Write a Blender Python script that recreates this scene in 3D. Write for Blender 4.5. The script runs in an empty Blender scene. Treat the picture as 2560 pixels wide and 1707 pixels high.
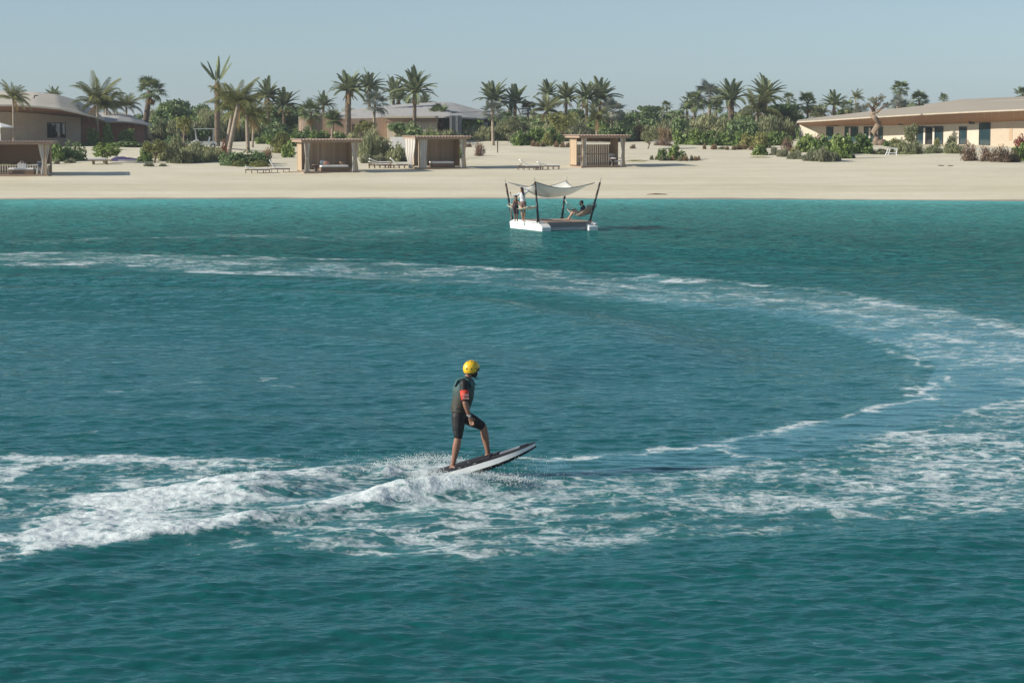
import bpy, bmesh, math, random
import numpy as np
from mathutils import Vector, Matrix, Euler, noise as mnoise

R = math.radians
scene = bpy.context.scene
COL = scene.collection

# ------------------------------------------------------------------ camera
CAM_H = 5.7
FPX = 5800.0            # focal length in pixels of the 2560 px wide photograph
HORIZON = 296.0
PITCH = math.atan((853.5 - HORIZON) / FPX)
cam = bpy.data.cameras.new('camera')
cam.sensor_width = 36.0
cam.lens = 36.0 * FPX / 2560.0
cam.clip_start = 0.5
cam.clip_end = 9000.0
cam_ob = bpy.data.objects.new('camera', cam)
COL.objects.link(cam_ob)
cam_ob.location = (0, 0, CAM_H)
cam_ob.rotation_euler = (math.pi / 2 - PITCH, 0, 0)
scene.camera = cam_ob

# ------------------------------------------------------------------ sky, sun, exposure
SUN_ELEV = R(24.0)
SUN_BACK = R(-14.0)       # sun stands at the left, this far behind the picture plane
to_sun = Vector((-math.cos(SUN_ELEV) * math.cos(SUN_BACK), math.cos(SUN_ELEV) * math.sin(SUN_BACK), math.sin(SUN_ELEV)))
world = bpy.data.worlds.new('World')
scene.world = world
world.use_nodes = True
wn = world.node_tree
wn.nodes.clear()
sky = wn.nodes.new('ShaderNodeTexSky')
sky.sky_type = 'NISHITA'
sky.sun_disc = False
sky.sun_elevation = SUN_ELEV
sky.sun_rotation = math.atan2(to_sun.x, to_sun.y)
sky.air_density = 0.9
sky.dust_density = 0.25
sky.ozone_density = 3.0
hs = wn.nodes.new('ShaderNodeHueSaturation')
hs.inputs['Saturation'].default_value = 0.48
tint = wn.nodes.new('ShaderNodeMix'); tint.data_type = 'RGBA'; tint.blend_type = 'MULTIPLY'
tint.inputs[0].default_value = 1.0
tint.inputs[7].default_value = (0.79, 0.97, 1.13, 1)
bg = wn.nodes.new('ShaderNodeBackground')
bg.inputs['Strength'].default_value = 0.075
wo = wn.nodes.new('ShaderNodeOutputWorld')
wn.links.new(sky.outputs[0], hs.inputs['Color'])
wn.links.new(hs.outputs[0], tint.inputs[6])
wn.links.new(tint.outputs[2], bg.inputs[0])
wn.links.new(bg.outputs[0], wo.inputs[0])

sun = bpy.data.lights.new('sun', 'SUN')
sun.energy = 4.6
sun.angle = R(0.53)
sun.color = (1.0, 0.93, 0.82)
sun_ob = bpy.data.objects.new('sun', sun)
COL.objects.link(sun_ob)
sun_ob.location = (-60, 60, 60)
sun_ob.rotation_euler = (-to_sun).to_track_quat('-Z', 'Y').to_euler()

scene.view_settings.view_transform = 'Standard'
scene.view_settings.look = 'None'
scene.view_settings.gamma = 1.0
scene.view_settings.use_curve_mapping = False
scene.view_settings.exposure = 0.45
scene.render.engine = 'CYCLES'
scene.cycles.max_bounces = 6
scene.cycles.diffuse_bounces = 3
scene.cycles.glossy_bounces = 3
scene.cycles.transparent_max_bounces = 8
scene.cycles.caustics_reflective = False
scene.cycles.caustics_refractive = False

# ------------------------------------------------------------------ picture <-> place
CP, SP = math.cos(PITCH), math.sin(PITCH)

def ray(px, py):
    u, v = px - 1280.0, 853.5 - py
    return Vector((u, FPX * CP + v * SP, -FPX * SP + v * CP))

def at_depth(px, py, Y):
    d = ray(px, py)
    return Vector((0, 0, CAM_H)) + d * (Y / d.y)

def on_water(px, py, z=0.0):
    d = ray(px, py)
    return Vector((0, 0, CAM_H)) + d * ((z - CAM_H) / d.z)

def project(x, y, z=0.0):
    """numpy: world to pixel of the 2560 px wide photograph"""
    zz = z - CAM_H
    fwd = y * CP - zz * SP
    up = y * SP + zz * CP
    return 1280.0 + FPX * x / fwd, 853.5 - FPX * up / fwd

def scale_at(Y):
    return FPX / (Y * CP + 4.0 * SP)

SHORE_X = np.array([-400., -45., -38., -20., 0., 12., 25., 36., 50., 400.])
SHORE_Y = np.array([150., 163.6, 164.0, 165.3, 165.4, 164.6, 162.8, 160.2, 157., 140.])
PROF_T = np.array([-60., -20., -6., 0., 3., 8., 14., 22., 34., 50., 80., 130., 240., 3000., 9000.])
PROF_Z = np.array([-3.0, -1.6, -0.5, 0., .22, .58, .92, 1.36, 1.72, 2.12, 2.55, 2.9, 3.05, 3.1, 3.1])

def _bump(x, y, s, seed):
    return np.sin(x * s + seed + 1.7 * np.sin(y * s * .7 + seed * 2)) * np.sin(y * s * 1.3 + seed * 3 + 1.3 * np.sin(x * s * .6))

def ground_z(x, y):
    x = np.asarray(x, float); y = np.asarray(y, float)
    t = y - np.interp(x, SHORE_X, SHORE_Y)
    z = np.interp(t, PROF_T, PROF_Z)
    z = (z + np.interp(t - 2.0, PROF_T, PROF_Z) + np.interp(t + 2.0, PROF_T, PROF_Z)) / 3.0
    rough = np.clip((t - 26) / 20, 0, 1) * np.clip((400 - t) / 200, 0, 1)
    z = z + rough * (.12 * _bump(x, y, .16, 1.0) + .07 * _bump(x, y, .42, 2.3))
    z = z + .05 * np.exp(-((t - 9.5 + .6 * np.sin(x * .11)) / 1.1) ** 2) + .04 * np.exp(-((t - 4.5 + .5 * np.sin(x * .17 + 1)) / .7) ** 2)
    z = z + np.clip(t / 4, 0, 1) * np.clip((60 - t) / 20, 0, 1) * .018 * _bump(x, y, 1.1, .4)
    # a sand hump in front of the parked cart and one at the path
    z = z + .45 * np.exp(-((x + 30.5) / 4.5) ** 2 - ((y - 232) / 6) ** 2)
    return z

def gz(x, y):
    return float(ground_z(x, y))

def on_ground(px, py):
    d = ray(px, py); d = d / d.y
    o = Vector((0, 0, CAM_H))
    y = 150.0
    prev = y
    while y < 900:
        p = o + d * y
        if p.z < gz(p.x, p.y):
            lo, hi = prev, y
            for _ in range(18):
                m = (lo + hi) / 2
                q = o + d * m
                if q.z < gz(q.x, q.y): hi = m
                else: lo = m
            p = o + d * hi
            return Vector((p.x, p.y, gz(p.x, p.y)))
        prev = y
        y += 1.0
    p = o + d * 420.0
    return Vector((p.x, p.y, gz(p.x, p.y)))

def ground_at(px, Y):
    """the ground point seen in picture column px, Y metres away"""
    p = at_depth(px, 380, Y)
    return Vector((p.x, Y, gz(p.x, Y)))

# ------------------------------------------------------------------ mesh helper
def frame_for(d, ref=Vector((0, 0, 1))):
    d = d.normalized()
    if abs(d.dot(ref)) > .97: ref = Vector((0, 1, 0)) if abs(d.y) < .9 else Vector((1, 0, 0))
    a = d.cross(ref).normalized()
    b = a.cross(d).normalized()
    return a, b

class MB:
    def __init__(s):
        s.v = []; s.f = []; s.m = []
    def face(s, pts, mi=0):
        n = len(s.v); s.v += [tuple(p) for p in pts]; s.f.append(tuple(range(n, n + len(pts)))); s.m.append(mi)
    def box(s, c, size, rz=0.0, mi=0, M=None):
        hx, hy, hz = size[0] / 2, size[1] / 2, size[2] / 2
        n = len(s.v)
        cs, sn = math.cos(rz), math.sin(rz)
        for x, y, z in ((-hx,-hy,-hz),(hx,-hy,-hz),(hx,hy,-hz),(-hx,hy,-hz),(-hx,-hy,hz),(hx,-hy,hz),(hx,hy,hz),(-hx,hy,hz)):
            p = Vector((c[0] + x * cs - y * sn, c[1] + x * sn + y * cs, c[2] + z))
            if M is not None: p = M @ p
            s.v.append(tuple(p))
        for f in ((0,3,2,1),(4,5,6,7),(0,1,5,4),(1,2,6,5),(2,3,7,6),(3,0,4,7)):
            s.f.append(tuple(n + i for i in f)); s.m.append(mi)
        return s
    def beam(s, p0, p1, w, h, ref=Vector((0, 0, 1)), mi=0):
        p0 = Vector(p0); p1 = Vector(p1)
        a, b = frame_for(p1 - p0, ref)
        n = len(s.v)
        for p in (p0, p1):
            for sa, sb in ((-1,-1),(1,-1),(1,1),(-1,1)):
                s.v.append(tuple(p + a * (sa * w / 2) + b * (sb * h / 2)))
        for f in ((0,1,2,3),(7,6,5,4),(0,4,5,1),(1,5,6,2),(2,6,7,3),(3,7,4,0)):
            s.f.append(tuple(n + i for i in f)); s.m.append(mi)
        return s
    def tube(s, pts, radii, n=8, cap=True, mi=0, ref=Vector((0, 0, 1)), close=False):
        pts = [Vector(p) for p in pts]
        if not hasattr(radii, '__len__'): radii = [radii] * len(pts)
        rings = []
        K = len(pts)
        for i, p in enumerate(pts):
            d = pts[min(i + 1, K - 1)] - pts[max(i - 1, 0)]
            if d.length < 1e-9: d = Vector((0, 0, 1))
            a, b = frame_for(d, ref)
            r = radii[i]
            ra, rb = (r if hasattr(r, '__len__') else (r, r))
            base = len(s.v)
            for k in range(n):
                t = 2 * math.pi * k / n
                s.v.append(tuple(p + a * (ra * math.cos(t)) + b * (rb * math.sin(t))))
            rings.append(base)
        for i in range(K - 1):
            for k in range(n):
                k2 = (k + 1) % n
                s.f.append((rings[i] + k, rings[i] + k2, rings[i + 1] + k2, rings[i + 1] + k)); s.m.append(mi)
        if cap:
            s.f.append(tuple(rings[0] + k for k in reversed(range(n)))); s.m.append(mi)
            s.f.append(tuple(rings[-1] + k for k in range(n))); s.m.append(mi)
        return s
    def ellipsoid(s, c, r, nu=12, nv=8, M=None, mi=0, v0=-90, v1=90):
        base = len(s.v)
        c = Vector(c)
        for j in range(nv + 1):
            la = R(v0 + (v1 - v0) * j / nv)
            for i in range(nu):
                lo = 2 * math.pi * i / nu
                p = Vector((r[0] * math.cos(la) * math.cos(lo), r[1] * math.cos(la) * math.sin(lo), r[2] * math.sin(la)))
                if M is not None: p = M @ p
                s.v.append(tuple(c + p))
        for j in range(nv):
            for i in range(nu):
                i2 = (i + 1) % nu
                s.f.append((base + j * nu + i, base + j * nu + i2, base + (j + 1) * nu + i2, base + (j + 1) * nu + i)); s.m.append(mi)
        return s
    def sheet(s, fn, nu, nv, mi=0):
        base = len(s.v)
        for j in range(nv + 1):
            for i in range(nu + 1):
                s.v.append(tuple(fn(i / nu, j / nv)))
        for j in range(nv):
            for i in range(nu):
                a = base + j * (nu + 1) + i
                s.f.append((a, a + 1, a + nu + 2, a + nu + 1)); s.m.append(mi)
        return s
    def add(s, o, M=None, mi=None):
        n = len(s.v)
        s.v += [tuple(M @ Vector(p)) for p in o.v] if M is not None else o.v
        s.f += [tuple(n + i for i in f) for f in o.f]
        s.m += o.m if mi is None else [mi] * len(o.f)
        return s
    def prism(s, outline, z0, z1, mi=0):
        n = len(s.v); k = len(outline)
        for x, y in outline: s.v.append((x, y, z0))
        for x, y in outline: s.v.append((x, y, z1))
        s.f.append(tuple(n + i for i in reversed(range(k)))); s.m.append(mi)
        s.f.append(tuple(n + k + i for i in range(k))); s.m.append(mi)
        for i in range(k):
            j = (i + 1) % k
            s.f.append((n + i, n + j, n + k + j, n + k + i)); s.m.append(mi)
        return s
    def mesh(s, name, mats=None, smooth=False):
        me = bpy.data.meshes.new(name)
        me.from_pydata([tuple(p) for p in s.v], [], s.f)
        mats = mats if isinstance(mats, (list, tuple)) else [mats]
        for m in mats:
            if m is not None: me.materials.append(m)
        if len(mats) > 1: me.polygons.foreach_set('material_index', s.m)
        if smooth: me.polygons.foreach_set('use_smooth', [True] * len(me.polygons))
        me.update()
        return me
    def build(s, name, mats, parent=None, smooth=False, loc=None):
        ob = bpy.data.objects.new(name, s.mesh(name, mats, smooth))
        COL.objects.link(ob)
        if parent is not None: ob.parent = parent
        if loc is not None: ob.location = loc
        return ob

def put(name, me, parent=None, loc=(0, 0, 0), rot=(0, 0, 0), sc=(1, 1, 1)):
    ob = bpy.data.objects.new(name, me)
    COL.objects.link(ob)
    if parent is not None: ob.parent = parent
    ob.location = loc; ob.rotation_euler = rot
    ob.scale = sc if hasattr(sc, '__len__') else (sc, sc, sc)
    return ob

def tag(o, label=None, cat=None, group=None, kind=None):
    if label: o['label'] = label
    if cat: o['category'] = cat
    if group: o['group'] = group
    if kind: o['kind'] = kind
    return o

def thing(name, label, cat, loc=(0, 0, 0), rz=0.0, group=None):
    o = bpy.data.objects.new(name, None)
    o.empty_display_size = .2
    COL.objects.link(o)
    o.location = loc; o.rotation_euler = (0, 0, rz)
    return tag(o, label, cat, group)

# ------------------------------------------------------------------ materials
def nodes_of(name):
    m = bpy.data.materials.new(name); m.use_nodes = True
    nt = m.node_tree; nt.nodes.clear()
    out = nt.nodes.new('ShaderNodeOutputMaterial')
    return m, nt, out

def N(nt, t, **kw):
    n = nt.nodes.new(t)
    for k, v in kw.items(): setattr(n, k, v)
    return n

def noise_node(nt, scale, detail=4, rough=.55, vec=None, dist=0.0):
    n = N(nt, 'ShaderNodeTexNoise')
    n.inputs['Scale'].default_value = scale; n.inputs['Detail'].default_value = detail
    n.inputs['Roughness'].default_value = rough; n.inputs['Distortion'].default_value = dist
    if vec is not None: nt.links.new(vec, n.inputs['Vector'])
    return n

def mapr(nt, val, a, b, c=0.0, d=1.0, smooth=False):
    n = N(nt, 'ShaderNodeMapRange')
    if smooth: n.interpolation_type = 'SMOOTHSTEP'
    for i, q in zip((1, 2, 3, 4), (a, b, c, d)):
        if hasattr(q, 'is_linked'): nt.links.new(q, n.inputs[i])
        else: n.inputs[i].default_value = q
    nt.links.new(val, n.inputs[0])
    return n.outputs[0]

def mathn(nt, op, a, b=None, clamp=False):
    n = N(nt, 'ShaderNodeMath', operation=op); n.use_clamp = clamp
    for i, q in enumerate((a, b)):
        if q is None: continue
        if hasattr(q, 'is_linked'): nt.links.new(q, n.inputs[i])
        else: n.inputs[i].default_value = q
    return n.outputs[0]

def mixc(nt, fac, a, b, blend='MIX'):
    n = N(nt, 'ShaderNodeMix', data_type='RGBA', blend_type=blend)
    for i, q in ((0, fac), (6, a), (7, b)):
        if hasattr(q, 'is_linked'): nt.links.new(q, n.inputs[i])
        elif i == 0: n.inputs[0].default_value = q
        else: n.inputs[i].default_value = tuple(q) + ((1,) if len(q) == 3 else ())
    return n.outputs[2]

def pmat(name, col, rough=.75, col2=None, scale=6.0, spec=.3, bump=0.0, bscale=None, metallic=0.0, stretch=None, rand=0.0, sub=0.0):
    """plain painted / woven / wooden surface: two tones mixed by noise, a little relief, a per-object change of tone"""
    m, nt, out = nodes_of(name)
    tc = N(nt, 'ShaderNodeTexCoord')
    vec = tc.outputs['Object']
    if stretch:
        mp = N(nt, 'ShaderNodeMapping'); mp.inputs['Scale'].default_value = stretch
        nt.links.new(vec, mp.inputs[0]); vec = mp.outputs[0]
    if col2 is None: col2 = tuple(c * .78 for c in col)
    nz = noise_node(nt, scale, 5, .6, vec)
    c = mixc(nt, mapr(nt, nz.outputs[0], .3, .7), col2, col)
    if rand > 0:
        oi = N(nt, 'ShaderNodeObjectInfo')
        h = N(nt, 'ShaderNodeHueSaturation')
        nt.links.new(c, h.inputs['Color'])
        nt.links.new(mapr(nt, oi.outputs['Random'], 0, 1, 1 - rand, 1 + rand), h.inputs['Value'])
        c = h.outputs[0]
    b = N(nt, 'ShaderNodeBsdfPrincipled')
    nt.links.new(c, b.inputs['Base Color'])
    b.inputs['Roughness'].default_value = rough
    b.inputs['Specular IOR Level'].default_value = spec
    b.inputs['Metallic'].default_value = metallic
    if bump > 0:
        n2 = noise_node(nt, bscale or scale * 4, 6, .6, vec)
        bp = N(nt, 'ShaderNodeBump'); bp.inputs['Strength'].default_value = bump; bp.inputs['Distance'].default_value = .02
        nt.links.new(n2.outputs[0], bp.inputs['Height']); nt.links.new(bp.outputs[0], b.inputs['Normal'])
    nt.links.new(b.outputs[0], out.inputs[0])
    return m

def leafmat(name, col, col2, rand=.25, trans=.35, rough=.65, spec=.14, scale=1.2):
    spec = min(spec, .2)
    m, nt, out = nodes_of(name)
    tc = N(nt, 'ShaderNodeTexCoord'); oi = N(nt, 'ShaderNodeObjectInfo'); geo = N(nt, 'ShaderNodeNewGeometry')
    nz = noise_node(nt, scale, 3, .6, tc.outputs['Object'])
    f = mathn(nt, 'ADD', mathn(nt, 'MULTIPLY', nz.outputs[0], .6), mathn(nt, 'MULTIPLY', geo.outputs['Random Per Island'], .5))
    c = mixc(nt, mapr(nt, f, .25, .85), col, col2)
    h = N(nt, 'ShaderNodeHueSaturation')
    nt.links.new(c, h.inputs['Color'])
    nt.links.new(mapr(nt, oi.outputs['Random'], 0, 1, 1 - rand, 1 + rand), h.inputs['Value'])
    nt.links.new(mapr(nt, oi.outputs['Random'], 0, 1, .515, .488), h.inputs['Hue'])
    b = N(nt, 'ShaderNodeBsdfPrincipled')
    nt.links.new(h.outputs[0], b.inputs['Base Color'])
    b.inputs['Roughness'].default_value = rough; b.inputs['Specular IOR Level'].default_value = spec
    t = N(nt, 'ShaderNodeBsdfTranslucent')
    nt.links.new(h.outputs[0], t.inputs[0])
    mx = N(nt, 'ShaderNodeMixShader'); mx.inputs[0].default_value = trans
    nt.links.new(b.outputs[0], mx.inputs[1]); nt.links.new(t.outputs[0], mx.inputs[2])
    nt.links.new(mx.outputs[0], out.inputs[0])
    return m

def glassmat(name, tintc, rough=.04):
    m, nt, out = nodes_of(name)
    b = N(nt, 'ShaderNodeBsdfPrincipled')
    b.inputs['Base Color'].default_value = (*tintc, 1); b.inputs['Roughness'].default_value = rough
    b.inputs['Specular IOR Level'].default_value = .9; b.inputs['IOR'].default_value = 1.7
    nt.links.new(b.outputs[0], out.inputs[0])
    return m
# ================================================================== ground
def sand_material():
    m, nt, out = nodes_of('sand')
    geo = N(nt, 'ShaderNodeNewGeometry')
    pos = geo.outputs['Position']
    mp = N(nt, 'ShaderNodeMapping'); mp.inputs['Scale'].default_value = (.06, .5, .5)
    nt.links.new(pos, mp.inputs[0])
    streak = noise_node(nt, 1.0, 5, .6, mp.outputs[0])
    patch = noise_node(nt, .09, 4, .6, pos)
    fine = noise_node(nt, 2.2, 6, .65, pos)
    c = mixc(nt, mapr(nt, streak.outputs[0], .35, .68), (.60, .54, .39), (.71, .65, .49))
    c = mixc(nt, mapr(nt, patch.outputs[0], .4, .65, 0, .45), c, (.72, .665, .53))
    c = mixc(nt, mapr(nt, fine.outputs[0], .4, .75, 0, .2), c, (.45, .385, .285))
    # damp strip just above the water line
    at = N(nt, 'ShaderNodeAttribute', attribute_name='shore_distance')
    wob = mathn(nt, 'ADD', at.outputs['Fac'], mathn(nt, 'MULTIPLY', mathn(nt, 'SUBTRACT', patch.outputs[0], .5), 3.0))
    damp = mapr(nt, wob, .3, 1.2, 1, 0, True)
    c = mixc(nt, damp, c, (.33, .28, .20))
    band = mathn(nt, 'MULTIPLY', mapr(nt, wob, 5.2, 6.6, 0, 1, True), mapr(nt, wob, 9.5, 12.5, 1, 0, True))
    c = mixc(nt, mathn(nt, 'MULTIPLY', band, .35), c, (.50, .43, .29))
    b = N(nt, 'ShaderNodeBsdfPrincipled')
    nt.links.new(c, b.inputs['Base Color'])
    nt.links.new(mapr(nt, damp, 0, 1, .95, .4), b.inputs['Roughness'])
    b.inputs['Specular IOR Level'].default_value = .2
    bn = noise_node(nt, 1.4, 7, .65, pos)
    bp = N(nt, 'ShaderNodeBump'); bp.inputs['Strength'].default_value = .22; bp.inputs['Distance'].default_value = .10
    nt.links.new(bn.outputs[0], bp.inputs['Height']); nt.links.new(bp.outputs[0], b.inputs['Normal'])
    nt.links.new(b.outputs[0], out.inputs[0])
    return m

def build_ground():
    # rows: dense across the beach, then thinning out to the horizon
    ys = np.concatenate([np.arange(128, 160, 4.), np.arange(160, 200, .5), np.arange(200, 300, 1.0), np.arange(300, 460, 5.), np.array([480, 520, 600, 750, 1000, 1500, 2500, 4500, 8000.])])
    us = np.linspace(-1, 1, 281)
    X = us[None, :] * (60 + (ys[:, None] - 128) * .45); Y = np.repeat(ys[:, None], len(us), 1)
    Y = Y + 0 * X
    Z = ground_z(X, Y)
    nr, nc = X.shape
    me = bpy.data.meshes.new('ground')
    co = np.stack([X, Y, Z], -1).reshape(-1, 3)
    idx = np.arange(nr * nc).reshape(nr, nc)
    quads = np.stack([idx[:-1, :-1], idx[:-1, 1:], idx[1:, 1:], idx[1:, :-1]], -1).reshape(-1, 4)
    fill_mesh(me, co, quads)
    a = me.attributes.new('shore_distance', 'FLOAT', 'POINT')
    t = (Y - np.interp(X, SHORE_X, SHORE_Y)).reshape(-1)
    a.data.foreach_set('value', t.astype(np.float32))
    me.materials.append(sand_material())
    ob = bpy.data.objects.new('beach', me); COL.objects.link(ob)
    tag(ob, 'pale sand beach rising from the water to the palms', kind='structure')

def fill_mesh(me, co, quads):
    nv, nq = len(co), len(quads)
    me.vertices.add(nv); me.vertices.foreach_set('co', np.ascontiguousarray(co, np.float32).reshape(-1))
    me.loops.add(nq * 4); me.loops.foreach_set('vertex_index', np.ascontiguousarray(quads, np.int32).reshape(-1))
    me.polygons.add(nq); me.polygons.foreach_set('loop_start', np.arange(0, nq * 4, 4, dtype=np.int32))
    me.polygons.foreach_set('use_smooth', np.ones(nq, bool))
    me.update(calc_edges=True)
    me.validate()

build_ground()

# ================================================================== water
def sstep(a, b, x):
    t = np.clip((x - a) / (b - a), 0, 1)
    return t * t * (3 - 2 * t)

def wave_tiles(L, n, seed, wind, cut_levels, peak=1.15, spread=3.0, slope=.15):
    """random sea surface: (height, dx, dy) tiles, one per low-pass cut"""
    rng = np.random.default_rng(seed)
    k1 = 2 * np.pi * np.fft.fftfreq(n, L / n)
    kx, ky = np.meshgrid(k1, k1, indexing='xy')
    k = np.hypot(kx, ky); k[0, 0] = 1e-6
    kp = 2 * np.pi / peak
    cosw = (kx * math.cos(wind) + ky * math.sin(wind)) / k
    spec = np.exp(-1.25 * (kp / k) ** 2) * k ** -3.5
    spec *= (.10 + np.abs(cosw) ** (2 * spread))
    spec *= np.exp(-(k * .018) ** 2)
    spec[0, 0] = 0
    h0 = (rng.normal(size=(n, n)) + 1j * rng.normal(size=(n, n))) * np.sqrt(spec)
    hh = np.fft.ifft2(h0).real
    sl = np.fft.ifft2(1j * ky * h0).real
    sc = slope / sl.std()
    out = []
    for cut in cut_levels:
        kc = 2 * np.pi / cut
        H = h0 * sc * np.exp(-(k / kc) ** 4)
        out.append((np.fft.ifft2(H).real, np.fft.ifft2(-1j * kx / k * H).real, np.fft.ifft2(-1j * ky / k * H).real))
    return out

def bil(T, L, x, y):
    n = T.shape[0]
    fx = (x / L * n) % n; fy = (y / L * n) % n
    ix = fx.astype(int); iy = fy.astype(int)
    ax = fx - ix; ay = fy - iy
    ix %= n; iy %= n
    jx = (ix + 1) % n; jy = (iy + 1) % n
    return (T[iy, ix] * (1 - ax) + T[iy, jx] * ax) * (1 - ay) + (T[jy, ix] * (1 - ax) + T[jy, jx] * ax) * ay

def world_line(pts):
    return np.array([list(on_water(*p))[:2] for p in pts])

def line_dist(X, Y, P, A):
    """distance to a polyline, value A interpolated along it, signed side"""
    best = np.full(X.shape, 1e9); val = np.zeros(X.shape); side = np.zeros(X.shape)
    for i in range(len(P) - 1):
        a, b = P[i], P[i + 1]; d = b - a; l2 = (d ** 2).sum()
        t = np.clip(((X - a[0]) * d[0] + (Y - a[1]) * d[1]) / l2, 0, 1)
        qx, qy = X - a[0] - t * d[0], Y - a[1] - t * d[1]
        dd = np.hypot(qx, qy)
        m = dd < best
        best = np.where(m, dd, best)
        val = np.where(m, A[i] + (A[i + 1] - A[i]) * t, val)
        side = np.where(m, np.sign(d[0] * qy - d[1] * qx), side)
    return best, val, side

def vnoise(X, Y, s, seed, octaves=4, n=256):
    """tiled smooth noise in 0..1"""
    rng = np.random.default_rng(seed)
    out = np.zeros(X.shape); amp = 1.0; tot = 0
    for o in range(octaves):
        T = rng.random((n, n))
        fx = X * s * 2 ** o + 17.3 * o; fy = Y * s * 2 ** o + 5.1 * o
        ix = np.floor(fx).astype(int); iy = np.floor(fy).astype(int)
        ax = fx - ix; ay = fy - iy
        ax = ax * ax * (3 - 2 * ax); ay = ay * ay * (3 - 2 * ay)
        v = (T[iy % n, ix % n] * (1 - ax) + T[iy % n, (ix + 1) % n] * ax) * (1 - ay) + (T[(iy + 1) % n, ix % n] * (1 - ax) + T[(iy + 1) % n, (ix + 1) % n] * ax) * ay
        out += amp * v; tot += amp; amp *= .5
    return out / tot

def band(px, py, up, lo, feather_u, feather_l, ends=None, soft=60):
    """1 between two curves given as (x, y) picture points on the water, soft edges"""
    u = np.interp(px, [p[0] for p in up], [p[1] for p in up]); l = np.interp(px, [p[0] for p in lo], [p[1] for p in lo])
    r = sstep(u - feather_u, u + feather_u, py) * sstep(l + feather_l, l - feather_l, py)
    if ends: r = r * sstep(ends[0] - soft, ends[0] + soft, px) * sstep(ends[1] + soft, ends[1] - soft, px)
    return r

WAKE_A = [(1135, 1168), (1050, 1168), (960, 1180), (860, 1188), (740, 1196), (620, 1206), (500, 1226), (330, 1246), (160, 1258), (-60, 1268), (-400, 1280)]
WAKE_B = [(1330, 1205), (1230, 1225), (1120, 1232), (1000, 1243), (880, 1258), (740, 1282), (560, 1304), (370, 1330), (180, 1350), (-60, 1374), (-400, 1410)]
HUMP = [(850, 1232), (760, 1226), (660, 1226), (560, 1242), (440, 1262)]

def wake_height(X, Y):
    h = np.zeros(X.shape)
    near = (Y > 27) & (Y < 48) & (X > -16) & (X < 4)
    x, y = X[near], Y[near]
    n1 = vnoise(x, y, 1.1, 5, 4); n2 = vnoise(x, y, 3.2, 6, 4)
    d, a, s = line_dist(x, y, world_line(WAKE_A), np.array([.08, .15, .15, .12, .11, .11, .09, .06, .05, .04, .02]))
    hh = a * np.exp(-(d / .55) ** 2) * (.55 + .9 * n1)
    d, a, s = line_dist(x, y, world_line(WAKE_B), np.array([.05, .20, .23, .17, .10, .08, .07, .06, .05, .04, .02]))
    hh += a * np.exp(-(d / .5) ** 2) * (.5 + n1)
    d, a, s = line_dist(x, y, world_line(HUMP), np.array([.04, .14, .20, .14, .04]))
    hh += a * np.exp(-(d / .75) ** 2)
    # the hollow between the two arms just behind the board
    d, a, s = line_dist(x, y, world_line([(1090, 1205), (960, 1222), (860, 1240)]), np.array([-.05, -.06, -.02]))
    hh += a * np.exp(-(d / .5) ** 2)
    # ship-like waves that run along both arms
    d, a, s = line_dist(x, y, world_line([(1400, 1250), (900, 1330), (400, 1420), (-300, 1560)]), np.array([0, .03, .035, .03]))
    hh += a * np.cos(d * 3.6 - .4) * np.exp(-(d / 2.2) ** 2)
    h[near] = hh
    # long smooth waves inside the ring, left by the turn
    for pts, amp, w in (([(-300, 730), (0, 738), (420, 742), (800, 748), (1150, 766), (1420, 812), (1560, 880), (1540, 950)], .30, 2.4),
                        ([(-300, 800), (200, 812), (700, 836), (1050, 872), (1250, 930), (1250, 1000)], .14, 1.6),
                        ([(-300, 690), (200, 692), (700, 700), (1200, 716), (1650, 770)], .14, 2.4),
                        ([(700, 615), (1150, 640), (1500, 650), (1900, 668), (2300, 700)], .14, 3.0),
                        ([(-200, 1500), (500, 1470), (1000, 1462), (1700, 1425), (2300, 1362), (2700, 1330)], .09, 1.1),
                        ([(-200, 1620), (700, 1585), (1400, 1550), (2100, 1480), (2700, 1430)], .06, 1.0),
                        ([(-100, 1030), (300, 1046), (700, 1062), (1000, 1070)], .10, 1.0)):
        P = world_line(pts)
        A = np.full(len(P), amp); A[0] = 0; A[-1] = 0
        d, a, s = line_dist(X, Y, P, A)
        sd = d * s
        h += a * np.exp(-(sd / w) ** 2) - .6 * a * np.exp(-((sd - 1.9 * w) / (1.2 * w)) ** 2)
    return h

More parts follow.
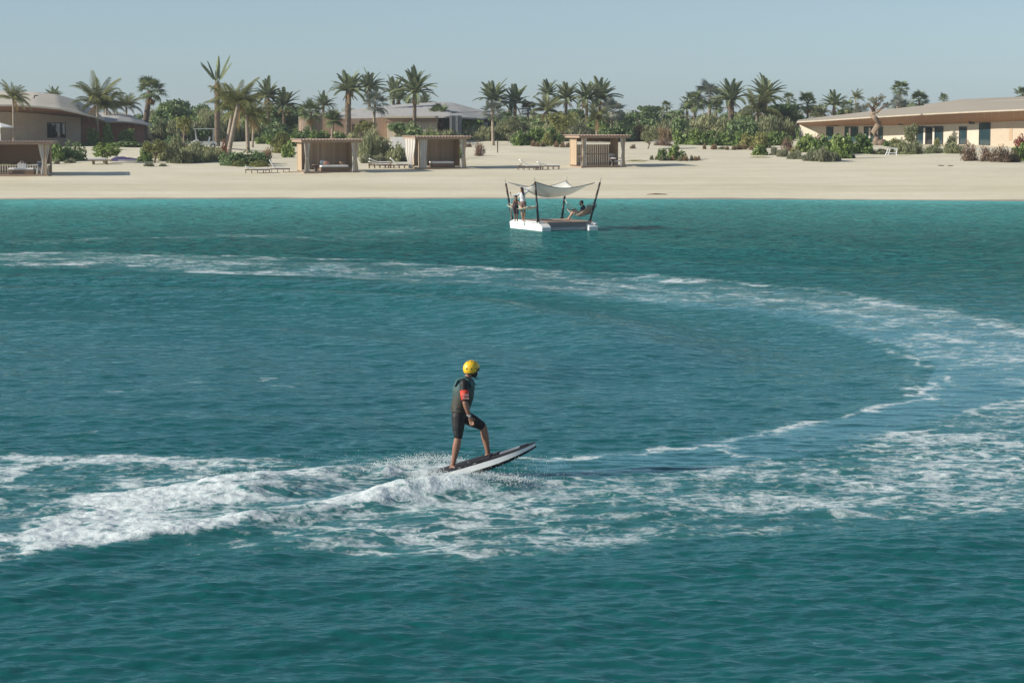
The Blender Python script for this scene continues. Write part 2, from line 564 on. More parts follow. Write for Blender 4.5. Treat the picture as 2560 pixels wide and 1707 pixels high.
def foam_density(X, Y):
    px, py = project(X, Y)
    big = vnoise(X, Y, .22, 11, 3); mid = vnoise(X, Y, .7, 12, 3); fine = vnoise(X, Y, 1.7, 13, 3); fine2 = vnoise(X, Y, 1.5, 14, 3)
    bx, by = px + (big - .5) * 60, py + (mid - .5) * 16 * (py - 296) / 600
    f = np.zeros(X.shape); calm = np.zeros(X.shape)
    # --- far arm of the ring: thin lines and a smoother strip between them
    up = [(-300, 630), (0, 634), (200, 630), (480, 640), (800, 652), (1100, 662), (1380, 676), (1620, 690), (1850, 708), (2120, 738), (2370, 782), (2560, 826), (2900, 930)]
    lo = [(-300, 668), (0, 662), (300, 672), (600, 688), (900, 706), (1200, 716), (1500, 742), (1800, 765), (2060, 800), (2230, 862), (2330, 900), (2900, 1100)]
    s_far = band(bx, by, up, lo, 3, 6)
    calm = np.maximum(calm, s_far * .85)
    f = np.maximum(f, s_far * (.36 + .24 * sstep(.38, .62, mid)))
    def streak(pts, w, dens, fade=None):
        nonlocal f
        P = world_line(pts)
        A = np.full(len(P), 1.0) if fade is None else np.array(fade, float)
        sel = (X > P[:, 0].min() - 6) & (X < P[:, 0].max() + 6) & (Y > P[:, 1].min() - 12) & (Y < P[:, 1].max() + 12)
        j = .55 if dens <= 1 else .25
        d, a, s = line_dist(X[sel] + (mid[sel] - .5) * w * 2.2 + (fine[sel] - .5) * 2.0 * j, Y[sel] + (big[sel] - .5) * w * 4 + (fine2[sel] - .5) * 2.4 * j, P, A)
        mod = (.62 + .38 * sstep(.3, .7, mid[sel])) * (.78 + .25 * sstep(.3, .6, big[sel]))
        if dens > 1: g = dens * a * np.exp(-(d / w) ** 2) * mod
        else: g = np.maximum(np.minimum(1, dens * 1.12) * np.exp(-(d / (w * .75)) ** 2), .58 * np.exp(-(d / (w * 2.4)) ** 2)) * a * mod
        f[sel] = np.maximum(f[sel], g)
    streak([(0, 634), (200, 632), (420, 640)], 1.2, .95)
    streak([(-80, 656), (100, 655), (300, 660), (520, 672), (760, 682)], 1.3, .8)
    streak([(560, 640), (700, 648), (880, 652), (1000, 660), (1250, 670), (1400, 680), (1640, 690), (1850, 708), (2120, 738), (2370, 782), (2560, 824), (2800, 905)], .8, .92)
    streak([(180, 640), (520, 650), (720, 672), (900, 690), (1080, 700)], 1.1, .75)
    streak([(1300, 690), (1500, 702), (1800, 730), (2080, 762), (2250, 806), (2420, 850), (2560, 892), (2800, 980)], .8, .7)
    streak([(1560, 732), (1800, 764), (2000, 790), (2140, 826), (2250, 866), (2325, 905), (2345, 950), (2300, 992), (2150, 1032), (1950, 1074), (1750, 1108), (1600, 1130), (1450, 1140), (1360, 1148)], .34, .95,
           [.3, .5, .55, .6, .7, .8, .95, 1, .9, .9, .85, .95, .9, .8])
    streak([(1950, 1080), (2080, 1110), (2180, 1122)], .2, .6)
    streak([(1760, 1112), (1860, 1140), (1960, 1150)], .2, .7)
    streak([(850, 588), (1000, 576), (1180, 565)], 1.2, .35)
    streak([(120, 605), (400, 592), (640, 588), (900, 600)], 1.2, .45)
    # smoother strip between the inner edge line and the foam belt
    s_in = band(px, py, [(1300, 1150), (1600, 1128), (1950, 1074), (2150, 1032), (2300, 990), (2345, 900), (2560, 830), (2900, 800)],
                [(1300, 1185), (1600, 1180), (1950, 1150), (2150, 1105), (2300, 1060), (2560, 990), (2900, 950)], 8, 14, (1330, 3300))
    calm = np.maximum(calm, s_in * .9)
    # --- near arm of the ring: the broad lacy belt
    up2 = [(560, 1300), (700, 1290), (900, 1262), (1100, 1240), (1300, 1200), (1500, 1180), (1700, 1168), (1900, 1150), (2080, 1128), (2200, 1095), (2320, 1062), (2440, 1030), (2560, 1000), (2900, 900)]
    lo2 = [(560, 1330), (700, 1362), (900, 1392), (1100, 1408), (1300, 1392), (1500, 1368), (1700, 1350), (1900, 1340), (2100, 1325), (2300, 1305), (2560, 1290), (2900, 1260)]
    s_b = band(bx, by, up2, lo2, 16, 26, (660, 3500), 70)
    f = np.maximum(f, s_b * (.535 + .12 * sstep(.40, .66, big) + .5 * (mid - .5) + .14 * sstep(1700, 1250, px)))
    streak([(1250, 1200), (1450, 1182), (1650, 1190), (1900, 1160), (2080, 1130), (2200, 1096), (2350, 1056), (2560, 1000), (2800, 930)], .55, .80)
    streak([(690, 1362), (760, 1338), (860, 1330)], .5, .85)
    streak([(1500, 1310), (1580, 1318), (1650, 1300)], .6, .8)
    streak([(1200, 1330), (1280, 1340)], .5, .7)
    # --- behind the board: white water between and on the two arms
    wk_u = [(-400, 1246), (0, 1240), (180, 1236), (330, 1228), (500, 1212), (620, 1192), (740, 1184), (860, 1174), (1000, 1160), (1135, 1150), (1180, 1170), (1360, 1200)]
    wk_l = [(-400, 1460), (0, 1404), (180, 1378), (370, 1350), (560, 1318), (740, 1298), (900, 1280), (1070, 1262), (1270, 1250), (1360, 1226)]
    s_w = band(px, by, wk_u, wk_l, 7, 12, (-2000, 1340), 30)
    f = np.maximum(f, s_w * (.64 + .32 * sstep(.36, .62, mid)))
    # the glassy face of the curling wave and the hollow stay free of foam
    face = band(px, py, [(560, 1252), (640, 1238), (760, 1228), (880, 1236)], [(560, 1272), (640, 1276), (760, 1272), (880, 1248)], 7, 7, (690, 830), 120)
    f = f * (1 - .62 * face)
    hol = band(px, py, [(900, 1204), (1000, 1196), (1100, 1188)], [(900, 1226), (1000, 1216), (1100, 1200)], 4, 5, (960, 1090), 25)
    f = f * (1 - .55 * hol)
    lefth = band(px, py, [(-100, 1290), (70, 1290)], [(-100, 1340), (70, 1340)], 8, 8, (-300, 60), 20)
    f = f * (1 - .35 * lefth)
    calm = np.maximum(calm, face); calm = np.maximum(calm, hol * .7); calm = np.maximum(calm, lefth * .3)
    streak([(1330, 1215), (1220, 1232), (1100, 1240), (980, 1250), (880, 1264), (740, 1286), (560, 1308), (370, 1334), (180, 1352), (0, 1370), (-300, 1400)], .45, 1.05)
    streak([(1140, 1160), (1040, 1166), (960, 1178), (860, 1186), (740, 1192), (640, 1198)], .5, 1.1)
    streak([(1000, 1150), (860, 1162), (760, 1170), (640, 1160), (560, 1166), (480, 1186), (330, 1200)], .35, .62)
    # lace above the upper arm, far left
    s_l = band(bx, by, [(-300, 1120), (0, 1120), (120, 1140), (300, 1134), (450, 1140), (700, 1150), (1000, 1160)],
               [(-300, 1262), (0, 1250), (200, 1240), (400, 1225), (560, 1200), (700, 1182), (1000, 1172)], 10, 10, (-1500, 760), 120)
    f = np.maximum(f, s_l * (.52 + .25 * sstep(.4, .65, mid)))
    streak([(0, 1128), (60, 1132), (130, 1150), (300, 1140), (420, 1150), (600, 1150), (740, 1158)], .3, .75)
    flk = sstep(.66, .80, vnoise(X, Y, 1.3, 15, 3)) * sstep(.45, .62, big)
    f = np.maximum(f, .50 * flk * band(px, py, [(-300, 860), (1100, 880)], [(-300, 1140), (1100, 1120)], 40, 30, (-2000, 1050), 120))
    tt = Y - np.interp(X, SHORE_X, SHORE_Y)
    f = np.maximum(f, (.62 + .3 * (mid - .5)) * np.exp(-((tt + .3 + 1.2 * (big - .5)) / .7) ** 2))
    calm = np.maximum(calm, np.exp(np.minimum(tt, 0) / 7.0))
    return np.clip(f, 0, 1.2), np.clip(calm, 0, 1)

def water_height(X, Y, dy, with_disp=True):
    cuts = (.16, .45, 1.1, 2.6)
    lv = np.clip(np.log(np.maximum(dy, 1e-3) * 2.6 / .16) / math.log(2.6), 0, 3)
    H = np.zeros(X.shape); DX = np.zeros(X.shape); DY = np.zeros(X.shape)
    for L, n, seed, wind, rot, peak, sl in ((41., 1024, 3, R(-97), .0, .62, .135), (33., 1024, 8, R(-74), .35, 1.5, .080), (53., 512, 12, R(-110), -.2, 5.0, .022)):
        tiles = wave_tiles(L, n, seed, wind + rot, cuts, peak=peak, slope=sl)
        cs, sn = math.cos(rot), math.sin(rot)
        x2, y2 = X * cs - Y * sn, X * sn + Y * cs
        for i, (th, tx, ty) in enumerate(tiles):
            w = np.clip(1 - np.abs(lv - i), 0, 1)
            m = w > 0
            if not m.any(): continue
            H[m] += w[m] * bil(th, L, x2[m], y2[m])
            if with_disp:
                ax = bil(tx, L, x2[m], y2[m]) * w[m]; ay = bil(ty, L, x2[m], y2[m]) * w[m]
                DX[m] += ax * cs + ay * sn; DY[m] += -ax * sn + ay * cs
    return H, DX, DY

def water_material():
    m, nt, out = nodes_of('sea_water')
    geo = N(nt, 'ShaderNodeNewGeometry'); pos = geo.outputs['Position']
    foam = N(nt, 'ShaderNodeAttribute', attribute_name='foam').outputs['Fac']
    calm = N(nt, 'ShaderNodeAttribute', attribute_name='calm').outputs['Fac']
    shallow = N(nt, 'ShaderNodeAttribute', attribute_name='shallow').outputs['Fac']
    def mapping(sc, rz=0):
        mp = N(nt, 'ShaderNodeMapping'); mp.inputs['Scale'].default_value = sc; mp.inputs['Rotation'].default_value = (0, 0, rz)
        nt.links.new(pos, mp.inputs[0]); return mp.outputs[0]
    # lace: warped cell edges + ragged noise, thresholded by how much foam lies there
    wn1 = noise_node(nt, 1.1, 4, .6, mapping((1, 1, 0)))
    vadd = N(nt, 'ShaderNodeVectorMath', operation='MULTIPLY_ADD')
    nt.links.new(wn1.outputs['Color'], vadd.inputs[0]); vadd.inputs[1].default_value = (1.3, 1.3, 0); nt.links.new(mapping((1, .9, 0), .2), vadd.inputs[2])
    vor = N(nt, 'ShaderNodeTexVoronoi', feature='DISTANCE_TO_EDGE'); vor.inputs['Scale'].default_value = 1.5
    nt.links.new(vadd.outputs[0], vor.inputs['Vector'])
    vor2 = N(nt, 'ShaderNodeTexVoronoi', feature='DISTANCE_TO_EDGE'); vor2.inputs['Scale'].default_value = 3.7
    nt.links.new(vadd.outputs[0], vor2.inputs['Vector'])
    lace = mathn(nt, 'MAXIMUM', mapr(nt, vor.outputs[0], 0, .28, 1, 0), mathn(nt, 'MULTIPLY', mapr(nt, vor2.outputs[0], 0, .26, 1, 0), .8))
    rag = noise_node(nt, 1.5, 6, .62, mapping((1, 1.1, 0), .3), .6)
    rag2 = noise_node(nt, 9.0, 4, .6, mapping((1, .7, 0)))
    rdn = noise_node(nt, 1.15, 4, .55, mapping((.55, 1.15, 0), .08), 1.2)
    ridge = mapr(nt, mathn(nt, 'ABSOLUTE', mathn(nt, 'SUBTRACT', rdn.outputs[0], .5)), 0, .16, 1, 0)
    tex = mathn(nt, 'ADD', mathn(nt, 'MULTIPLY', lace, .24), mathn(nt, 'ADD', mathn(nt, 'MULTIPLY', rag.outputs[0], .62), mathn(nt, 'ADD', mathn(nt, 'MULTIPLY', rag2.outputs[0], .28), mathn(nt, 'MULTIPLY', ridge, .26))))
    # tex is about .35 .. 1.1
    thr = mapr(nt, foam, 0, 1.0, 1.15, .42)
    ff = mapr(nt, mathn(nt, 'SUBTRACT', tex, thr), -.06, .30, 0, 1, True)
    ff = mathn(nt, 'MULTIPLY', ff, mapr(nt, foam, .05, .25), True)
    # body colour: deep teal, greener and paler over the shallow sand, milky where air is beaten in
    body = mixc(nt, shallow, (.0038, .077, .077), (.085, .46, .43))
    pn = noise_node(nt, .05, 3, .5, pos)
    body = mixc(nt, mapr(nt, pn.outputs[0], .35, .7, 0, .35), body, (.0034, .066, .070))
    milky = mathn(nt, 'MULTIPLY', mapr(nt, foam, .2, 1.0), .5)
    body = mixc(nt, milky, body, (.09, .26, .265))
    b = N(nt, 'ShaderNodeBsdfPrincipled')
    nt.links.new(body, b.inputs['Base Color'])
    b.inputs['IOR'].default_value = 1.333; b.inputs['Specular IOR Level'].default_value = .14
    b.inputs['Roughness'].default_value = .05
    b.inputs['Specular Tint'].default_value = (.50, .90, .95, 1)
    # ripples
    r1 = noise_node(nt, 2.6, 3, .55, mapping((.55, 1.25, 0), .12), .4)
    r2 = noise_node(nt, 7.5, 3, .55, mapping((.6, 1.2, 0), -.2), .3)
    r3 = noise_node(nt, .9, 3, .55, mapping((.6, 1.2, 0), -.1), .2)
    hsum = mathn(nt, 'ADD', mathn(nt, 'MULTIPLY', r1.outputs[0], .11), mathn(nt, 'MULTIPLY', r2.outputs[0], .030))
    far = N(nt, 'ShaderNodeAttribute', attribute_name='far').outputs['Fac']
    hsum = mathn(nt, 'ADD', hsum, mathn(nt, 'MULTIPLY', mathn(nt, 'ADD', mathn(nt, 'MULTIPLY', r3.outputs[0], .55), mathn(nt, 'MULTIPLY', r1.outputs[0], .22)), far))
    b.inputs['Specular IOR Level'].default_value = 0.0
    gl = N(nt, 'ShaderNodeBsdfGlossy'); gl.inputs['Roughness'].default_value = .05; gl.inputs['Color'].default_value = (.68, .94, .96, 1)
    fr = N(nt, 'ShaderNodeFresnel'); fr.inputs['IOR'].default_value = 1.333
    refl = mathn(nt, 'MULTIPLY', fr.outputs[0], mathn(nt, 'MULTIPLY', mapr(nt, far, 0, 1, .72, .62), mapr(nt, calm, 0, 1, 1.0, 1.5)))
    wmx = N(nt, 'ShaderNodeMixShader'); nt.links.new(refl, wmx.inputs[0]); nt.links.new(b.outputs[0], wmx.inputs[1]); nt.links.new(gl.outputs[0], wmx.inputs[2])
    nt.links.new(mapr(nt, far, 0, 1, .05, .05), b.inputs['Roughness'])
    bp = N(nt, 'ShaderNodeBump'); bp.inputs['Distance'].default_value = 1.0
    amt = mathn(nt, 'MULTIPLY', mapr(nt, far, 0, 1, .30, 1.0), mapr(nt, calm, 0, 1, 1.0, .5))
    nt.links.new(amt, bp.inputs['Strength'])
    nt.links.new(hsum, bp.inputs['Height'])
    # unresolved chop: a field of small random slopes, so that far water breaks up its reflections
    g1 = noise_node(nt, 1.6, 3, .6, mapping((.5, 1.0, 0), .1)); g2 = noise_node(nt, 5.5, 2, .6, mapping((.55, 1.0, 0), -.15))
    def vm(op, a, c):
        n = N(nt, 'ShaderNodeVectorMath', operation=op)
        for i, qq in enumerate((a, c)):
            if qq is None: continue
            if hasattr(qq, 'is_linked'): nt.links.new(qq, n.inputs[i])
            else: n.inputs[i].default_value = qq
        return n.outputs[0]
    sl = vm('ADD', vm('SUBTRACT', g1.outputs['Color'], (.5, .5, .5)), vm('SUBTRACT', g2.outputs['Color'], (.5, .5, .5)))
    # the facets one sees at a low angle are the windward ones, leaning out to sea
    sl = vm('ADD', vm('MULTIPLY', sl, (.8, 0, 0)), vm('MULTIPLY', vm('ABSOLUTE', sl, None), (0, -1.15, 0)))
    scl = N(nt, 'ShaderNodeVectorMath', operation='SCALE'); nt.links.new(sl, scl.inputs[0])
    nt.links.new(mathn(nt, 'MULTIPLY', mapr(nt, far, 0, 1, .10, 1.0), mapr(nt, calm, 0, 1, 1.0, .5)), scl.inputs['Scale'])
    nn = vm('NORMALIZE', vm('ADD', bp.outputs[0], scl.outputs[0]), None)
    nt.links.new(nn, b.inputs['Normal']); nt.links.new(nn, gl.inputs['Normal']); nt.links.new(nn, fr.inputs['Normal'])
    fb = N(nt, 'ShaderNodeBsdfPrincipled')
    fn = noise_node(nt, 6, 5, .65, pos)
    nt.links.new(mixc(nt, mapr(nt, fn.outputs[0], .3, .7), (.52, .60, .61), (.78, .81, .80)), fb.inputs['Base Color'])
    fb.inputs['Roughness'].default_value = .7; fb.inputs['Specular IOR Level'].default_value = .3
    fbp = N(nt, 'ShaderNodeBump'); fbp.inputs['Strength'].default_value = .3; fbp.inputs['Distance'].default_value = .10
    nt.links.new(mathn(nt, 'ADD', fn.outputs[0], mathn(nt, 'MULTIPLY', rag2.outputs[0], .5)), fbp.inputs['Height']); nt.links.new(fbp.outputs[0], fb.inputs['Normal'])
    mx = N(nt, 'ShaderNodeMixShader')
    nt.links.new(mathn(nt, 'MULTIPLY', ff, mapr(nt, foam, .2, 1.0, .42, .95)), mx.inputs[0])
    nt.links.new(wmx.outputs[0], mx.inputs[1]); nt.links.new(fb.outputs[0], mx.inputs[2])
    for n in nt.nodes:
        if n.type == 'TEX_NOISE': n.noise_dimensions = '2D'
        if n.type == 'TEX_VORONOI': n.voronoi_dimensions = '2D'
    nt.links.new(mx.outputs[0], out.inputs[0])
    return m

def build_water():
    # rows thin out with distance; columns span the bay
    ys = [17.0]
    while ys[-1] < 176:
        y = ys[-1]
        ys.append(y + max(.035, min(y * y * 5.0e-5, 1.2)) * (0.72 if 29 < y < 41 else 1.0))
    ys = np.array(ys)
    nc = 820
    us = np.linspace(-1, 1, nc)
    X = us[None, :] * (ys[:, None] * .2207 * 1.16 + 3.0)
    Y = np.repeat(ys[:, None], nc, 1)
    dy = np.repeat(np.gradient(ys)[:, None], nc, 1)
    f, calm = foam_density(X, Y)
    H, DX, DY = water_height(X, Y, dy)
    px, py = project(X, Y)
    t = Y - np.interp(X, SHORE_X, SHORE_Y)
    near_shore = np.clip(-t / 30, 0.03, 1)
    damp = near_shore * (1 - .45 * calm)
    Z = H * damp + wake_height(X, Y)
    # lumps in dense white water
    m = f > .55
    lump = np.zeros(X.shape)
    lump[m] = (vnoise(X[m], Y[m], 3.0, 21, 4) - .42) * .09 * sstep(.6, 1.0, f[m])
    Z = Z + lump * ((Y < 42) & (X < 1.2))
    X2 = X + .6 * DX * damp; Y2 = Y + .6 * DY * damp
    shal = .66 * np.exp(t / 46.0) + .34 * np.exp(t / 12.0)
    shal = np.clip(shal, 0, 1)
    nr = len(ys)
    co = np.stack([X2, Y2, Z], -1).reshape(-1, 3)
    idx = np.arange(nr * nc).reshape(nr, nc)
    quads = np.stack([idx[:-1, :-1], idx[:-1, 1:], idx[1:, 1:], idx[1:, :-1]], -1).reshape(-1, 4)
    # the rest of the bay, as coarse quads round the fine part
    n0 = len(co)
    W = 420.0
    extra = [(-W, -300, -.05), (W, -300, -.05), (W, 17, -.05), (-W, 17, -.05), (-W, 176, -.05), (W, 176, -.05)]
    nl, nrr = X2[0, 0], X2[0, -1]; fl, fr = X2[-1, 0], X2[-1, -1]
    extra += [(nl + .3, 17.4, -.05), (nrr - .3, 17.4, -.05), (fl + .5, 176, -.05), (fr - .5, 176, -.05)]
    co = np.concatenate([co, np.array(extra)])
    e = n0 + np.arange(10)
    quads = np.concatenate([quads, np.array([[e[0], e[1], e[7], e[6]], [e[0], e[6], e[3], e[3]], [e[1], e[2], e[7], e[7]], [e[3], e[6], e[8], e[4]], [e[7], e[2], e[5], e[9]]])[[0, 3, 4]]])
    me = bpy.data.meshes.new('sea')
    fill_mesh(me, co, quads)
    def attr(name, arr):
        a = me.attributes.new(name, 'FLOAT', 'POINT')
        v = np.zeros(len(co), np.float32); v[:n0] = arr.reshape(-1); a.data.foreach_set('value', v)
    attr('foam', f); attr('calm', calm); attr('shallow', shal)
    attr('far', sstep(.08, .5, dy))
    me.materials.append(water_material())
    ob = bpy.data.objects.new('sea_water', me); COL.objects.link(ob)
    tag(ob, 'teal rippled sea with a curved foamy wake', kind='structure')

build_water()
# ================================================================== vegetation
rnd = random.Random(7)
M_DATE = leafmat('date_frond', (0.140, 0.181, 0.102), (0.278, 0.310, 0.172), .30, .30)
M_COCO = leafmat('coconut_frond', (0.120, 0.145, 0.057), (0.273, 0.273, 0.110), .28, .38)
M_FAN = leafmat('fan_leaf', (0.075, 0.117, 0.057), (0.200, 0.227, 0.102), .25, .25)
M_SILVER = leafmat('silver_fan_leaf', (0.133, 0.156, 0.133), (0.275, 0.295, 0.246), .25, .25)
M_DRYLEAF = leafmat('dry_frond', (0.251, 0.171, 0.080), (0.394, 0.285, 0.137), .25, .3)
M_TRUNK_DATE = pmat('date_trunk', (.20, .155, .115), .9, (.085, .064, .047), 7, bump=.9, bscale=9, rand=.2)
M_TRUNK_PALE = pmat('smooth_trunk', (.36, .30, .235), .85, (.20, .16, .12), 3, bump=.5, bscale=10, stretch=(1, 1, 3), rand=.2)
M_BARK = pmat('bark', (.26, .195, .14), .9, (.12, .09, .065), 4, bump=.8, bscale=12, rand=.2)
M_LEAFY = leafmat('leafy_green', (0.087, 0.147, 0.049), (0.299, 0.390, 0.117), .22, .35, .4, .5)
M_DARK = leafmat('dark_leaf', (0.093, 0.149, 0.068), (0.227, 0.306, 0.125), .25, .25, .5)
M_YELLOWG = leafmat('yellow_green_leaf', (0.163, 0.193, 0.070), (0.370, 0.351, 0.134), .18, .4)
M_GREYG = leafmat('grey_green_leaf', (0.172, 0.192, 0.118), (0.305, 0.305, 0.190), .22, .3, .7, .2)
M_OLIVE = leafmat('olive_feathery_leaf', (0.183, 0.216, 0.111), (0.350, 0.344, 0.178), .2, .3, .7, .2)
M_TAN = leafmat('tan_dry_leaf', (0.237, 0.174, 0.106), (0.385, 0.286, 0.169), .2, .3, .8, .1)
M_BROWN = leafmat('brown_dry_leaf', (0.145, 0.095, 0.069), (0.278, 0.193, 0.137), .2, .25, .8, .1)
M_RED = leafmat('red_leaf', (0.196, 0.054, 0.046), (0.383, 0.116, 0.076), .15, .3)
M_LAWN = leafmat('lawn_leaf', (0.205, 0.197, 0.059), (0.356, 0.308, 0.108), .15, .3, .8, .1)

def feather_frond(L, n, leaf, width, bend, vee, seed, tipdrop=0.0):
    """rachis along +X that bends down; two rows of leaflets"""
    r = random.Random(seed)
    mb = MB()
    K = 11
    pts = []; ang = []
    p = Vector((0, 0, 0))
    for i in range(K):
        s = i / (K - 1)
        a = -bend * s ** 1.35
        pts.append(p.copy()); ang.append(a)
        p = p + Vector((math.cos(a), r.uniform(-.02, .02), math.sin(a))) * (L / (K - 1))
    mb.tube(pts, [.045 * L / 3 * (1 - .8 * i / (K - 1)) for i in range(K)], 4)
    for j in range(n):
        s = .12 + .87 * (j + r.uniform(-.3, .3)) / n
        f = s * (K - 1); i = min(int(f), K - 2)
        q = pts[i].lerp(pts[i + 1], f - i); a = ang[i] + (ang[i + 1] - ang[i]) * (f - i)
        fw = Vector((math.cos(a), 0, math.sin(a))); up = Vector((-math.sin(a), 0, math.cos(a)))
        prof = math.sin(math.pi * min(1, .18 + .80 * s)) ** .6
        ll = leaf * prof * r.uniform(.85, 1.1)
        for sd in (-1, 1):
            sweep = .75 - .35 * (1 - s)
            d = (Vector((0, sd, 0)) * math.cos(vee) + up * math.sin(vee)) * (1 - sweep * .55) + fw * sweep
            d.z -= tipdrop * r.uniform(.6, 1.3)
            d.normalize()
            w = fw * (width * .5)
            m1 = q + d * ll * .5 + Vector((0, 0, -.04 * ll)); tip = q + d * ll + Vector((0, 0, -.16 * ll - tipdrop * .25 * ll))
            mb.face([q - w * .7, q + w * .7, m1 + w, tip, m1 - w])
    return mb

def fan_leaf(Rr, seg, spread, pet, bend, seed):
    r = random.Random(seed)
    mb = MB()
    pp = [Vector((0, 0, 0)), Vector((pet * .5, 0, -.02)), Vector((pet, 0, -.02 - bend * .12))]
    mb.tube(pp, [.03, .022, .018], 4)
    c = pp[-1]
    for k in range(seg):
        a = -spread + 2 * spread * (k + .5) / seg
        h = spread / seg
        rr = Rr * (1 - .25 * abs(a / spread) ** 2) * r.uniform(.88, 1.06)
        def P(t, x): return c + Vector((math.cos(t) * x, math.sin(t) * x, -bend * (x / Rr) ** 2 * .45 + (.10 * x * abs(math.sin(t)))))
        z = .05 * Rr * (1 if k % 2 else -1)
        mid = P(a, rr * .62); mid.z += z
        mb.face([c, P(a - h, rr * .58), P(a, rr) + Vector((0, 0, -.12 * Rr)), P(a + h, rr * .58)])
    return mb

def F(me_list, fn):
    return [fn(k) for k in range(me_list)]

FROND = {
    'date': [feather_frond(3.3, 30, .70, .15, R(b), R(26), 10 + k).mesh('frond', M_DATE) for k, b in enumerate((30, 46, 62, 78))],
    'coco': [feather_frond(3.9, 30, .95, .085, R(b), R(-8), 30 + k, .35).mesh('frond', M_COCO) for k, b in enumerate((52, 70, 92, 112))],
    'fan': [fan_leaf(.95, 15, R(118), .95, b, 50 + k).mesh('frond', M_FAN) for k, b in enumerate((.35, .7, 1.1, 1.6))],
    'silver': [fan_leaf(1.05, 15, R(125), 1.0, b, 60 + k).mesh('frond', M_SILVER) for k, b in enumerate((.3, .6, 1.0, 1.4))],
    'sparse': [feather_frond(3.3, 40, .40, .16, R(b), R(-12), 80 + k, .25).mesh('frond', M_DATE) for k, b in enumerate((14, 26))],
    'deadfan': [fan_leaf(.8, 9, R(70), .6, 1.4, 70).mesh('frond', M_DRYLEAF)],
    'deaddate': [feather_frond(2.6, 22, .5, .10, R(40), R(-10), 75, .3).mesh('frond', M_DRYLEAF)],
    'deadcoco': [feather_frond(3.0, 22, .7, .08, R(95), R(-25), 71, .8).mesh('frond', M_DRYLEAF)],
    'spiky': [fan_leaf(.9, 9, R(40), .1, .4, 72 + k).mesh('frond', M_FAN) for k in range(2)],
}
SPAN = {'date': 2.7, 'coco': 3.1, 'fan': 1.85, 'silver': 2.0, 'spiky': 1.0}

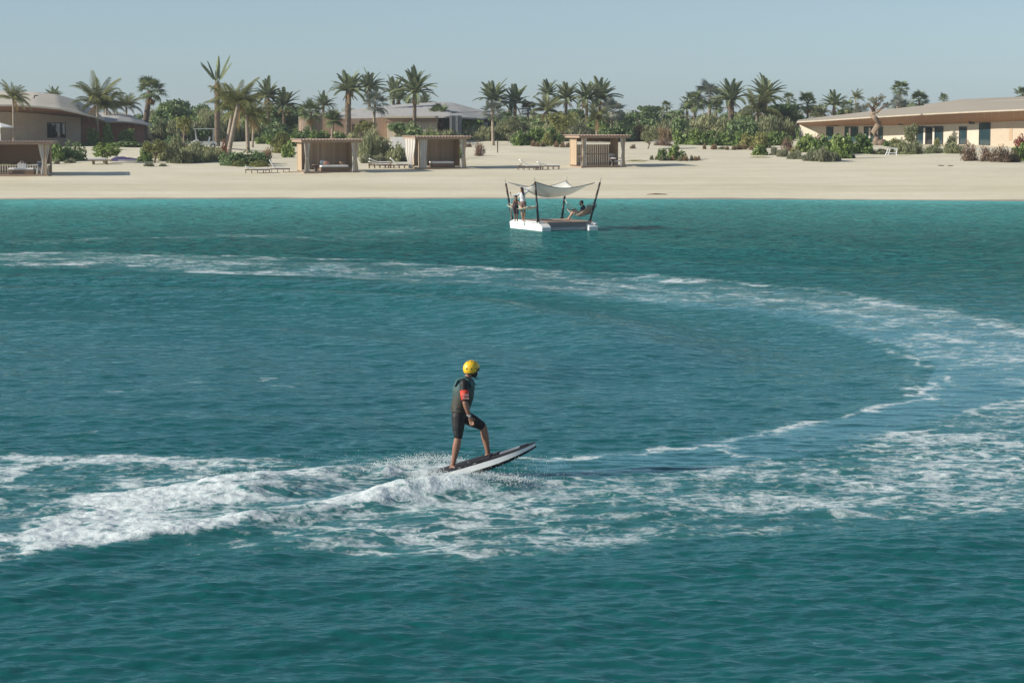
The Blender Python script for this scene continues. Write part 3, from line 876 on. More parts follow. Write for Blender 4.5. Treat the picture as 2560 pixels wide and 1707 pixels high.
def palm(kind, px, py, rpx, bpx, bpy_, label, n=None, group=None, Y=None, trunk_r=None, lean=0.0, sparse=None, seed=None):
    """px, py: middle of the crown; rpx: its half width; bpx, bpy_: where the trunk meets the ground (picture points)"""
    base = on_ground(bpx, bpy_) if Y is None else ground_at(bpx, Y)
    Y = base.y
    py = py + rpx * {'date': .42, 'coco': .22, 'fan': .25, 'silver': .35, 'spiky': .3}[kind]
    top = at_depth(px, py, Y + lean)
    s = scale_at(Y)
    r = random.Random(seed if seed is not None else int(px * 7 + py))
    k = rpx / s / SPAN[kind]
    h = top.z - base.z
    root = thing({'date': 'date_palm', 'coco': 'coconut_palm', 'fan': 'fan_palm', 'silver': 'silver_fan_palm', 'spiky': 'yucca_tree'}[kind], label, 'palm', base, 0, group)
    tr = trunk_r or {'date': .22, 'coco': .14, 'fan': .18, 'silver': .18, 'spiky': .12}[kind] * (.6 + .4 * k)
    mb = MB(); K = 14
    dx = top.x - base.x; dy = top.y - base.y
    bow = r.uniform(-.25, .25)
    pts, rad = [], []
    for i in range(K + 1):
        t = i / K
        e = t + bow * t * (1 - t)
        pts.append((dx * e, dy * e, h * t - .15 * (1 - t)))
        q = tr * (1.35 - .5 * t ** .5 if kind != 'date' else 1.05 - .12 * t)
        if i == 0: q *= 1.25
        if kind == 'date': q *= 1 + (.06 if i % 2 else -.05)
        rad.append(q)
    mb.tube(pts, rad, 9)
    if kind == 'date':   # stubs of cut fronds up the trunk
        for a in range(int(h / .28)):
            t = (a + .5) / int(h / .28 + 1); e = t + bow * t * (1 - t)
            for b in range(5):
                az = b * 1.2566 + a * .6
                c = Vector((dx * e + math.cos(az) * tr, dy * e + math.sin(az) * tr, h * t))
                o = Vector((math.cos(az), math.sin(az), 0)); w = Vector((-math.sin(az), math.cos(az), 0)) * .1
                mb.face([c - w - Vector((0, 0, .14)), c + w - Vector((0, 0, .14)), c + o * .07 + Vector((0, 0, .1))])
    mb.build('trunk', M_TRUNK_DATE if kind in ('date', 'fan') else M_TRUNK_PALE, root, kind != 'date')
    if n is None: n = {'date': 42, 'coco': 23, 'fan': 30, 'silver': 28, 'spiky': 44}[kind]
    if rpx < 24: n = int(n * .7)
    meshes = FROND[kind]
    tp = Vector((dx, dy, h))
    wind = r.uniform(4, 16) if not sparse else 0; waz = r.uniform(-.9, .9); gap = r.uniform(0, 6.28)
    for i in range(n):
        u = (i + .5) / n
        az = i * 2.399963 + r.uniform(-.25, .25)
        if kind == 'date': el = 86 - 84 * u ** .9 + r.uniform(-7, 7); v = min(3, max(0, int(u * 3.4 + r.uniform(-.9, .9))))
        elif kind == 'coco': el = 86 - 76 * u + r.uniform(-8, 8); v = min(3, int(u * 3 + r.random()))
        elif kind == 'spiky': el = 85 - 110 * u + r.uniform(-8, 8); v = i % 2
        else: el = 84 - 108 * u + r.uniform(-9, 9); v = min(3, int(u * 3.2 + r.random() * .8))
        if sparse: az, el, v = sparse[i]
        if not sparse:
            el -= wind * math.cos(az - waz)
            if u > .35 and math.cos(az - gap) > .75 and r.random() < .55: continue
        fs = k * r.uniform(.74, 1.14)
        me = (FROND['sparse'] if sparse else meshes)[v % (2 if sparse else len(meshes))]
        if sparse and i == 3: fs *= .45
        put('frond', me, root, tp + Vector((math.cos(az), math.sin(az), 0)) * tr * .5, (r.uniform(-.3, .3), -R(el), az), fs)
    if kind == 'fan' and rpx > 26:
        for i in range(9):
            put('dead_frond', FROND['deadfan'][0], root, tp - Vector((0, 0, .15)), (0, R(r.uniform(55, 80)), i * .7 + r.uniform(-.2, .2)), k)
    if kind == 'date' and rpx > 30:
        for i in range(r.randint(2, 6)):
            put('dead_frond', FROND['deaddate'][0], root, tp - Vector((0, 0, .1)), (0, R(r.uniform(20, 60)), r.uniform(0, 6.28)), k * r.uniform(.6, .85))
    if kind == 'coco' and rpx > 38:
        for i in range(2):
            put('dead_frond', FROND['deadcoco'][0], root, tp, (0, R(r.uniform(10, 40)), r.uniform(0, 6.28)), k * .9)
    return root

# ---- unit bushes and crowns (radius about 1, base at z = 0 or centred)
def leaf_cloud(seed, clumps, per, leaf, crad=.42, flat=1.0, upright=0.0, aspect=.6, base0=False, shell=.5):
    r = random.Random(seed)
    mb = MB()
    cs = []
    for i in range(clumps):
        for _ in range(30):
            d = Vector((r.gauss(0, 1), r.gauss(0, 1), r.gauss(0, 1))).normalized() * r.uniform(.25, .78)
            if base0: d.z = abs(d.z)
            if all((d - c).length > crad * .55 for c, _ in cs): break
        cs.append((d, crad * r.uniform(.7, 1.15)))
    for c, rad in cs:
        for j in range(per):
            n = Vector((r.gauss(0, 1), r.gauss(0, 1), r.gauss(0, 1))).normalized()
            p = c + n * rad * (shell + (1 - shell) * r.random())
            if base0 and p.z < 0: p.z = abs(p.z) * .4
            p.z *= flat
            q = Vector((r.gauss(0, .7), r.gauss(0, .7), r.gauss(0, .7) + .35)) + n * .8
            if upright > 0: ax = Vector((r.gauss(0, .35), r.gauss(0, .35), upright))
            else: ax = Vector((r.gauss(0, 1), r.gauss(0, 1), r.gauss(0, .6)))
            ax.normalize(); q.normalize()
            b = q.cross(ax)
            if b.length < 1e-3: continue
            b.normalize()
            l = leaf * r.uniform(.7, 1.35)
            a2 = ax * l * .5; b2 = b * l * .5 * aspect
            mb.face([p - a2, p + b2 - a2 * .1, p + a2, p - b2 - a2 * .1])
    return mb

def twigs(seed, n, h=1.0, spread=.6, rad=.025):
    r = random.Random(seed); mb = MB()
    for i in range(n):
        a = i * 2.4 + r.uniform(-.4, .4); o = r.uniform(.25, 1) * spread
        pts = [(0.06 * math.cos(a), .06 * math.sin(a), -.08), (o * .4 * math.cos(a), o * .4 * math.sin(a), h * .4), (o * math.cos(a + r.uniform(-.3, .3)), o * math.sin(a), h * r.uniform(.75, 1))]
        mb.tube(pts, [rad, rad * .7, rad * .3], 4)
    return mb

def ball_tuft(seed, n):
    r = random.Random(seed); mb = MB()
    for i in range(n):
        a = r.uniform(0, 6.283); e = math.asin(r.uniform(.02, 1)); d = Vector((math.cos(a) * math.cos(e), math.sin(a) * math.cos(e), math.sin(e)))
        w = d.cross(Vector((r.gauss(0, 1), r.gauss(0, 1), r.gauss(0, 1)))).normalized() * .05
        L = r.uniform(.75, 1.05)
        mb.face([d * .1 - w * .5, d * .1 + w * .5, d * L * .8 + w, d * L * Vector((1, 1, .96)).length / 1.71, d * L * .8 - w])
    return mb

BUSH = {}
def bush_meshes(key, mat, fn, count=3):
    BUSH[key] = [fn(k).mesh('foliage', mat) for k in range(count)]
bush_meshes('leafy', M_LEAFY, lambda k: leaf_cloud(100 + k, 18, 85, .20, .38, 1.0, aspect=.75, base0=True))
bush_meshes('dark', M_DARK, lambda k: leaf_cloud(110 + k, 20, 90, .17, .40, 1.0, aspect=.7, base0=True))
bush_meshes('yellow', M_YELLOWG, lambda k: leaf_cloud(120 + k, 18, 80, .17, .38, 1.0, aspect=.6, base0=True))
bush_meshes('grey', M_GREYG, lambda k: leaf_cloud(130 + k, 20, 95, .20, .36, 1.0, upright=.9, aspect=.28, base0=True, shell=.3))
bush_meshes('olive', M_OLIVE, lambda k: leaf_cloud(140 + k, 22, 110, .20, .40, 1.0, upright=.6, aspect=.28, base0=True, shell=.3))
bush_meshes('tan', M_TAN, lambda k: leaf_cloud(150 + k, 16, 80, .18, .38, 1.0, upright=.8, aspect=.3, base0=True, shell=.2))
bush_meshes('brown', M_BROWN, lambda k: leaf_cloud(160 + k, 16, 70, .16, .40, 1.0, upright=.5, aspect=.35, base0=True, shell=.2))
bush_meshes('red', M_RED, lambda k: leaf_cloud(170 + k, 12, 70, .18, .40, 1.0, aspect=.7, base0=True))
bush_meshes('tuft', M_TAN, lambda k: ball_tuft(180 + k, 260))
bush_meshes('greentuft', M_GREYG, lambda k: ball_tuft(190 + k, 260))
bush_meshes('lawn', M_LAWN, lambda k: leaf_cloud(195 + k, 40, 60, .05, .25, .5, upright=.9, aspect=.4, base0=True), 1)
CROWN = {
    'dark': [leaf_cloud(200 + k, 24, 95, .17, .36, 1.0, aspect=.7).mesh('crown', M_DARK) for k in range(3)],
    'leafy': [leaf_cloud(210 + k, 20, 80, .19, .34, 1.0, aspect=.75).mesh('crown', M_LEAFY) for k in range(2)],
    'yellow': [leaf_cloud(220 + k, 20, 75, .16, .33, 1.0, aspect=.6).mesh('crown', M_YELLOWG) for k in range(2)],
    'grey': [leaf_cloud(230 + k, 24, 70, .13, .30, 1.0, aspect=.4, shell=.2).mesh('crown', M_GREYG) for k in range(2)],
    'olive': [leaf_cloud(240 + k, 22, 90, .16, .34, 1.0, aspect=.45).mesh('crown', M_OLIVE) for k in range(2)],
}
TWIG = [twigs(300 + k, 7).mesh('stem', M_BARK) for k in range(3)]
_bc = [0]

def shrub(kind, px, by, wpx, hpx, label, name='shrub', cat='shrub', group=None, Y=None, deep=None):
    """px: middle column, by: picture row of its foot, wpx: full width, hpx: height"""
    base = on_ground(px, by) if Y is None else ground_at(px, Y)
    s = scale_at(base.y)
    _bc[0] += 1; k = _bc[0]
    root = thing(name, label, cat, base, (k * 1.7) % 6.28 if wpx < hpx * 2.2 else 0, group)
    rx = wpx / 2 / s * 1.14; rz = hpx / s * 1.22
    ry = deep or (min(rx, max(rz, .5)) * 1.0)
    put('foliage', BUSH[kind][k % len(BUSH[kind])], root, (0, 0, -.03), (0, 0, 0), (rx, ry, rz))
    if kind not in ('tuft', 'greentuft', 'lawn'):
        put('stem', TWIG[k % 3], root, (0, 0, 0), (0, 0, k), (rx * .8, ry * .8, rz * .8))
    return root

def tree(kind, px, py, wpx, hpx, bpx, by, label, Y=None, tr=.09, name='broadleaf_tree', forks=4):
    """px, py: middle of the crown; wpx, hpx: its size; bpx, by: foot of the trunk"""
    base = on_ground(bpx, by) if Y is None else ground_at(bpx, Y)
    s = scale_at(base.y)
    _bc[0] += 1; k = _bc[0]
    c = at_depth(px, py, base.y) - base
    root = thing(name, label, 'tree', base)
    rx, rz = wpx / 2 / s * 1.16, hpx / 2 / s * 1.16
    r = random.Random(k)
    mb = MB()
    fork = Vector((c.x * .5 + r.uniform(-.1, .1), c.y * .5, max(.3, c.z - rz * 1.0)))
    mb.tube([(0, 0, -.15), (fork.x * .5 + r.uniform(-.08, .08), 0, fork.z * .5), fork], [tr * 1.35, tr, tr * .85], 7)
    for i in range(forks):
        a = i * 6.283 / forks + r.uniform(-.4, .4)
        e = c + Vector((math.cos(a) * rx * .55, math.sin(a) * rx * .55, r.uniform(-.1, .5) * rz))
        mb.tube([fork - Vector((0, 0, .05)), fork.lerp(e, .5) + Vector((0, 0, .1 * rz)), e], [tr * .7, tr * .45, tr * .15], 5)
    mb.build('trunk', M_BARK, root, True)
    put('crown', CROWN[kind][k % len(CROWN[kind])], root, c, (0, 0, k * 1.3), (rx, min(rx, rz * 1.6), rz))
    return root

# ---------------------------------------------------------------- palms, left to right
palm('coco', 33, 240, 44, 35, 352, 'coconut palm at the left edge in front of the pale curved house', Y=236)
palm('date', 133, 236, 26, 133, 346, 'palm tips just showing above the roof of the pale left house', Y=330)
palm('coco', 243, 246, 66, 245, 362, 'large coconut palm with wide fronds beside the pale left house', seed=3)
palm('coco', 266, 262, 46, 263, 360, 'thin coconut palm tucked behind the large coconut palm near the left house', seed=5)
palm('coco', 315, 256, 40, 316, 357, 'small coconut palm with yellow frond bases before the dark brown wall', seed=9)
palm('fan', 375, 218, 42, 358, 355, 'fan palm with a thick leaning trunk right of the left house', trunk_r=.36)
palm('date', 543, 182, 54, 543, 366, 'tall bare date palm with a few upright fronds, highest in the picture', n=7, trunk_r=.30,
     sparse=[(3.1, 55, 0), (2.9, 73, 0), (.1, 60, 0), (4.4, 84, 1), (3.3, 62, 1), (.5, 70, 0), (1.5, 80, 1)])
palm('coco', 582, 262, 72, 566, 372, 'coconut palm with broad fronds at the left of the coconut clump', seed=21, trunk_r=.2)
palm('coco', 596, 246, 60, 570, 388, 'coconut palm on a curved pale trunk in the middle of the coconut clump', seed=25, trunk_r=.2)
palm('coco', 617, 276, 56, 620, 380, 'shorter coconut palm with drooping fronds in the coconut clump', seed=27, trunk_r=.18)
palm('coco', 634, 290, 46, 631, 369, 'thin coconut palm at the right end of the coconut clump', seed=33)
palm('date', 670, 226, 42, 672, 348, 'date palm with upswept fronds standing alone right of the coconut clump', Y=300)
palm('date', 710, 248, 40, 710, 350, 'lower date palm with arching fronds above the dark bushy tree', Y=300)
palm('fan', 777, 272, 36, 780, 352, 'fan palm in front of the round brown wall', seed=41)
palm('date', 808, 252, 30, 808, 346, 'faint date palm behind the round brown wall', Y=340)
palm('spiky', 834, 290, 34, 829, 354, 'spiky yucca tree right of the round brown wall', seed=43)
palm('date', 871, 210, 44, 869, 356, 'tall thick date palm left of the grey shell roof', trunk_r=.36)
palm('date', 922, 204, 40, 926, 350, 'date palm rising behind the silver fan palm at the grey roof', Y=312)
palm('silver', 936, 246, 40, 935, 352, 'silver blue fan palm in front of the grey shell roof', seed=47)
palm('date', 984, 220, 38, 984, 340, 'left one of the two palms behind the crest of the grey shell roof', Y=345)
palm('date', 997, 236, 32, 997, 340, 'right one of the two palms behind the crest of the grey shell roof', Y=335)
palm('date', 1037, 212, 52, 1036, 352, 'tall date palm with a full round crown before the cream parapet')
palm('date', 1022, 250, 18, 1022, 340, 'small palm tips over the grey roof left of its apex', Y=350)
palm('date', 1062, 250, 24, 1062, 340, 'low palm tips over the grey roof beside the full round date palm', Y=352)
palm('fan', 1098, 280, 34, 1098, 352, 'bushy fan palm at the cream parapet near the grey box', seed=53)
palm('date', 1232, 232, 48, 1231, 352, 'date palm rising above the silver palm right of the grey roof', Y=318)
palm('silver', 1231, 268, 34, 1233, 364, 'silver fan palm on a pale trunk standing on open sand', seed=55)
palm('date', 1288, 242, 42, 1288, 350, 'dark date palm right of the silver palm on the sand', Y=320)
palm('silver', 1320, 266, 28, 1320, 350, 'small silver fan palm beside the dark date palm', Y=322)
palm('date', 1369, 224, 32, 1369, 348, 'date palm top above the slim coconut palm in the middle garden', Y=335)
palm('coco', 1367, 268, 42, 1367, 350, 'slim coconut palm in the middle garden', Y=300)
palm('date', 1415, 232, 38, 1415, 348, 'date palm with a clear trunk over the yellowish round tree', Y=320)
palm('date', 1466, 232, 40, 1467, 348, 'left one of the paired date palms above the right hand cabana', Y=318)
palm('date', 1499, 230, 46, 1499, 348, 'right one of the paired date palms above the right hand cabana', Y=325)
palm('coco', 1492, 290, 42, 1491, 352, 'low coconut palm directly above the right hand cabana roof', Y=285)
palm('silver', 1530, 266, 40, 1527, 352, 'silver fan palm at the right corner of the right hand cabana', Y=290)
palm('fan', 1667, 262, 17, 1667, 345, 'small far fan palm over the low round trees', Y=360)
palm('fan', 1654, 277, 15, 1654, 345, 'smaller far fan palm leaning against its taller neighbour', Y=365)
palm('date', 1718, 262, 26, 1718, 346, 'far date palm at the left of the tall fan palm group', Y=350)
palm('fan', 1736, 246, 32, 1736, 340, 'fan palm on a white trunk at the left of the big silver palm', Y=305)
palm('silver', 1774, 226, 46, 1773, 344, 'big silver fan palm, tallest on the right half of the garden', seed=61, trunk_r=.26)
palm('fan', 1790, 262, 26, 1792, 344, 'shaded fan palm half hidden by the big silver palm', Y=330)
palm('date', 1828, 232, 46, 1827, 342, 'date palm on a thick trunk right of the big silver palm', trunk_r=.4, Y=318)
palm('date', 1913, 226, 48, 1912, 342, 'date palm behind the wide low coconut palm', Y=328)
palm('coco', 1893, 266, 62, 1893, 352, 'wide low coconut palm with a yellow drooping frond', seed=63, trunk_r=.22)
palm('fan', 1971, 244, 22, 1971, 345, 'small fan palm left of the right house roof', Y=345)
palm('fan', 2019, 250, 32, 2019, 346, 'dense fan palm just behind the low end of the right house roof', Y=330)
palm('date', 2085, 250, 34, 2085, 346, 'pale green date palm behind the right house roof', Y=340)
palm('fan', 2119, 262, 22, 2119, 346, 'low dark fan palm between two taller palms behind the right roof', Y=348)
palm('coco', 2139, 240, 22, 2138, 346, 'slender coconut palm with a yellow heart behind the right roof', Y=352)
palm('silver', 2244, 254, 30, 2244, 346, 'silver palm behind the gnarled tree and the right roof', Y=345)
palm('fan', 2251, 218, 26, 2252, 346, 'tallest fan palm behind the right house roof', Y=350)
palm('fan', 2298, 246, 30, 2298, 346, 'broad fan palm sunk behind the right roof', Y=352)
palm('fan', 2359, 246, 20, 2359, 346, 'lone small fan palm crown above the right roof ridge', Y=358)
palm('fan', 2556, 232, 28, 2556, 346, 'fan palm cut by the right edge of the picture', Y=350)

# ---------------------------------------------------------------- trees
tree('dark', 425, 292, 86, 78, 425, 352, 'dense dark tree behind the leaning fan palm', Y=310)
tree('dark', 468, 300, 62, 66, 470, 352, 'dark tree above the golf cart', Y=325)
tree('dark', 400, 300, 50, 60, 402, 352, 'dark rounded tree close behind the leaning fan palm trunk', Y=298)
tree('dark', 505, 288, 50, 60, 505, 350, 'far dark tree left of the tall bare date palm', Y=350)
tree('yellow', 461, 312, 40, 50, 457, 374, 'young yellow green tree on a thin trunk beside the golf cart')
tree('yellow', 390, 366, 64, 44, 384, 408, 'low yellow green tree spreading by the purple cover')
tree('leafy', 261, 374, 80, 38, 261, 408, 'flat topped little tree on one stem above the white bench')
tree('dark', 700, 300, 96, 76, 700, 350, 'broad dark tree behind the yellow green hedge bush', Y=305)
tree('dark', 650, 306, 60, 70, 650, 350, 'dark tree right behind the coconut clump', Y=312)
tree('olive', 560, 318, 70, 60, 560, 352, 'olive tree behind the coconut clump trunks', Y=300)
tree('dark', 750, 292, 46, 50, 750, 350, 'dark tree left of the fan palm at the round wall', Y=325)
tree('yellow', 908, 316, 60, 42, 906, 356, 'yellow green forked tree before the wood panel wall', forks=5)
tree('dark', 994, 320, 58, 30, 993, 366, 'flat crowned slim tree in front of the white stepped wall', tr=.06)
tree('olive', 875, 290, 60, 44, 880, 350, 'olive tree behind the thick date palm', Y=322)
tree('olive', 1284, 314, 82, 44, 1284, 356, 'grey olive feathery tree right of the silver palm on the sand', Y=290)
tree('dark', 1325, 318, 50, 44, 1325, 352, 'dark tree behind the grey olive feathery tree', Y=318)
tree('yellow', 1404, 304, 74, 60, 1410, 357, 'yellowish round tree on a thin stem over the leafy hedge', tr=.06, Y=278)
tree('dark', 1448, 308, 60, 52, 1448, 352, 'dark tree left of the paired date palms', Y=322)
tree('dark', 1545, 318, 70, 48, 1545, 352, 'dark low tree behind the silver palm at the right hand cabana', Y=322)
tree('dark', 1600, 300, 70, 40, 1600, 345, 'far dark tree left of the low pale roof', Y=370)
tree('dark', 1622, 284, 62, 46, 1622, 345, 'far round tree over the low pale roof', Y=375)
tree('dark', 1690, 296, 62, 44, 1690, 345, 'far dark tree left of the tall fan palm group', Y=345)
tree('olive', 1624, 336, 50, 44, 1618, 372, 'layered small conifer like tree on the open sand', tr=.07)
tree('dark', 1962, 292, 84, 76, 1962, 350, 'glossy dark tree beside the low end of the right roof', Y=300)
tree('dark', 1905, 322, 80, 42, 1905, 350, 'dark tree under the wide low coconut palm', Y=295)
tree('olive', 2045, 282, 70, 44, 2045, 346, 'olive tree rising behind the low end of the right roof', Y=340)
tree('dark', 2110, 286, 70, 30, 2110, 346, 'dark tree crown behind the right roof under the pale date palm', Y=352)
tree('grey', 2150, 272, 56, 40, 2150, 346, 'thin grey tree crown behind the gnarled tree', Y=350)
tree('grey', 2260, 268, 60, 40, 2260, 346, 'grey tree crown under the tallest fan palm', Y=355)
tree('olive', 2276, 336, 44, 56, 2282, 366, 'dark pine like tree against the glass of the right house', Y=258, name='conifer_tree')
# the gnarled tree before the right house
gb = ground_at(2195, 262)
gt = thing('gnarled_tree', 'gnarled tree with a twisted bare trunk before the right house', 'tree', gb)
sc_ = scale_at(262)
mb = MB()
gp = [(2195, 366), (2191, 345), (2184, 330), (2196, 312), (2192, 300), (2180, 288), (2184, 272), (2190, 258)]
pts = [at_depth(a, b, 262 + .3 * math.sin(i * 1.3)) - gb for i, (a, b) in enumerate(gp)]
mb.tube(pts, [.62, .42, .34, .36, .3, .30, .24, .12], 9)
for (a, b), (c, d) in (((2184, 278), (2168, 258)), ((2186, 272), (2206, 252)), ((2184, 284), (2212, 270)), ((2196, 312), (2204, 304)), ((2188, 262), (2192, 240)), ((2190, 282), (2222, 262))):
    p0, p1 = at_depth(a, b, 262) - gb, at_depth(c, d, 261.6) - gb
    mb.tube([p0, (p0 + p1) / 2 + Vector((0, .2, .1)), p1], [.2, .13, .04], 6)
mb.build('trunk', M_BARK, gt, True)
for k, (a, b, w, h) in enumerate(((2180, 250, 26, 24), (2202, 246, 30, 26), (2216, 262, 30, 20), (2192, 262, 26, 18), (2170, 262, 18, 16))):
    put('crown', CROWN['grey'][k % 2], gt, at_depth(a, b, 262) - gb, (0, 0, k), (w / 2 / sc_, w / 2 / sc_, h / 2 / sc_))
mb = MB()
mb.ellipsoid((0, 0, 0), (.6, .5, .45), 9, 6)
rk = mb.build('root_burl', M_BARK, gt, True, at_depth(2206, 358, 261.5) - gb)

# ---------------------------------------------------------------- shrubs
def row(kind, items, labels, **kw):
    for (px, by, w, h), l in zip(items, labels): shrub(kind, px, by, w, h, l, **kw)

shrub('brown', 60, 350, 44, 34, 'dry flowering shrub behind the left cut cabana roof, under the coconut palm')
shrub('brown', 105, 350, 40, 30, 'dry reddish shrub below the dark window of the left house')
shrub('olive', 16, 372, 60, 40, 'olive climber showing through the left cut cabana', Y=200)
shrub('olive', 62, 372, 50, 36, 'flowering olive bush showing through the left cut cabana', Y=200)
shrub('leafy', 146, 404, 56, 42, 'round glossy bush right of the left cut cabana')
shrub('dark', 186, 402, 62, 42, 'dark round bush between the glossy bush and the white bench')
shrub('grey', 175, 408, 30, 14, 'low straggly plant in front of the dark round bush')
shrub('grey', 142, 410, 20, 14, 'tiny tan plant under the round glossy bush')
shrub('leafy', 234, 358, 34, 44, 'clipped hedge block left of the twin coconut trunks', name='hedge', cat='hedge', Y=262)
shrub('leafy', 268, 358, 34, 46, 'clipped hedge block right of the twin coconut trunks', name='hedge', cat='hedge', Y=262)
shrub('leafy', 320, 356, 52, 36, 'clipped hedge block before the dark brown wall', name='hedge', cat='hedge', Y=264)
shrub('dark', 225, 366, 70, 12, 'low long hedge strip below the pale left house', name='hedge', cat='hedge', deep=1.2)
shrub('dark', 320, 368, 90, 13, 'low long hedge strip below the dark brown wall', name='hedge', cat='hedge', deep=1.2)
shrub('greentuft', 372, 416, 30, 10, 'small green tuft on the sand before the low yellow green tree')
shrub('greentuft', 408, 416, 22, 8, 'flat green tuft beside the small green tuft on the sand')
row('olive', [(415, 402, 44, 40), (452, 408, 66, 40), (492, 406, 66, 34), (532, 404, 50, 26)],
    ['olive shrub right of the low yellow green tree', 'broad grey olive shrub on the dune edge left of the cart', 'broad olive shrub below the golf cart', 'low olive shrub left of the coconut clump foot'])
shrub('dark', 430, 372, 40, 34, 'dark shrub at the back of the dune left of the yellow green sapling')
shrub('dark', 498, 376, 30, 18, 'small dark shrub in front of the golf cart wheels')
shrub('red', 560, 392, 24, 34, 'dark red leaved shrub at the foot of the coconut clump')
row('dark', [(585, 414, 66, 34), (625, 414, 70, 34), (655, 410, 44, 26)],
    ['dark low shrub at the foot of the curved coconut trunk', 'dark spreading ground shrub left of the paired loungers', 'dark ground shrub nearest the lounger with a raised back'])
row('yellow', [(607, 416, 60, 16), (650, 417, 50, 16)], ['yellow green ground cover under the dark low shrub', 'yellow green ground cover right under the coconut clump'])
shrub('tan', 665, 396, 36, 26, 'dry twiggy shrub behind the loungers left of the first full cabana')
shrub('yellow', 702, 382, 56, 44, 'yellow green hedge bush left of the first full cabana')
shrub('leafy', 722, 394, 36, 36, 'glossy bush against the side wall of the first full cabana')
shrub('olive', 640, 352, 70, 40, 'shaded olive thicket behind the coconut clump', Y=290)
shrub('olive', 590, 352, 60, 44, 'shaded thicket seen between the coconut trunks', Y=288)
shrub('dark', 690, 352, 90, 44, 'dark thicket left of the round brown wall', Y=285)
shrub('leafy', 795, 352, 80, 30, 'bright leafy mound over the roof of the first full cabana', Y=262)
shrub('leafy', 848, 352, 44, 30, 'bright leafy bush under the spiky yucca tree', Y=262)
shrub('leafy', 880, 352, 36, 26, 'leafy bush at the foot of the thick date palm', Y=264)
row('olive', [(926, 402, 56, 58), (962, 400, 60, 58), (992, 404, 52, 40), (900, 392, 40, 40)],
    ['tall olive shrub right of the first full cabana', 'tall olive shrub between the two left full cabanas', 'low olive shrub left of the second full cabana', 'olive shrub behind the curtain of the first full cabana'])
row('grey', [(915, 408, 36, 24), (950, 408, 44, 22), (1000, 404, 44, 20)],
    ['grey green shrub left behind the stacked loungers', 'grey green shrub behind the stacked loungers', 'grey green shrub at the side of the second full cabana'])
shrub('leafy', 1072, 352, 86, 26, 'bright leafy mound over the roof of the second full cabana', Y=262)
shrub('olive', 1080, 346, 60, 36, 'olive bush beneath the bushy fan palm', Y=275)
row('olive', [(1178, 350, 52, 42), (1212, 352, 52, 40), (1258, 352, 50, 44), (1300, 352, 70, 40), (1350, 354, 68, 44)],
    ['olive bush right of the grey box wall', 'olive bush left of the silver palm on the sand', 'olive bush right behind the silver palm on the sand', 'olive bush behind the leafy hedge start', 'soft brown olive bush under the slim coconut palm'])
shrub('leafy', 1146, 384, 26, 32, 'green bush seen through the second full cabana', Y=212)
shrub('brown', 1198, 390, 30, 32, 'round dry brown bush on the sand right of the second full cabana')
shrub('brown', 1170, 368, 20, 14, 'little dark bush by the sand path')
row('leafy', [(1300, 364, 50, 36), (1340, 362, 56, 36), (1380, 362, 50, 38)],
    ['leafy hedge bush at the left end of the middle hedge', 'leafy hedge bush in the middle of the middle hedge', 'leafy hedge bush at the right end of the middle hedge'])
shrub('yellow', 1368, 366, 30, 36, 'yellow leaved bush in front of the middle hedge')
row('tuft', [(1333, 366, 15, 14), (1344, 367, 13, 13), (1357, 367, 13, 14), (1391, 368, 15, 14), (1406, 369, 14, 14), (1420, 368, 14, 12)],
    ['small round tan grass tuft at the foot of the middle hedge'] * 6, group='tufts along the middle hedge', name='grass_tuft', cat='tuft')
row('olive', [(1560, 352, 60, 38), (1590, 352, 50, 36)], ['olive bush right of the right hand cabana', 'olive bush left of the layered small tree'])
shrub('tan', 1600, 358, 50, 46, 'tan feathery bush behind the layered small tree', Y=292)
shrub('tan', 1663, 352, 48, 40, 'tan feathery bush left of the long leafy hedge', Y=285)
shrub('brown', 1660, 364, 48, 20, 'dark flat shrub between the layered tree and the long hedge')
shrub('brown', 1582, 372, 16, 12, 'tiny dark bush beside the right hand cabana')
shrub('olive', 1815, 346, 92, 50, 'big olive mound under the thick trunked date palm', Y=295)
shrub('olive', 1750, 346, 60, 40, 'olive thicket at the foot of the big silver palm', Y=300)
row('leafy', [(1700, 362, 46, 32), (1735, 363, 50, 34), (1775, 364, 52, 34), (1815, 364, 52, 34), (1852, 366, 46, 32), (1930, 364, 50, 32), (1960, 364, 44, 32)],
    ['first bush at the left end of the long leafy hedge', 'second bush from the left end of the long leafy hedge', 'third bush from the left of the long leafy hedge', 'bush in the long leafy hedge under the olive mound',
     'bush in the long leafy hedge just left of its yellow part', 'bush in the long leafy hedge right of its yellow part', 'last bush at the right end of the long leafy hedge'])
row('yellow', [(1868, 370, 44, 34), (1902, 370, 46, 34)], ['yellowing bush in the long hedge left of the grass mound', 'yellow brown bush in the long hedge above the grass mound'])
row('tuft', [(1761, 373, 10, 14), (1785, 374, 18, 13), (1818, 375, 12, 10), (1835, 375, 14, 12), (1848, 374, 16, 14), (1862, 374, 14, 14), (1878, 375, 12, 10)],
    ['small round tan grass tuft at the foot of the long hedge'] * 7, group='tufts along the long hedge', name='grass_tuft', cat='tuft')
shrub('grey', 1805, 374, 20, 10, 'low grey shrub among the tufts of the long hedge')
row('olive', [(400, 396, 56, 42), (440, 392, 70, 44), (478, 398, 60, 38), (515, 396, 60, 34), (548, 398, 44, 28)],
    ['olive shrub close behind the low yellow green tree', 'olive shrub on the dune crest below the sapling', 'olive shrub on the dune crest under the cart', 'olive shrub on the dune right of the cart', 'olive shrub touching the red leaved shrub'])
row('leafy', [(365, 404, 40, 30), (700, 362, 60, 30), (660, 360, 50, 22), (740, 366, 40, 30)],
    ['glossy bush left of the low yellow green tree', 'glossy bush behind the yellow green hedge bush', 'low glossy bush at the sand path by the coconut clump', 'glossy bush behind the side wall of the first full cabana'])
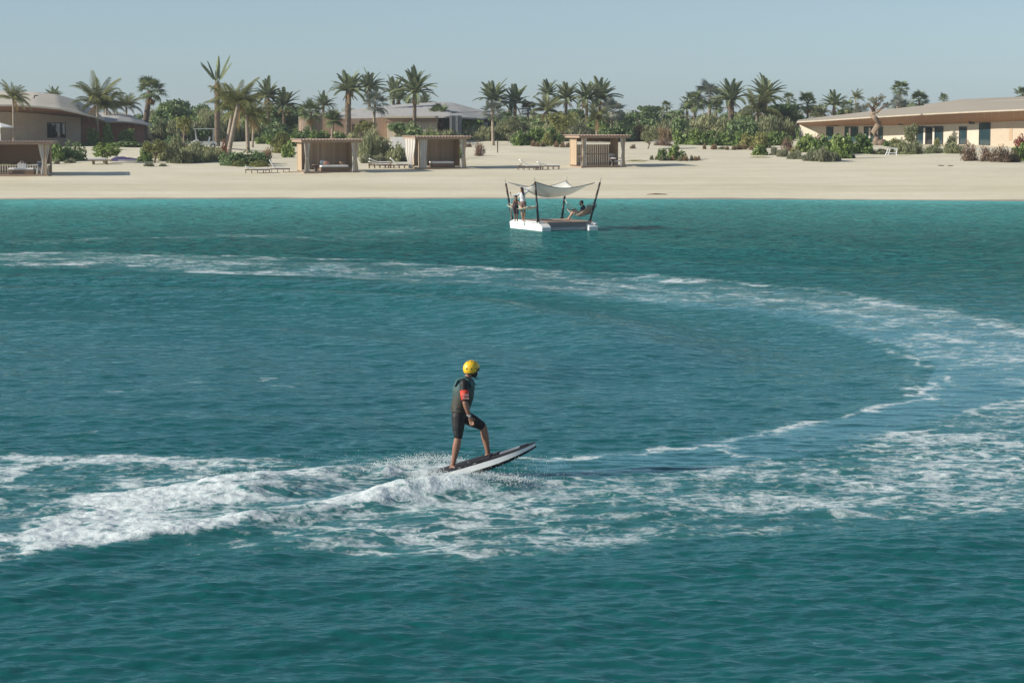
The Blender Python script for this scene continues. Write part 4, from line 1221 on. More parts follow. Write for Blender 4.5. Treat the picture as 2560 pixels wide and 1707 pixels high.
row('olive', [(885, 372, 50, 44), (935, 372, 60, 46), (1010, 366, 50, 34), (1125, 356, 60, 36), (1150, 362, 40, 22)],
    ['olive shrub left behind the first full cabana curtain', 'upper olive shrub between the two left full cabanas', 'olive shrub behind the second full cabana corner', 'olive shrub before the grey box wall', 'low olive shrub by the white path'])
# the small planted island on the sand
row('leafy', [(1655, 400, 32, 24), (1690, 400, 44, 34)], ['left leafy bush on the planted sand island', 'right leafy bush, largest on the planted sand island'])
row('greentuft', [(1629, 400, 11, 12), (1653, 402, 16, 14), (1668, 402, 16, 14), (1701, 403, 18, 14), (1729, 402, 11, 14)], ['small round green tuft on the planted sand island'] * 5,
    group='green tufts on the sand island', name='grass_tuft', cat='tuft')
row('tuft', [(1641, 400, 9, 11), (1682, 402, 14, 13), (1714, 403, 16, 15), (1739, 402, 13, 12), (1747, 401, 9, 12)], ['small round tan tuft on the planted sand island'] * 5,
    group='tan tufts on the sand island', name='grass_tuft', cat='tuft')
shrub('leafy', 1902, 388, 44, 22, 'leafy bush growing on the oval grass mound')
shrub('lawn', 1901, 394, 78, 7, 'oval grass mound on the sand below the yellow hedge', name='grass_mound', cat='grass mound', deep=1.6)
shrub('lawn', 1592, 403, 70, 9, 'oval grass mound right of the right hand cabana', name='grass_mound', cat='grass mound', deep=1.4)
shrub('lawn', 1160, 400, 40, 4, 'small brown grass patch behind the second full cabana', name='grass_mound', cat='grass mound', deep=.9)
row('grey', [(1936, 388, 24, 22), (1958, 392, 34, 22), (1990, 398, 44, 24), (2025, 402, 44, 26), (2060, 404, 60, 34), (2090, 402, 30, 22)],
    ['grey shrub right of the oval grass mound', 'grey shrub left of the big leafy clump by the right house', 'round grey shrub before the left end of the leafy clump', 'grey shrub in front of the big leafy clump',
     'widest grey shrub in front of the big leafy clump', 'tan grey shrub at the right foot of the big leafy clump'])
row('leafy', [(2015, 380, 56, 40), (2060, 386, 64, 46), (2105, 396, 70, 50), (2150, 384, 66, 44)],
    ['leafy bush at the left of the big clump before the right house', 'leafy bush in the middle of the big clump before the right house', 'nearest leafy bush of the big clump before the right house', 'leafy bush at the right of the big clump before the right house'])
shrub('yellow', 1990, 390, 30, 26, 'yellow green bush left of the big leafy clump')
row('brown', [(1968, 378, 34, 30), (2040, 366, 50, 34), (2095, 366, 30, 30)], ['dry brown bush by the low end of the right house', 'bare twiggy bush against the sunlit end wall', 'bare twiggy bush beside the narrow window'])
row('olive', [(2165, 384, 40, 16), (2200, 386, 44, 16)], ['low olive shrub right of the big leafy clump', 'low olive shrub left of the white metal frame'])
row('olive', [(2250, 386, 60, 34), (2285, 386, 50, 30), (2335, 384, 50, 24), (2385, 384, 60, 26)],
    ['olive shrub right of the white metal frame', 'olive shrub below the dark pine like tree', 'low clipped shrub before the glass doors', 'clipped dome shrub below the blue glass door'])
row('yellow', [(2240, 366, 40, 20), (2342, 366, 16, 18)], ['yellow bush against the cream wall right of the gnarled tree', 'small yellow bush before the dark doorway'])
shrub('leafy', 2218, 366, 20, 14, 'small green bush beside the gnarled tree root')
shrub('greentuft', 2378, 366, 30, 26, 'small feathery palm like plant before the cream wall')
row('brown', [(2425, 402, 46, 50), (2470, 404, 50, 38), (2505, 406, 50, 38), (2532, 406, 40, 34)],
    ['tall dry brown bush below the blue glass wall', 'dry brown bush right of the tall dry bush', 'dry brown bush before the tan wall', 'dry brown bush close to the green bush at the edge'])
shrub('leafy', 2555, 402, 50, 46, 'green bush at the right edge below the red flowers')
shrub('red', 2556, 368, 40, 26, 'red flowering bush at the right edge of the picture')
# far growth that closes the gaps towards the horizon: counted one by one
for i, px in enumerate(range(-40, 2640, 64)):
    by = 348
    if 1560 < px < 1740 or 1990 < px < 2700 or px < 330: continue
    tree(('dark', 'olive', 'dark')[i % 3], px + (i * 37) % 30, 310 + (i * 13) % 12, 104, 58 + (i * 7) % 16, px + 10, by, 'far dark tree in the wooded strip behind the garden', Y=372 + (i * 29) % 30)['group'] = 'far trees behind the garden'
rb = random.Random(44)
for i in range(240):
    px = rb.uniform(385, 2010)
    if 740 < px < 1160 and rb.random() < .75: continue
    Yb = rb.uniform(286, 345)
    k = ('olive', 'dark', 'olive', 'grey', 'dark', 'leafy')[i % 6]
    shrub(k, px, 346, rb.uniform(52, 92), rb.uniform(28, 54) * (1.2 if px < 760 else 1), 'dense shrub in the thicket behind the garden palms', Y=Yb, group='thicket behind the garden')
for i, (px, py, w, h, Yt) in enumerate(((395, 296, 60, 64, 330), (440, 276, 64, 60, 345), (520, 300, 70, 60, 340), (610, 306, 80, 60, 335), (680, 292, 70, 60, 340), (735, 300, 60, 60, 335),
        (1195, 316, 60, 36, 335), (1262, 300, 60, 50, 345), (1340, 302, 64, 44, 345), (1440, 294, 60, 50, 350), (1520, 300, 70, 44, 350), (1570, 318, 60, 30, 345), (1700, 304, 70, 44, 338),
        (1760, 306, 60, 40, 345), (1860, 300, 70, 50, 345), (1930, 290, 60, 60, 345), (1990, 300, 60, 60, 345))):
    tree(('olive', 'dark')[i % 2], px, py, w, h, px, 346, 'rounded garden tree standing behind the thicket', Y=Yt)['group'] = 'garden trees behind the thicket'
for i, px in enumerate((1568, 1610, 1650, 1700, 1742, 1990, 2030)):
    shrub(('dark', 'olive')[i % 2], px, 346, 70, 24, 'far low bush in the scrub behind the garden', Y=345 + (i * 17) % 20, group='far bushes behind the garden')
# ================================================================== houses
M_PLASTER = pmat('warm_plaster', (.60, .52, .41), .9, (.53, .45, .35), 1.5, bump=.2, bscale=20)
M_PLASTER_GREY = pmat('grey_plaster', (.52, .44, .355), .9, (.45, .38, .305), 1.0, bump=.25, bscale=14)
M_ROOF = pmat('roof_shell', (.60, .545, .455), .85, (.51, .46, .38), .5, bump=.3, bscale=6, stretch=(.4, 3, 1))
M_ROOF_GREY = pmat('roof_shell_grey', (.44, .425, .40), .85, (.37, .355, .335), .5, bump=.3, bscale=6, stretch=(3, .4, 1))
M_SOFFIT_SHADED = pmat('shaded_red_wood_soffit', (.20, .105, .065), .7, (.155, .082, .05), 2.0, stretch=(6, .6, 1))  # darker copy of the soffit wood: shade under the left eave painted in
M_ROOF_R = pmat('roof_shell_right', (.43, .38, .30), .85, (.355, .31, .245), .5, bump=.3, bscale=6, stretch=(.4, 3, 1))
M_SOFFIT = pmat('wood_soffit', (.28, .155, .085), .7, (.225, .12, .064), 2.0, stretch=(6, .6, 1), bump=.15)
M_REDWALL = pmat('red_brown_wall', (.26, .13, .095), .85, (.19, .095, .07), 1.2, bump=.2)
M_WOODPANEL = pmat('wood_panel', (.36, .245, .17), .75, (.27, .18, .125), 2.0, stretch=(5, 5, .5), bump=.2)
M_TAUPE = pmat('taupe_panel', (.30, .225, .17), .8, (.24, .18, .135), 2.0, stretch=(5, 5, .4), bump=.2)
M_CREAM = pmat('cream_paint', (.54, .495, .40), .8, (.48, .44, .355), 1.5, bump=.1)
M_GREYBOX = pmat('grey_cladding', (.20, .205, .215), .6, (.16, .165, .17), 2.0, bump=.1)
M_DARK_GLASS = glassmat('dark_glass', (.010, .012, .014), .06)
M_BLUE_GLASS = glassmat('blue_glass', (.018, .042, .052), .04)
M_TEAL_GLASS = glassmat('teal_glass', (.030, .065, .065), .05)
M_FRAME = pmat('bronze_frame', (.06, .05, .045), .5, metallic=.3)
M_CURTAIN = pmat('linen_curtain', (.60, .55, .48), .9, (.52, .47, .41), 3, bump=.15, stretch=(8, 8, .4))
M_WHITE = pmat('white_paint', (.78, .78, .76), .5, (.70, .70, .68), 2)
M_STEP = pmat('white_render', (.72, .70, .66), .85, (.64, .62, .58), 2, bump=.2)

def shell_roof(mb, lower, upper, thick, nu=40, bulge=.0):
    """a roof band lofted between two 3-D polylines, with thickness"""
    def L(P, u):
        f = u * (len(P) - 1); i = min(int(f), len(P) - 2)
        return Vector(P[i]).lerp(Vector(P[i + 1]), f - i)
    def top(u, v):
        p = L(lower, u).lerp(L(upper, u), v); p.z += bulge * math.sin(math.pi * v); return p
    mb.sheet(top, nu, 6)
    mb.sheet(lambda u, v: top(1 - u, v) - Vector((0, 0, thick)), nu, 6)
    mb.sheet(lambda u, v: top(1 - u, 0) - Vector((0, 0, thick * v)), nu, 1)
    mb.sheet(lambda u, v: top(u, 1) - Vector((0, 0, thick * v)), nu, 1)
    for e in (0, 1):
        mb.sheet(lambda u, v: top(e, u if e else 1 - u) - Vector((0, 0, thick * v)), 6, 1)

def quad_prism(mb, a, b, h0, h1, t, mi=0):
    """wall from plan point a to b between heights, thickness t behind it (away from the camera)"""
    a = Vector((a[0], a[1], 0)); b = Vector((b[0], b[1], 0))
    d = (b - a).normalized(); n = Vector((-d.y, d.x, 0))
    if n.y < 0: n = -n
    o = [(p.x, p.y) for p in (a, b, b + n * t, a + n * t)]
    if (b - a).cross(n).z < 0: o.reverse()
    mb.prism(o, h0, h1, mi)

class Wall:
    """a straight wall seen in picture columns, for placing openings on it"""
    def __init__(s, pa, pb, root):
        s.a = Vector((pa[0], pa[1], 0)); s.b = Vector((pb[0], pb[1], 0)); s.d = (s.b - s.a).normalized()
        s.n = Vector((s.d.y, -s.d.x, 0)); s.L = (s.b - s.a).length; s.root = root
        if s.n.y > 0: s.n = -s.n
    def u(s, px):
        k = (px - 1280.0)
        # plan direction of the picture column at about horizon height
        dx, dy = k / FPX, CP + SP * SP / CP * 1.0
        # a + d t on the line x*dy = y*dx
        den = s.d.x * dy - s.d.y * dx
        return (s.a.y * dx - s.a.x * dy) / den
    def pt(s, t, z, out=0.0):
        p = s.a + s.d * t + s.n * out
        return Vector((p.x, p.y, z))
    def slab(s, t0, t1, z0, z1, out, thick=.06):
        mb = MB()
        q = [s.pt(t0, z0, out), s.pt(t1, z0, out), s.pt(t1, z1, out), s.pt(t0, z1, out)]
        r_ = [p - s.n * thick for p in q]
        o = s.root.location
        q = [p - o for p in q]; r_ = [p - o for p in r_]
        mb.face(q); mb.face(r_[::-1])
        for i in range(4):
            j = (i + 1) % 4
            mb.face([q[j], q[i], r_[i], r_[j]])
        return mb

def window(w, t0, t1, z0, z1, glass, name='window', fw=.07, mull=(), parent=None):
    pane = w.slab(t0 + fw, t1 - fw, z0 + fw, z1 - fw, .03, .02).build(name, glass, parent or w.root)
    fr = MB()
    for a, b, c, d in ((t0, t1, z0, z0 + fw), (t0, t1, z1 - fw, z1), (t0, t0 + fw, z0 + fw, z1 - fw), (t1 - fw, t1, z0 + fw, z1 - fw)):
        fr.add(w.slab(a, b, c, d, .07, .07))
    for m in mull: fr.add(w.slab(m - fw / 2, m + fw / 2, z0 + fw, z1 - fw, .066, .05))
    fr.build('frame', M_FRAME, pane)
    return pane

# ---------------------------------------------------------------- the right house
Y0, Y1 = 292.0, 248.0
pa = ground_at(1998, Y0); pb = ground_at(2650, Y1)
gl = min(pa.z, pb.z)
root = thing('beach_house', 'long right house with cream walls under a sweeping shell roof and wood soffit', 'house', (pa.x, pa.y, gl))
W = Wall(pa, pb, root)
o = root.location
def zpix(px, py, w):   # height of a picture point on the wall plane
    t = w.u(px); p = w.pt(t, 0); return at_depth(px, py, p.y).z
zt = [W.pt(W.u(px), 0) for px in (2000, 2640)]
top_l, top_r = zpix(2010, 316, W), zpix(2600, 305, W)
mb = MB()
q = [W.pt(0, gl - .3), W.pt(W.L, gl - .3), W.pt(W.L, top_r + .7), W.pt(0, top_l + .25)]
bk = [p - W.n * 9 for p in q]
q = [p - o for p in q]; bk = [p - o for p in bk]
mb.face(q); mb.face(bk[::-1])
for i in range(4):
    j = (i + 1) % 4; mb.face([q[j], q[i], bk[i], bk[j]])
mb.build('wall', M_CREAM, root)
W.slab(W.u(2478), W.L, gl - .3, zpix(2560, 302, W) - .05, .05, .045).build('wall_panel', pmat('tan_panel', (.47, .395, .305), .8, (.41, .345, .265), 1.5), root)
zb = zpix(2330, 362, W)
def W2(px0, px1, py0, py1, glass, name='window', mull=()):
    z1, z0 = zpix((px0 + px1) / 2, py0, W), zpix((px0 + px1) / 2, py1, W)
    return window(W, W.u(px0), W.u(px1), z0, z1, glass, name, .08, [W.u(m) for m in mull])
W2(2067, 2084, 317, 351, M_TEAL_GLASS)
W2(2113, 2146, 317, 362, M_TEAL_GLASS, mull=(2130,))
wd = W2(2161, 2208, 317, 362, M_TEAL_GLASS, mull=(2176, 2193))
W2(2292, 2316, 316, 362, M_BLUE_GLASS)
dd = W2(2317, 2335, 317, 362, M_DARK_GLASS, 'door')
W2(2336, 2359, 316, 362, M_BLUE_GLASS)
bd = W2(2399, 2418, 317, 363, M_BLUE_GLASS, 'door')
W2(2449, 2478, 304, 365, M_BLUE_GLASS, 'window')
W.slab(W.u(2525), W.u(2533), zpix(2529, 352, W), zpix(2529, 322, W), .075, .02).build('door', pmat('tan_door', (.44, .32, .21), .7), root)
def col(px, py0, py1, w=.3):
    t = W.u(px); z1, z0 = zpix(px, py0, W), zpix(px, py1, W)
    return W.slab(t - w / 2, t + w / 2, z0, z1, .16, .05)
for px in (2127, 2177, 2196, 2314, 2337):
    col(px, 320, 362, .34).build('curtain', M_CURTAIN, root)
for px, py in ((2100, 313), (2262, 310), (2438, 307)):
    p = W.pt(W.u(px), zpix(px, py, W), .5) - o
    MB().tube([p - Vector((.3, 0, 0)), p + Vector((.3, 0, 0))], .16, 8).build('ceiling_lamp', M_FRAME, root, True)
# roof: eave edge hangs out over the wall, ridge behind
def RP(px, py, Y): return at_depth(px, py, Y) - o
eave = [RP(1992, 304, 286), RP(2060, 300, 280), RP(2180, 292, 271), RP(2300, 285, 263.5), RP(2420, 279, 256), RP(2560, 273, 247), RP(2680, 269, 239)]
ridge = [RP(1996, 300, 292), RP(2060, 292, 290), RP(2180, 278, 285), RP(2300, 265, 280), RP(2420, 254, 275), RP(2560, 250, 268), RP(2680, 246, 262)]
mb = MB(); shell_roof(mb, eave, ridge, .16)
rf = mb.build('roof', M_ROOF_R, root, True)
r2a = [RP(2310, 263.5, 280), RP(2400, 257, 276), RP(2480, 252, 272), RP(2600, 248, 266), RP(2680, 245.5, 262)]
r2b = [RP(2318, 260.5, 290), RP(2400, 249, 288), RP(2480, 245, 284), RP(2600, 240, 280), RP(2680, 237, 276)]
mb = MB(); shell_roof(mb, r2a, r2b, .12)
mb.build('upper_roof', M_ROOF_R, rf, True)
back = [Vector((p.x + .4, p.y + 8, p.z - .9)) for p in ridge]
mb = MB(); shell_roof(mb, [p - Vector((0, 0, .01)) for p in ridge], back, .12)
mb.build('rear_roof', M_ROOF_R, rf, True)
# soffit boards: one sloping board after the other from the wall head to the eave
wallhead = [W.pt(W.u(px), zpix(px, py, W), .02) - o for px, py in ((2006, 315), (2060, 316), (2180, 314), (2300, 313), (2420, 309), (2560, 302), (2680, 298))]
NB = 46
def PL(P, u):
    f = u * (len(P) - 1); i = min(int(f), len(P) - 2); return P[i].lerp(P[i + 1], f - i)
for k in range(NB):
    u0, u1 = (k + .006) / NB, (k + .994) / NB
    a, b, c, d = PL(eave, u0), PL(eave, u1), PL(wallhead, u1), PL(wallhead, u0)
    off = Vector((0, .12, -.17))
    q = [a + off, b + off, c, d]; e = Vector((0, .02, .05))
    mb = MB(); mb.face(q[::-1]); mb.face([p + e for p in q])
    for i in range(4): mb.face([q[i], q[(i + 1) % 4], q[(i + 1) % 4] + e, q[i] + e])
    mb.build('soffit_board', M_SOFFIT, root)

# ---------------------------------------------------------------- the left house
root = thing('beach_house', 'pale left house with a curved overhanging roof and one dark square window', 'house', tuple(ground_at(100, 262)))
o = root.location
pa, pb = ground_at(-60, 256), ground_at(203, 266)
W = Wall(pa, pb, root); gl = o.z - .4
mb = MB(); quad_prism(mb, (pa - o), (pb - o), gl - o.z, at_depth(120, 283, 262).z - o.z + .9, 8)
mb.build('wall', M_PLASTER_GREY, root)
z1, z0 = zpix(140, 307, W), zpix(140, 345, W)
window(W, W.u(117), W.u(163), z0, z1, M_DARK_GLASS, mull=())
eave = [RP(-60, 262, 250), RP(40, 262, 252), RP(90, 265, 253), RP(150, 271, 255), RP(200, 282, 258), RP(236, 291, 262), RP(262, 298, 266)]
ridge = [RP(-60, 226, 268), RP(40, 229, 268), RP(90, 231, 268), RP(140, 236, 269), RP(190, 250, 270), RP(232, 272, 271), RP(262, 297, 271)]
mb = MB(); shell_roof(mb, eave, ridge, .18, bulge=-.25)
rf = mb.build('roof', M_ROOF, root, True)
mb = MB(); shell_roof(mb, [p - Vector((0, 0, .01)) for p in ridge], [p + Vector((.5, 9, -2.0)) for p in ridge], .15)
mb.build('rear_roof', M_ROOF, rf, True)
p = RP(84, 246, 260); MB().tube([p, p + Vector((.1, 0, .28)), p + Vector((.5, 0, .3))], [.12, .1, .05], 6).build('roof_vent', M_FRAME, rf)
wallhead = [W.pt(W.u(px), zpix(px, py, W), .02) - o for px, py in ((-60, 279), (40, 281), (90, 284), (150, 290), (200, 294))] + [RP(232, 292, 266), RP(258, 298, 268)]
for k in range(26):
    u0, u1 = (k + .006) / 26, (k + .994) / 26
    a, b, c, d = PL(eave, u0), PL(eave, u1), PL(wallhead, u1), PL(wallhead, u0)
    off = Vector((0, .12, -.19)); q = [a + off, b + off, c, d]; e = Vector((0, .02, .05))
    mb = MB(); mb.face(q[::-1]); mb.face([p + e for p in q])
    for i in range(4): mb.face([q[i], q[(i + 1) % 4], q[(i + 1) % 4] + e, q[i] + e])
    mb.build('soffit_board', M_SOFFIT_SHADED, root)
mb = MB(); quad_prism(mb, ground_at(203.5, 266.5) - o, ground_at(240, 268) - o, gl - o.z, RP(220, 293, 267).z, .5)
mb.build('wall_recess', M_REDWALL, root)

root = thing('beach_house', 'low brown walled pavilion with a grey curved roof right of the left house', 'house', tuple(ground_at(310, 274)))
o = root.location; gl = o.z - .4
mb = MB()
wl = [(206, 276), (240, 274), (280, 273), (320, 274), (362, 278)]
for (a, ya), (b, yb) in zip(wl, wl[1:]):
    quad_prism(mb, ground_at(a, ya) - o, ground_at(b, yb) - o, -.4, RP((a + b) / 2, 307, ya).z, .4)
mb.build('wall', M_REDWALL, root)
eave = [RP(200, 318, 272), RP(230, 309, 270), RP(262, 304, 269), RP(295, 302, 269), RP(330, 305, 271), RP(365, 310, 275), RP(382, 313, 278)]
ridge = [RP(222, 299, 282), RP(245, 284, 284), RP(262, 279, 285), RP(295, 280, 285), RP(325, 287, 284), RP(350, 299, 283), RP(366, 309, 282)]
mb = MB(); shell_roof(mb, eave, ridge, .15, bulge=.1)
rf = mb.build('roof', M_ROOF_GREY, root, True)
mb = MB(); shell_roof(mb, ridge, [p + Vector((0, 7, -2.4)) for p in ridge], .1); mb.build('rear_roof', M_ROOF_GREY, rf, True)
W = Wall(ground_at(240, 273.9), ground_at(320, 273.9), root)
window(W, W.u(206), W.u(219), o.z + .1, o.z + 2.2, M_DARK_GLASS, 'door')

# ---------------------------------------------------------------- the middle house
root = thing('beach_house', 'middle house with a wide grey shell roof and wood panel walls behind the cabanas', 'house', tuple(ground_at(1010, 300)))
o = root.location
eave = [RP(838, 296, 300), RP(880, 293, 299), RP(950, 292, 298), RP(1030, 291.5, 297), RP(1120, 291, 296), RP(1160, 293, 298), RP(1205, 297, 302), RP(1226, 291, 308)]
ridge = [RP(845, 283, 318), RP(890, 273, 322), RP(960, 265, 324), RP(1030, 259, 325), RP(1105, 255.5, 325), RP(1130, 257, 325), RP(1165, 266, 322), RP(1218, 281, 316)]
mb = MB(); shell_roof(mb, eave, ridge, .2, bulge=.25)
rf = mb.build('roof', M_ROOF_GREY, root, True)
mb = MB(); shell_roof(mb, [p - Vector((0, 0, .01)) for p in ridge], [p + Vector((0, 10, -2.5)) for p in ridge], .15); mb.build('rear_roof', M_ROOF_GREY, rf, True)
hip = [RP(1128, 283.2, 301), RP(1200, 281.4, 311), RP(1222, 280, 314)]
mb = MB(); mb.tube(hip, .1, 6); mb.build('roof_seam', M_FRAME, rf)
def wallbox(px0, px1, Y, pyt, mat, name='wall', t=.4, pyb=None):
    a, b = ground_at(px0, Y), ground_at(px1, Y)
    mb = MB(); z0 = -.5 if pyb is None else RP((px0 + px1) / 2, pyb, Y).z
    quad_prism(mb, a - o, b - o, z0, RP((px0 + px1) / 2, pyt, Y).z, t)
    return mb.build(name, mat, root)
wallbox(968, 1093, 294, 305, M_PLASTER, 'wall', 1.0)
wallbox(961, 1095, 293.6, 295.2, M_WOODPANEL, 'fascia_panel', 1.4, 305)
wallbox(961, 1095, 293.2, 290.0, M_CREAM, 'parapet', 1.9, 295.2)
for k in range(8): wallbox(943 + k * 3.3, 945.9 + k * 3.3, 295, 294, M_WOODPANEL, 'wall_board', .3)
for k in range(19): wallbox(800 + k * 4.2, 803.7 + k * 4.2, 296.5, 296, M_WOODPANEL, 'wall_board', .3)
wallbox(795, 970, 297.2, 297, M_TAUPE, 'rear_wall', .3)
for k in range(4): wallbox(1124 + k * 7.3, 1130.6 + k * 7.3, 290 + .15 * (k % 2), 289, M_GREYBOX, 'cladding_panel', 4)
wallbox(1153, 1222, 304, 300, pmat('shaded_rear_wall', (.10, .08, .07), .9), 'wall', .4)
wallbox(1155, 1220, 303.5, 306, M_PLASTER_GREY, 'low_wall', .3)
wallbox(1010, 1030, 293.95, 306, M_CREAM, 'window_panel', .04, 322)
# the round wall beside it
root = thing('round_wall', 'round taupe garden wall left of the spiky yucca tree', 'wall', tuple(ground_at(778, 290)))
o = root.location
for k in range(12):
    a0 = math.pi + math.pi * k / 12; a1 = math.pi + math.pi * (k + .94) / 12
    c = ground_at(777, 292) - o; r_ = 30 / scale_at(292)
    mb = MB(); quad_prism(mb, (c.x + r_ * math.cos(a0), c.y + r_ * .8 * math.sin(a0)), (c.x + r_ * math.cos(a1), c.y + r_ * .8 * math.sin(a1)), -.4, RP(778, 292 - (2.5 if k > 4 else 0), 290).z, .25)
    mb.build('wall_panel', M_TAUPE, root)
# white stepped wall
root = thing('stepped_wall', 'white stepped garden wall left of the second full cabana', 'wall', tuple(ground_at(995, 250)))
o = root.location
for k in range(5):
    wallbox(976 + k * 1.5, 1014, 250 - k * .7, 343 + k * 6.5, M_STEP, 'step', .65)
# far roofs on the right
def far_roof(pxs, pys, Y, label):
    root = thing('far_roof_house', label, 'house', tuple(ground_at(sum(pxs) / len(pxs), Y)))
    o = root.location
    eave = [at_depth(pxs[0], pys[0], Y) - o, at_depth(pxs[1], pys[0] + 1, Y - 2) - o, at_depth(pxs[2], pys[0], Y) - o]
    ridge = [at_depth(pxs[0] + 6, pys[0] - 2, Y + 8) - o, at_depth(pxs[1], pys[1], Y + 9) - o, at_depth(pxs[2] - 6, pys[0] - 2, Y + 8) - o]
    mb = MB(); shell_roof(mb, eave, ridge, .2, 16); mb.build('roof', M_ROOF, root, True)
    mb = MB(); mb.prism([(eave[0].x + .6, .8), (eave[2].x - .6, .8), (eave[2].x - .6, 8), (eave[0].x + .6, 8)], -.5, eave[0].z - .2)
    mb.build('wall', M_PLASTER_GREY, root)
far_roof((1566, 1600, 1640), (315, 301), 352, 'far pale pointed roof behind the layered small tree')
far_roof((1715, 1760, 1790), (314, 302), 356, 'far pale roof behind the trunk of the big silver palm')
far_roof((1835, 1855, 1880), (308, 300), 352, 'far pale roof between the thick date palm and the wide coconut palm')
far_roof((1515, 1545, 1568), (314, 303), 360, 'far pale roof behind the right hand cabana silver palm')

# ================================================================== cabanas
M_CWOOD = pmat('cabana_wood', (.46, .35, .235), .75, (.36, .27, .18), 3, stretch=(6, 6, .5), bump=.2, rand=.08)
M_CBEAM = pmat('cabana_beam', (.36, .265, .195), .7, (.29, .21, .15), 3, bump=.15)
M_CSLAT = pmat('cabana_roof_slat', (.40, .29, .235), .75, (.31, .22, .175), 4, bump=.2, rand=.1)
M_CBATTEN = pmat('cabana_batten', (.60, .475, .36), .8, (.48, .375, .28), 4, stretch=(6, 6, .5), bump=.2, rand=.15)
M_TENT = pmat('cabana_curtain', (.56, .525, .475), .9, (.50, .465, .42), 4, bump=.1)
M_WICKER = pmat('wicker', (.24, .165, .115), .8, (.17, .115, .08), 14, bump=.5)
M_CUSHION = pmat('white_cushion', (.76, .76, .74), .9, (.70, .70, .68), 5)
M_PINK = pmat('coral_cushion', (.48, .26, .20), .9)
M_BLUEC = pmat('slate_cushion', (.16, .21, .26), .9)

def curtain_mesh(h, wt, wm, wb, tie, folds=4, amp=.035):
    """hanging cloth: widths at top, tie and bottom"""
    mb = MB()
    def fn(u, v):
        z = h * (1 - v)
        if v < tie: w = wt + (wm - wt) * (v / tie) ** 1.3
        else: w = wm + (wb - wm) * ((v - tie) / (1 - tie)) ** .8
        a = amp * (1.0 if v > .02 else .6)
        return Vector(((u - .5) * w, a * math.sin(u * folds * 6.283) + .02 * math.sin(v * 9), z))
    mb.sheet(fn, folds * 7, 14)
    return mb

CW, CD, CH = 4.8, 3.3, 2.54
slat_me = MB().box((0, 0, 0), (.13, CD + .9, .055)).mesh('roof_slat', M_CSLAT)
batt_me = MB().box((0, 0, 0), (.178, .04, CH - .32)).mesh('batten', M_CBATTEN)
sideb_me = MB().box((0, 0, 0), (.04, .19, CH - .2)).mesh('side_board', M_CWOOD)
deck_me = MB().box((0, 0, 0), (CW + .3, .18, .05)).mesh('deck_board', M_CBEAM)
rail_me = MB().box((0, 0, 0), (CW - .3, .05, .09)).mesh('cross_rail', M_CBATTEN)

def cabana(fpx, fpy, label, sides='LR', curtains=(), rz=R(17), back_h=1.0, wide=1.0, open_left=False):
    """fpx, fpy: picture point of the front left foot; local x along the front, y to the back"""
    p = on_ground(fpx, fpy)
    root = thing('beach_cabana', label, 'cabana', p, rz, 'wooden cabanas along the beach')
    root['label'] = label
    w = CW * wide
    mb = MB(); mb.box((w / 2, CD / 2, -.05), (w + .3, CD + .3, .26)); mb.build('platform', M_CBEAM, root)
    for k in range(18): put('deck_board', deck_me, root, (w / 2, .0 + k * .195, .105), sc=(wide, 1, 1))
    for x in (0.06, w - .06):
        for y in (.06, CD - .06):
            MB().box((x, y, CH / 2 + .1), (.14, .14, CH)).build('post', M_CWOOD, root)
    for y in (-.22, CD + .22):
        MB().box((w / 2, y, CH + .02), (w + .75, .09, .17)).build('beam', M_CBEAM, root)
    for x in (-.32, w + .32):
        MB().box((x, CD / 2, CH + .03), (.09, CD + .34, .16)).build('beam', M_CBEAM, root)
    MB().box((w / 2, CD / 2, CH + .10), (w + .5, CD + .3, .03)).build('ceiling', M_CBATTEN, root)
    n = int((w + .9) / .25)
    for k in range(n): put('roof_slat', slat_me, root, (-.4 + (w + .8) * k / (n - 1), CD / 2 - .05, CH + .175))
    # back wall of upright battens over a lower screen
    nb = int(w / .2)
    for k in range(nb):
        if back_h < 1 and k % 1 == 0:
            put('batten', batt_me, root, (.12 + (w - .24) * (k + .5) / nb, CD - .05, .12 + (CH - .3) * back_h / 2), sc=(.9, 1, back_h))
        else: put('batten', batt_me, root, (.12 + (w - .24) * (k + .5) / nb, CD - .05, CH / 2 + .06))
    if back_h == 1: MB().box((w / 2, CD + .0, CH / 2 + .06), (w - .3, .02, CH - .34)).build('back_screen', M_CBATTEN, root)
    for z in (.3, 1.1, 2.2): put('cross_rail', rail_me, root, (w / 2, CD + .045, z), sc=(wide, 1, 1))
    if back_h < 1: MB().box((w / 2, CD - .02, .15 + CH * back_h + (CH * (1 - back_h) - .2) / 2), (w - .3, .02, CH * (1 - back_h) - .2)).build('roller_blind', M_WICKER, root)
    if 'L' in sides:
        for k in range(8): put('side_board', sideb_me, root, (.03, CD - .2 - k * .2, CH / 2 + .1))
    if 'R' in sides:
        for k in range(8): put('side_board', sideb_me, root, (w - .03, CD - .2 - k * .2, CH / 2 + .1))
    for (x, y, wt, wm, wb, tie, crz) in curtains:
        cm = curtain_mesh(CH - .15, wt, wm, wb, tie)
        c = cm.build('curtain', M_TENT, root, True); c.location = (x, y, .12); c.rotation_euler = (0, 0, crz)
        if wm < .4: MB().tube([(-wm * .6, -.07, (CH - .15) * (1 - tie)), (wm * .6, -.07, (CH - .15) * (1 - tie))], .03, 6).build('tie_band', M_TENT, c)
    return root

def local(root, x, y, z=.13):
    return root.matrix_basis @ Vector((x, y, z))

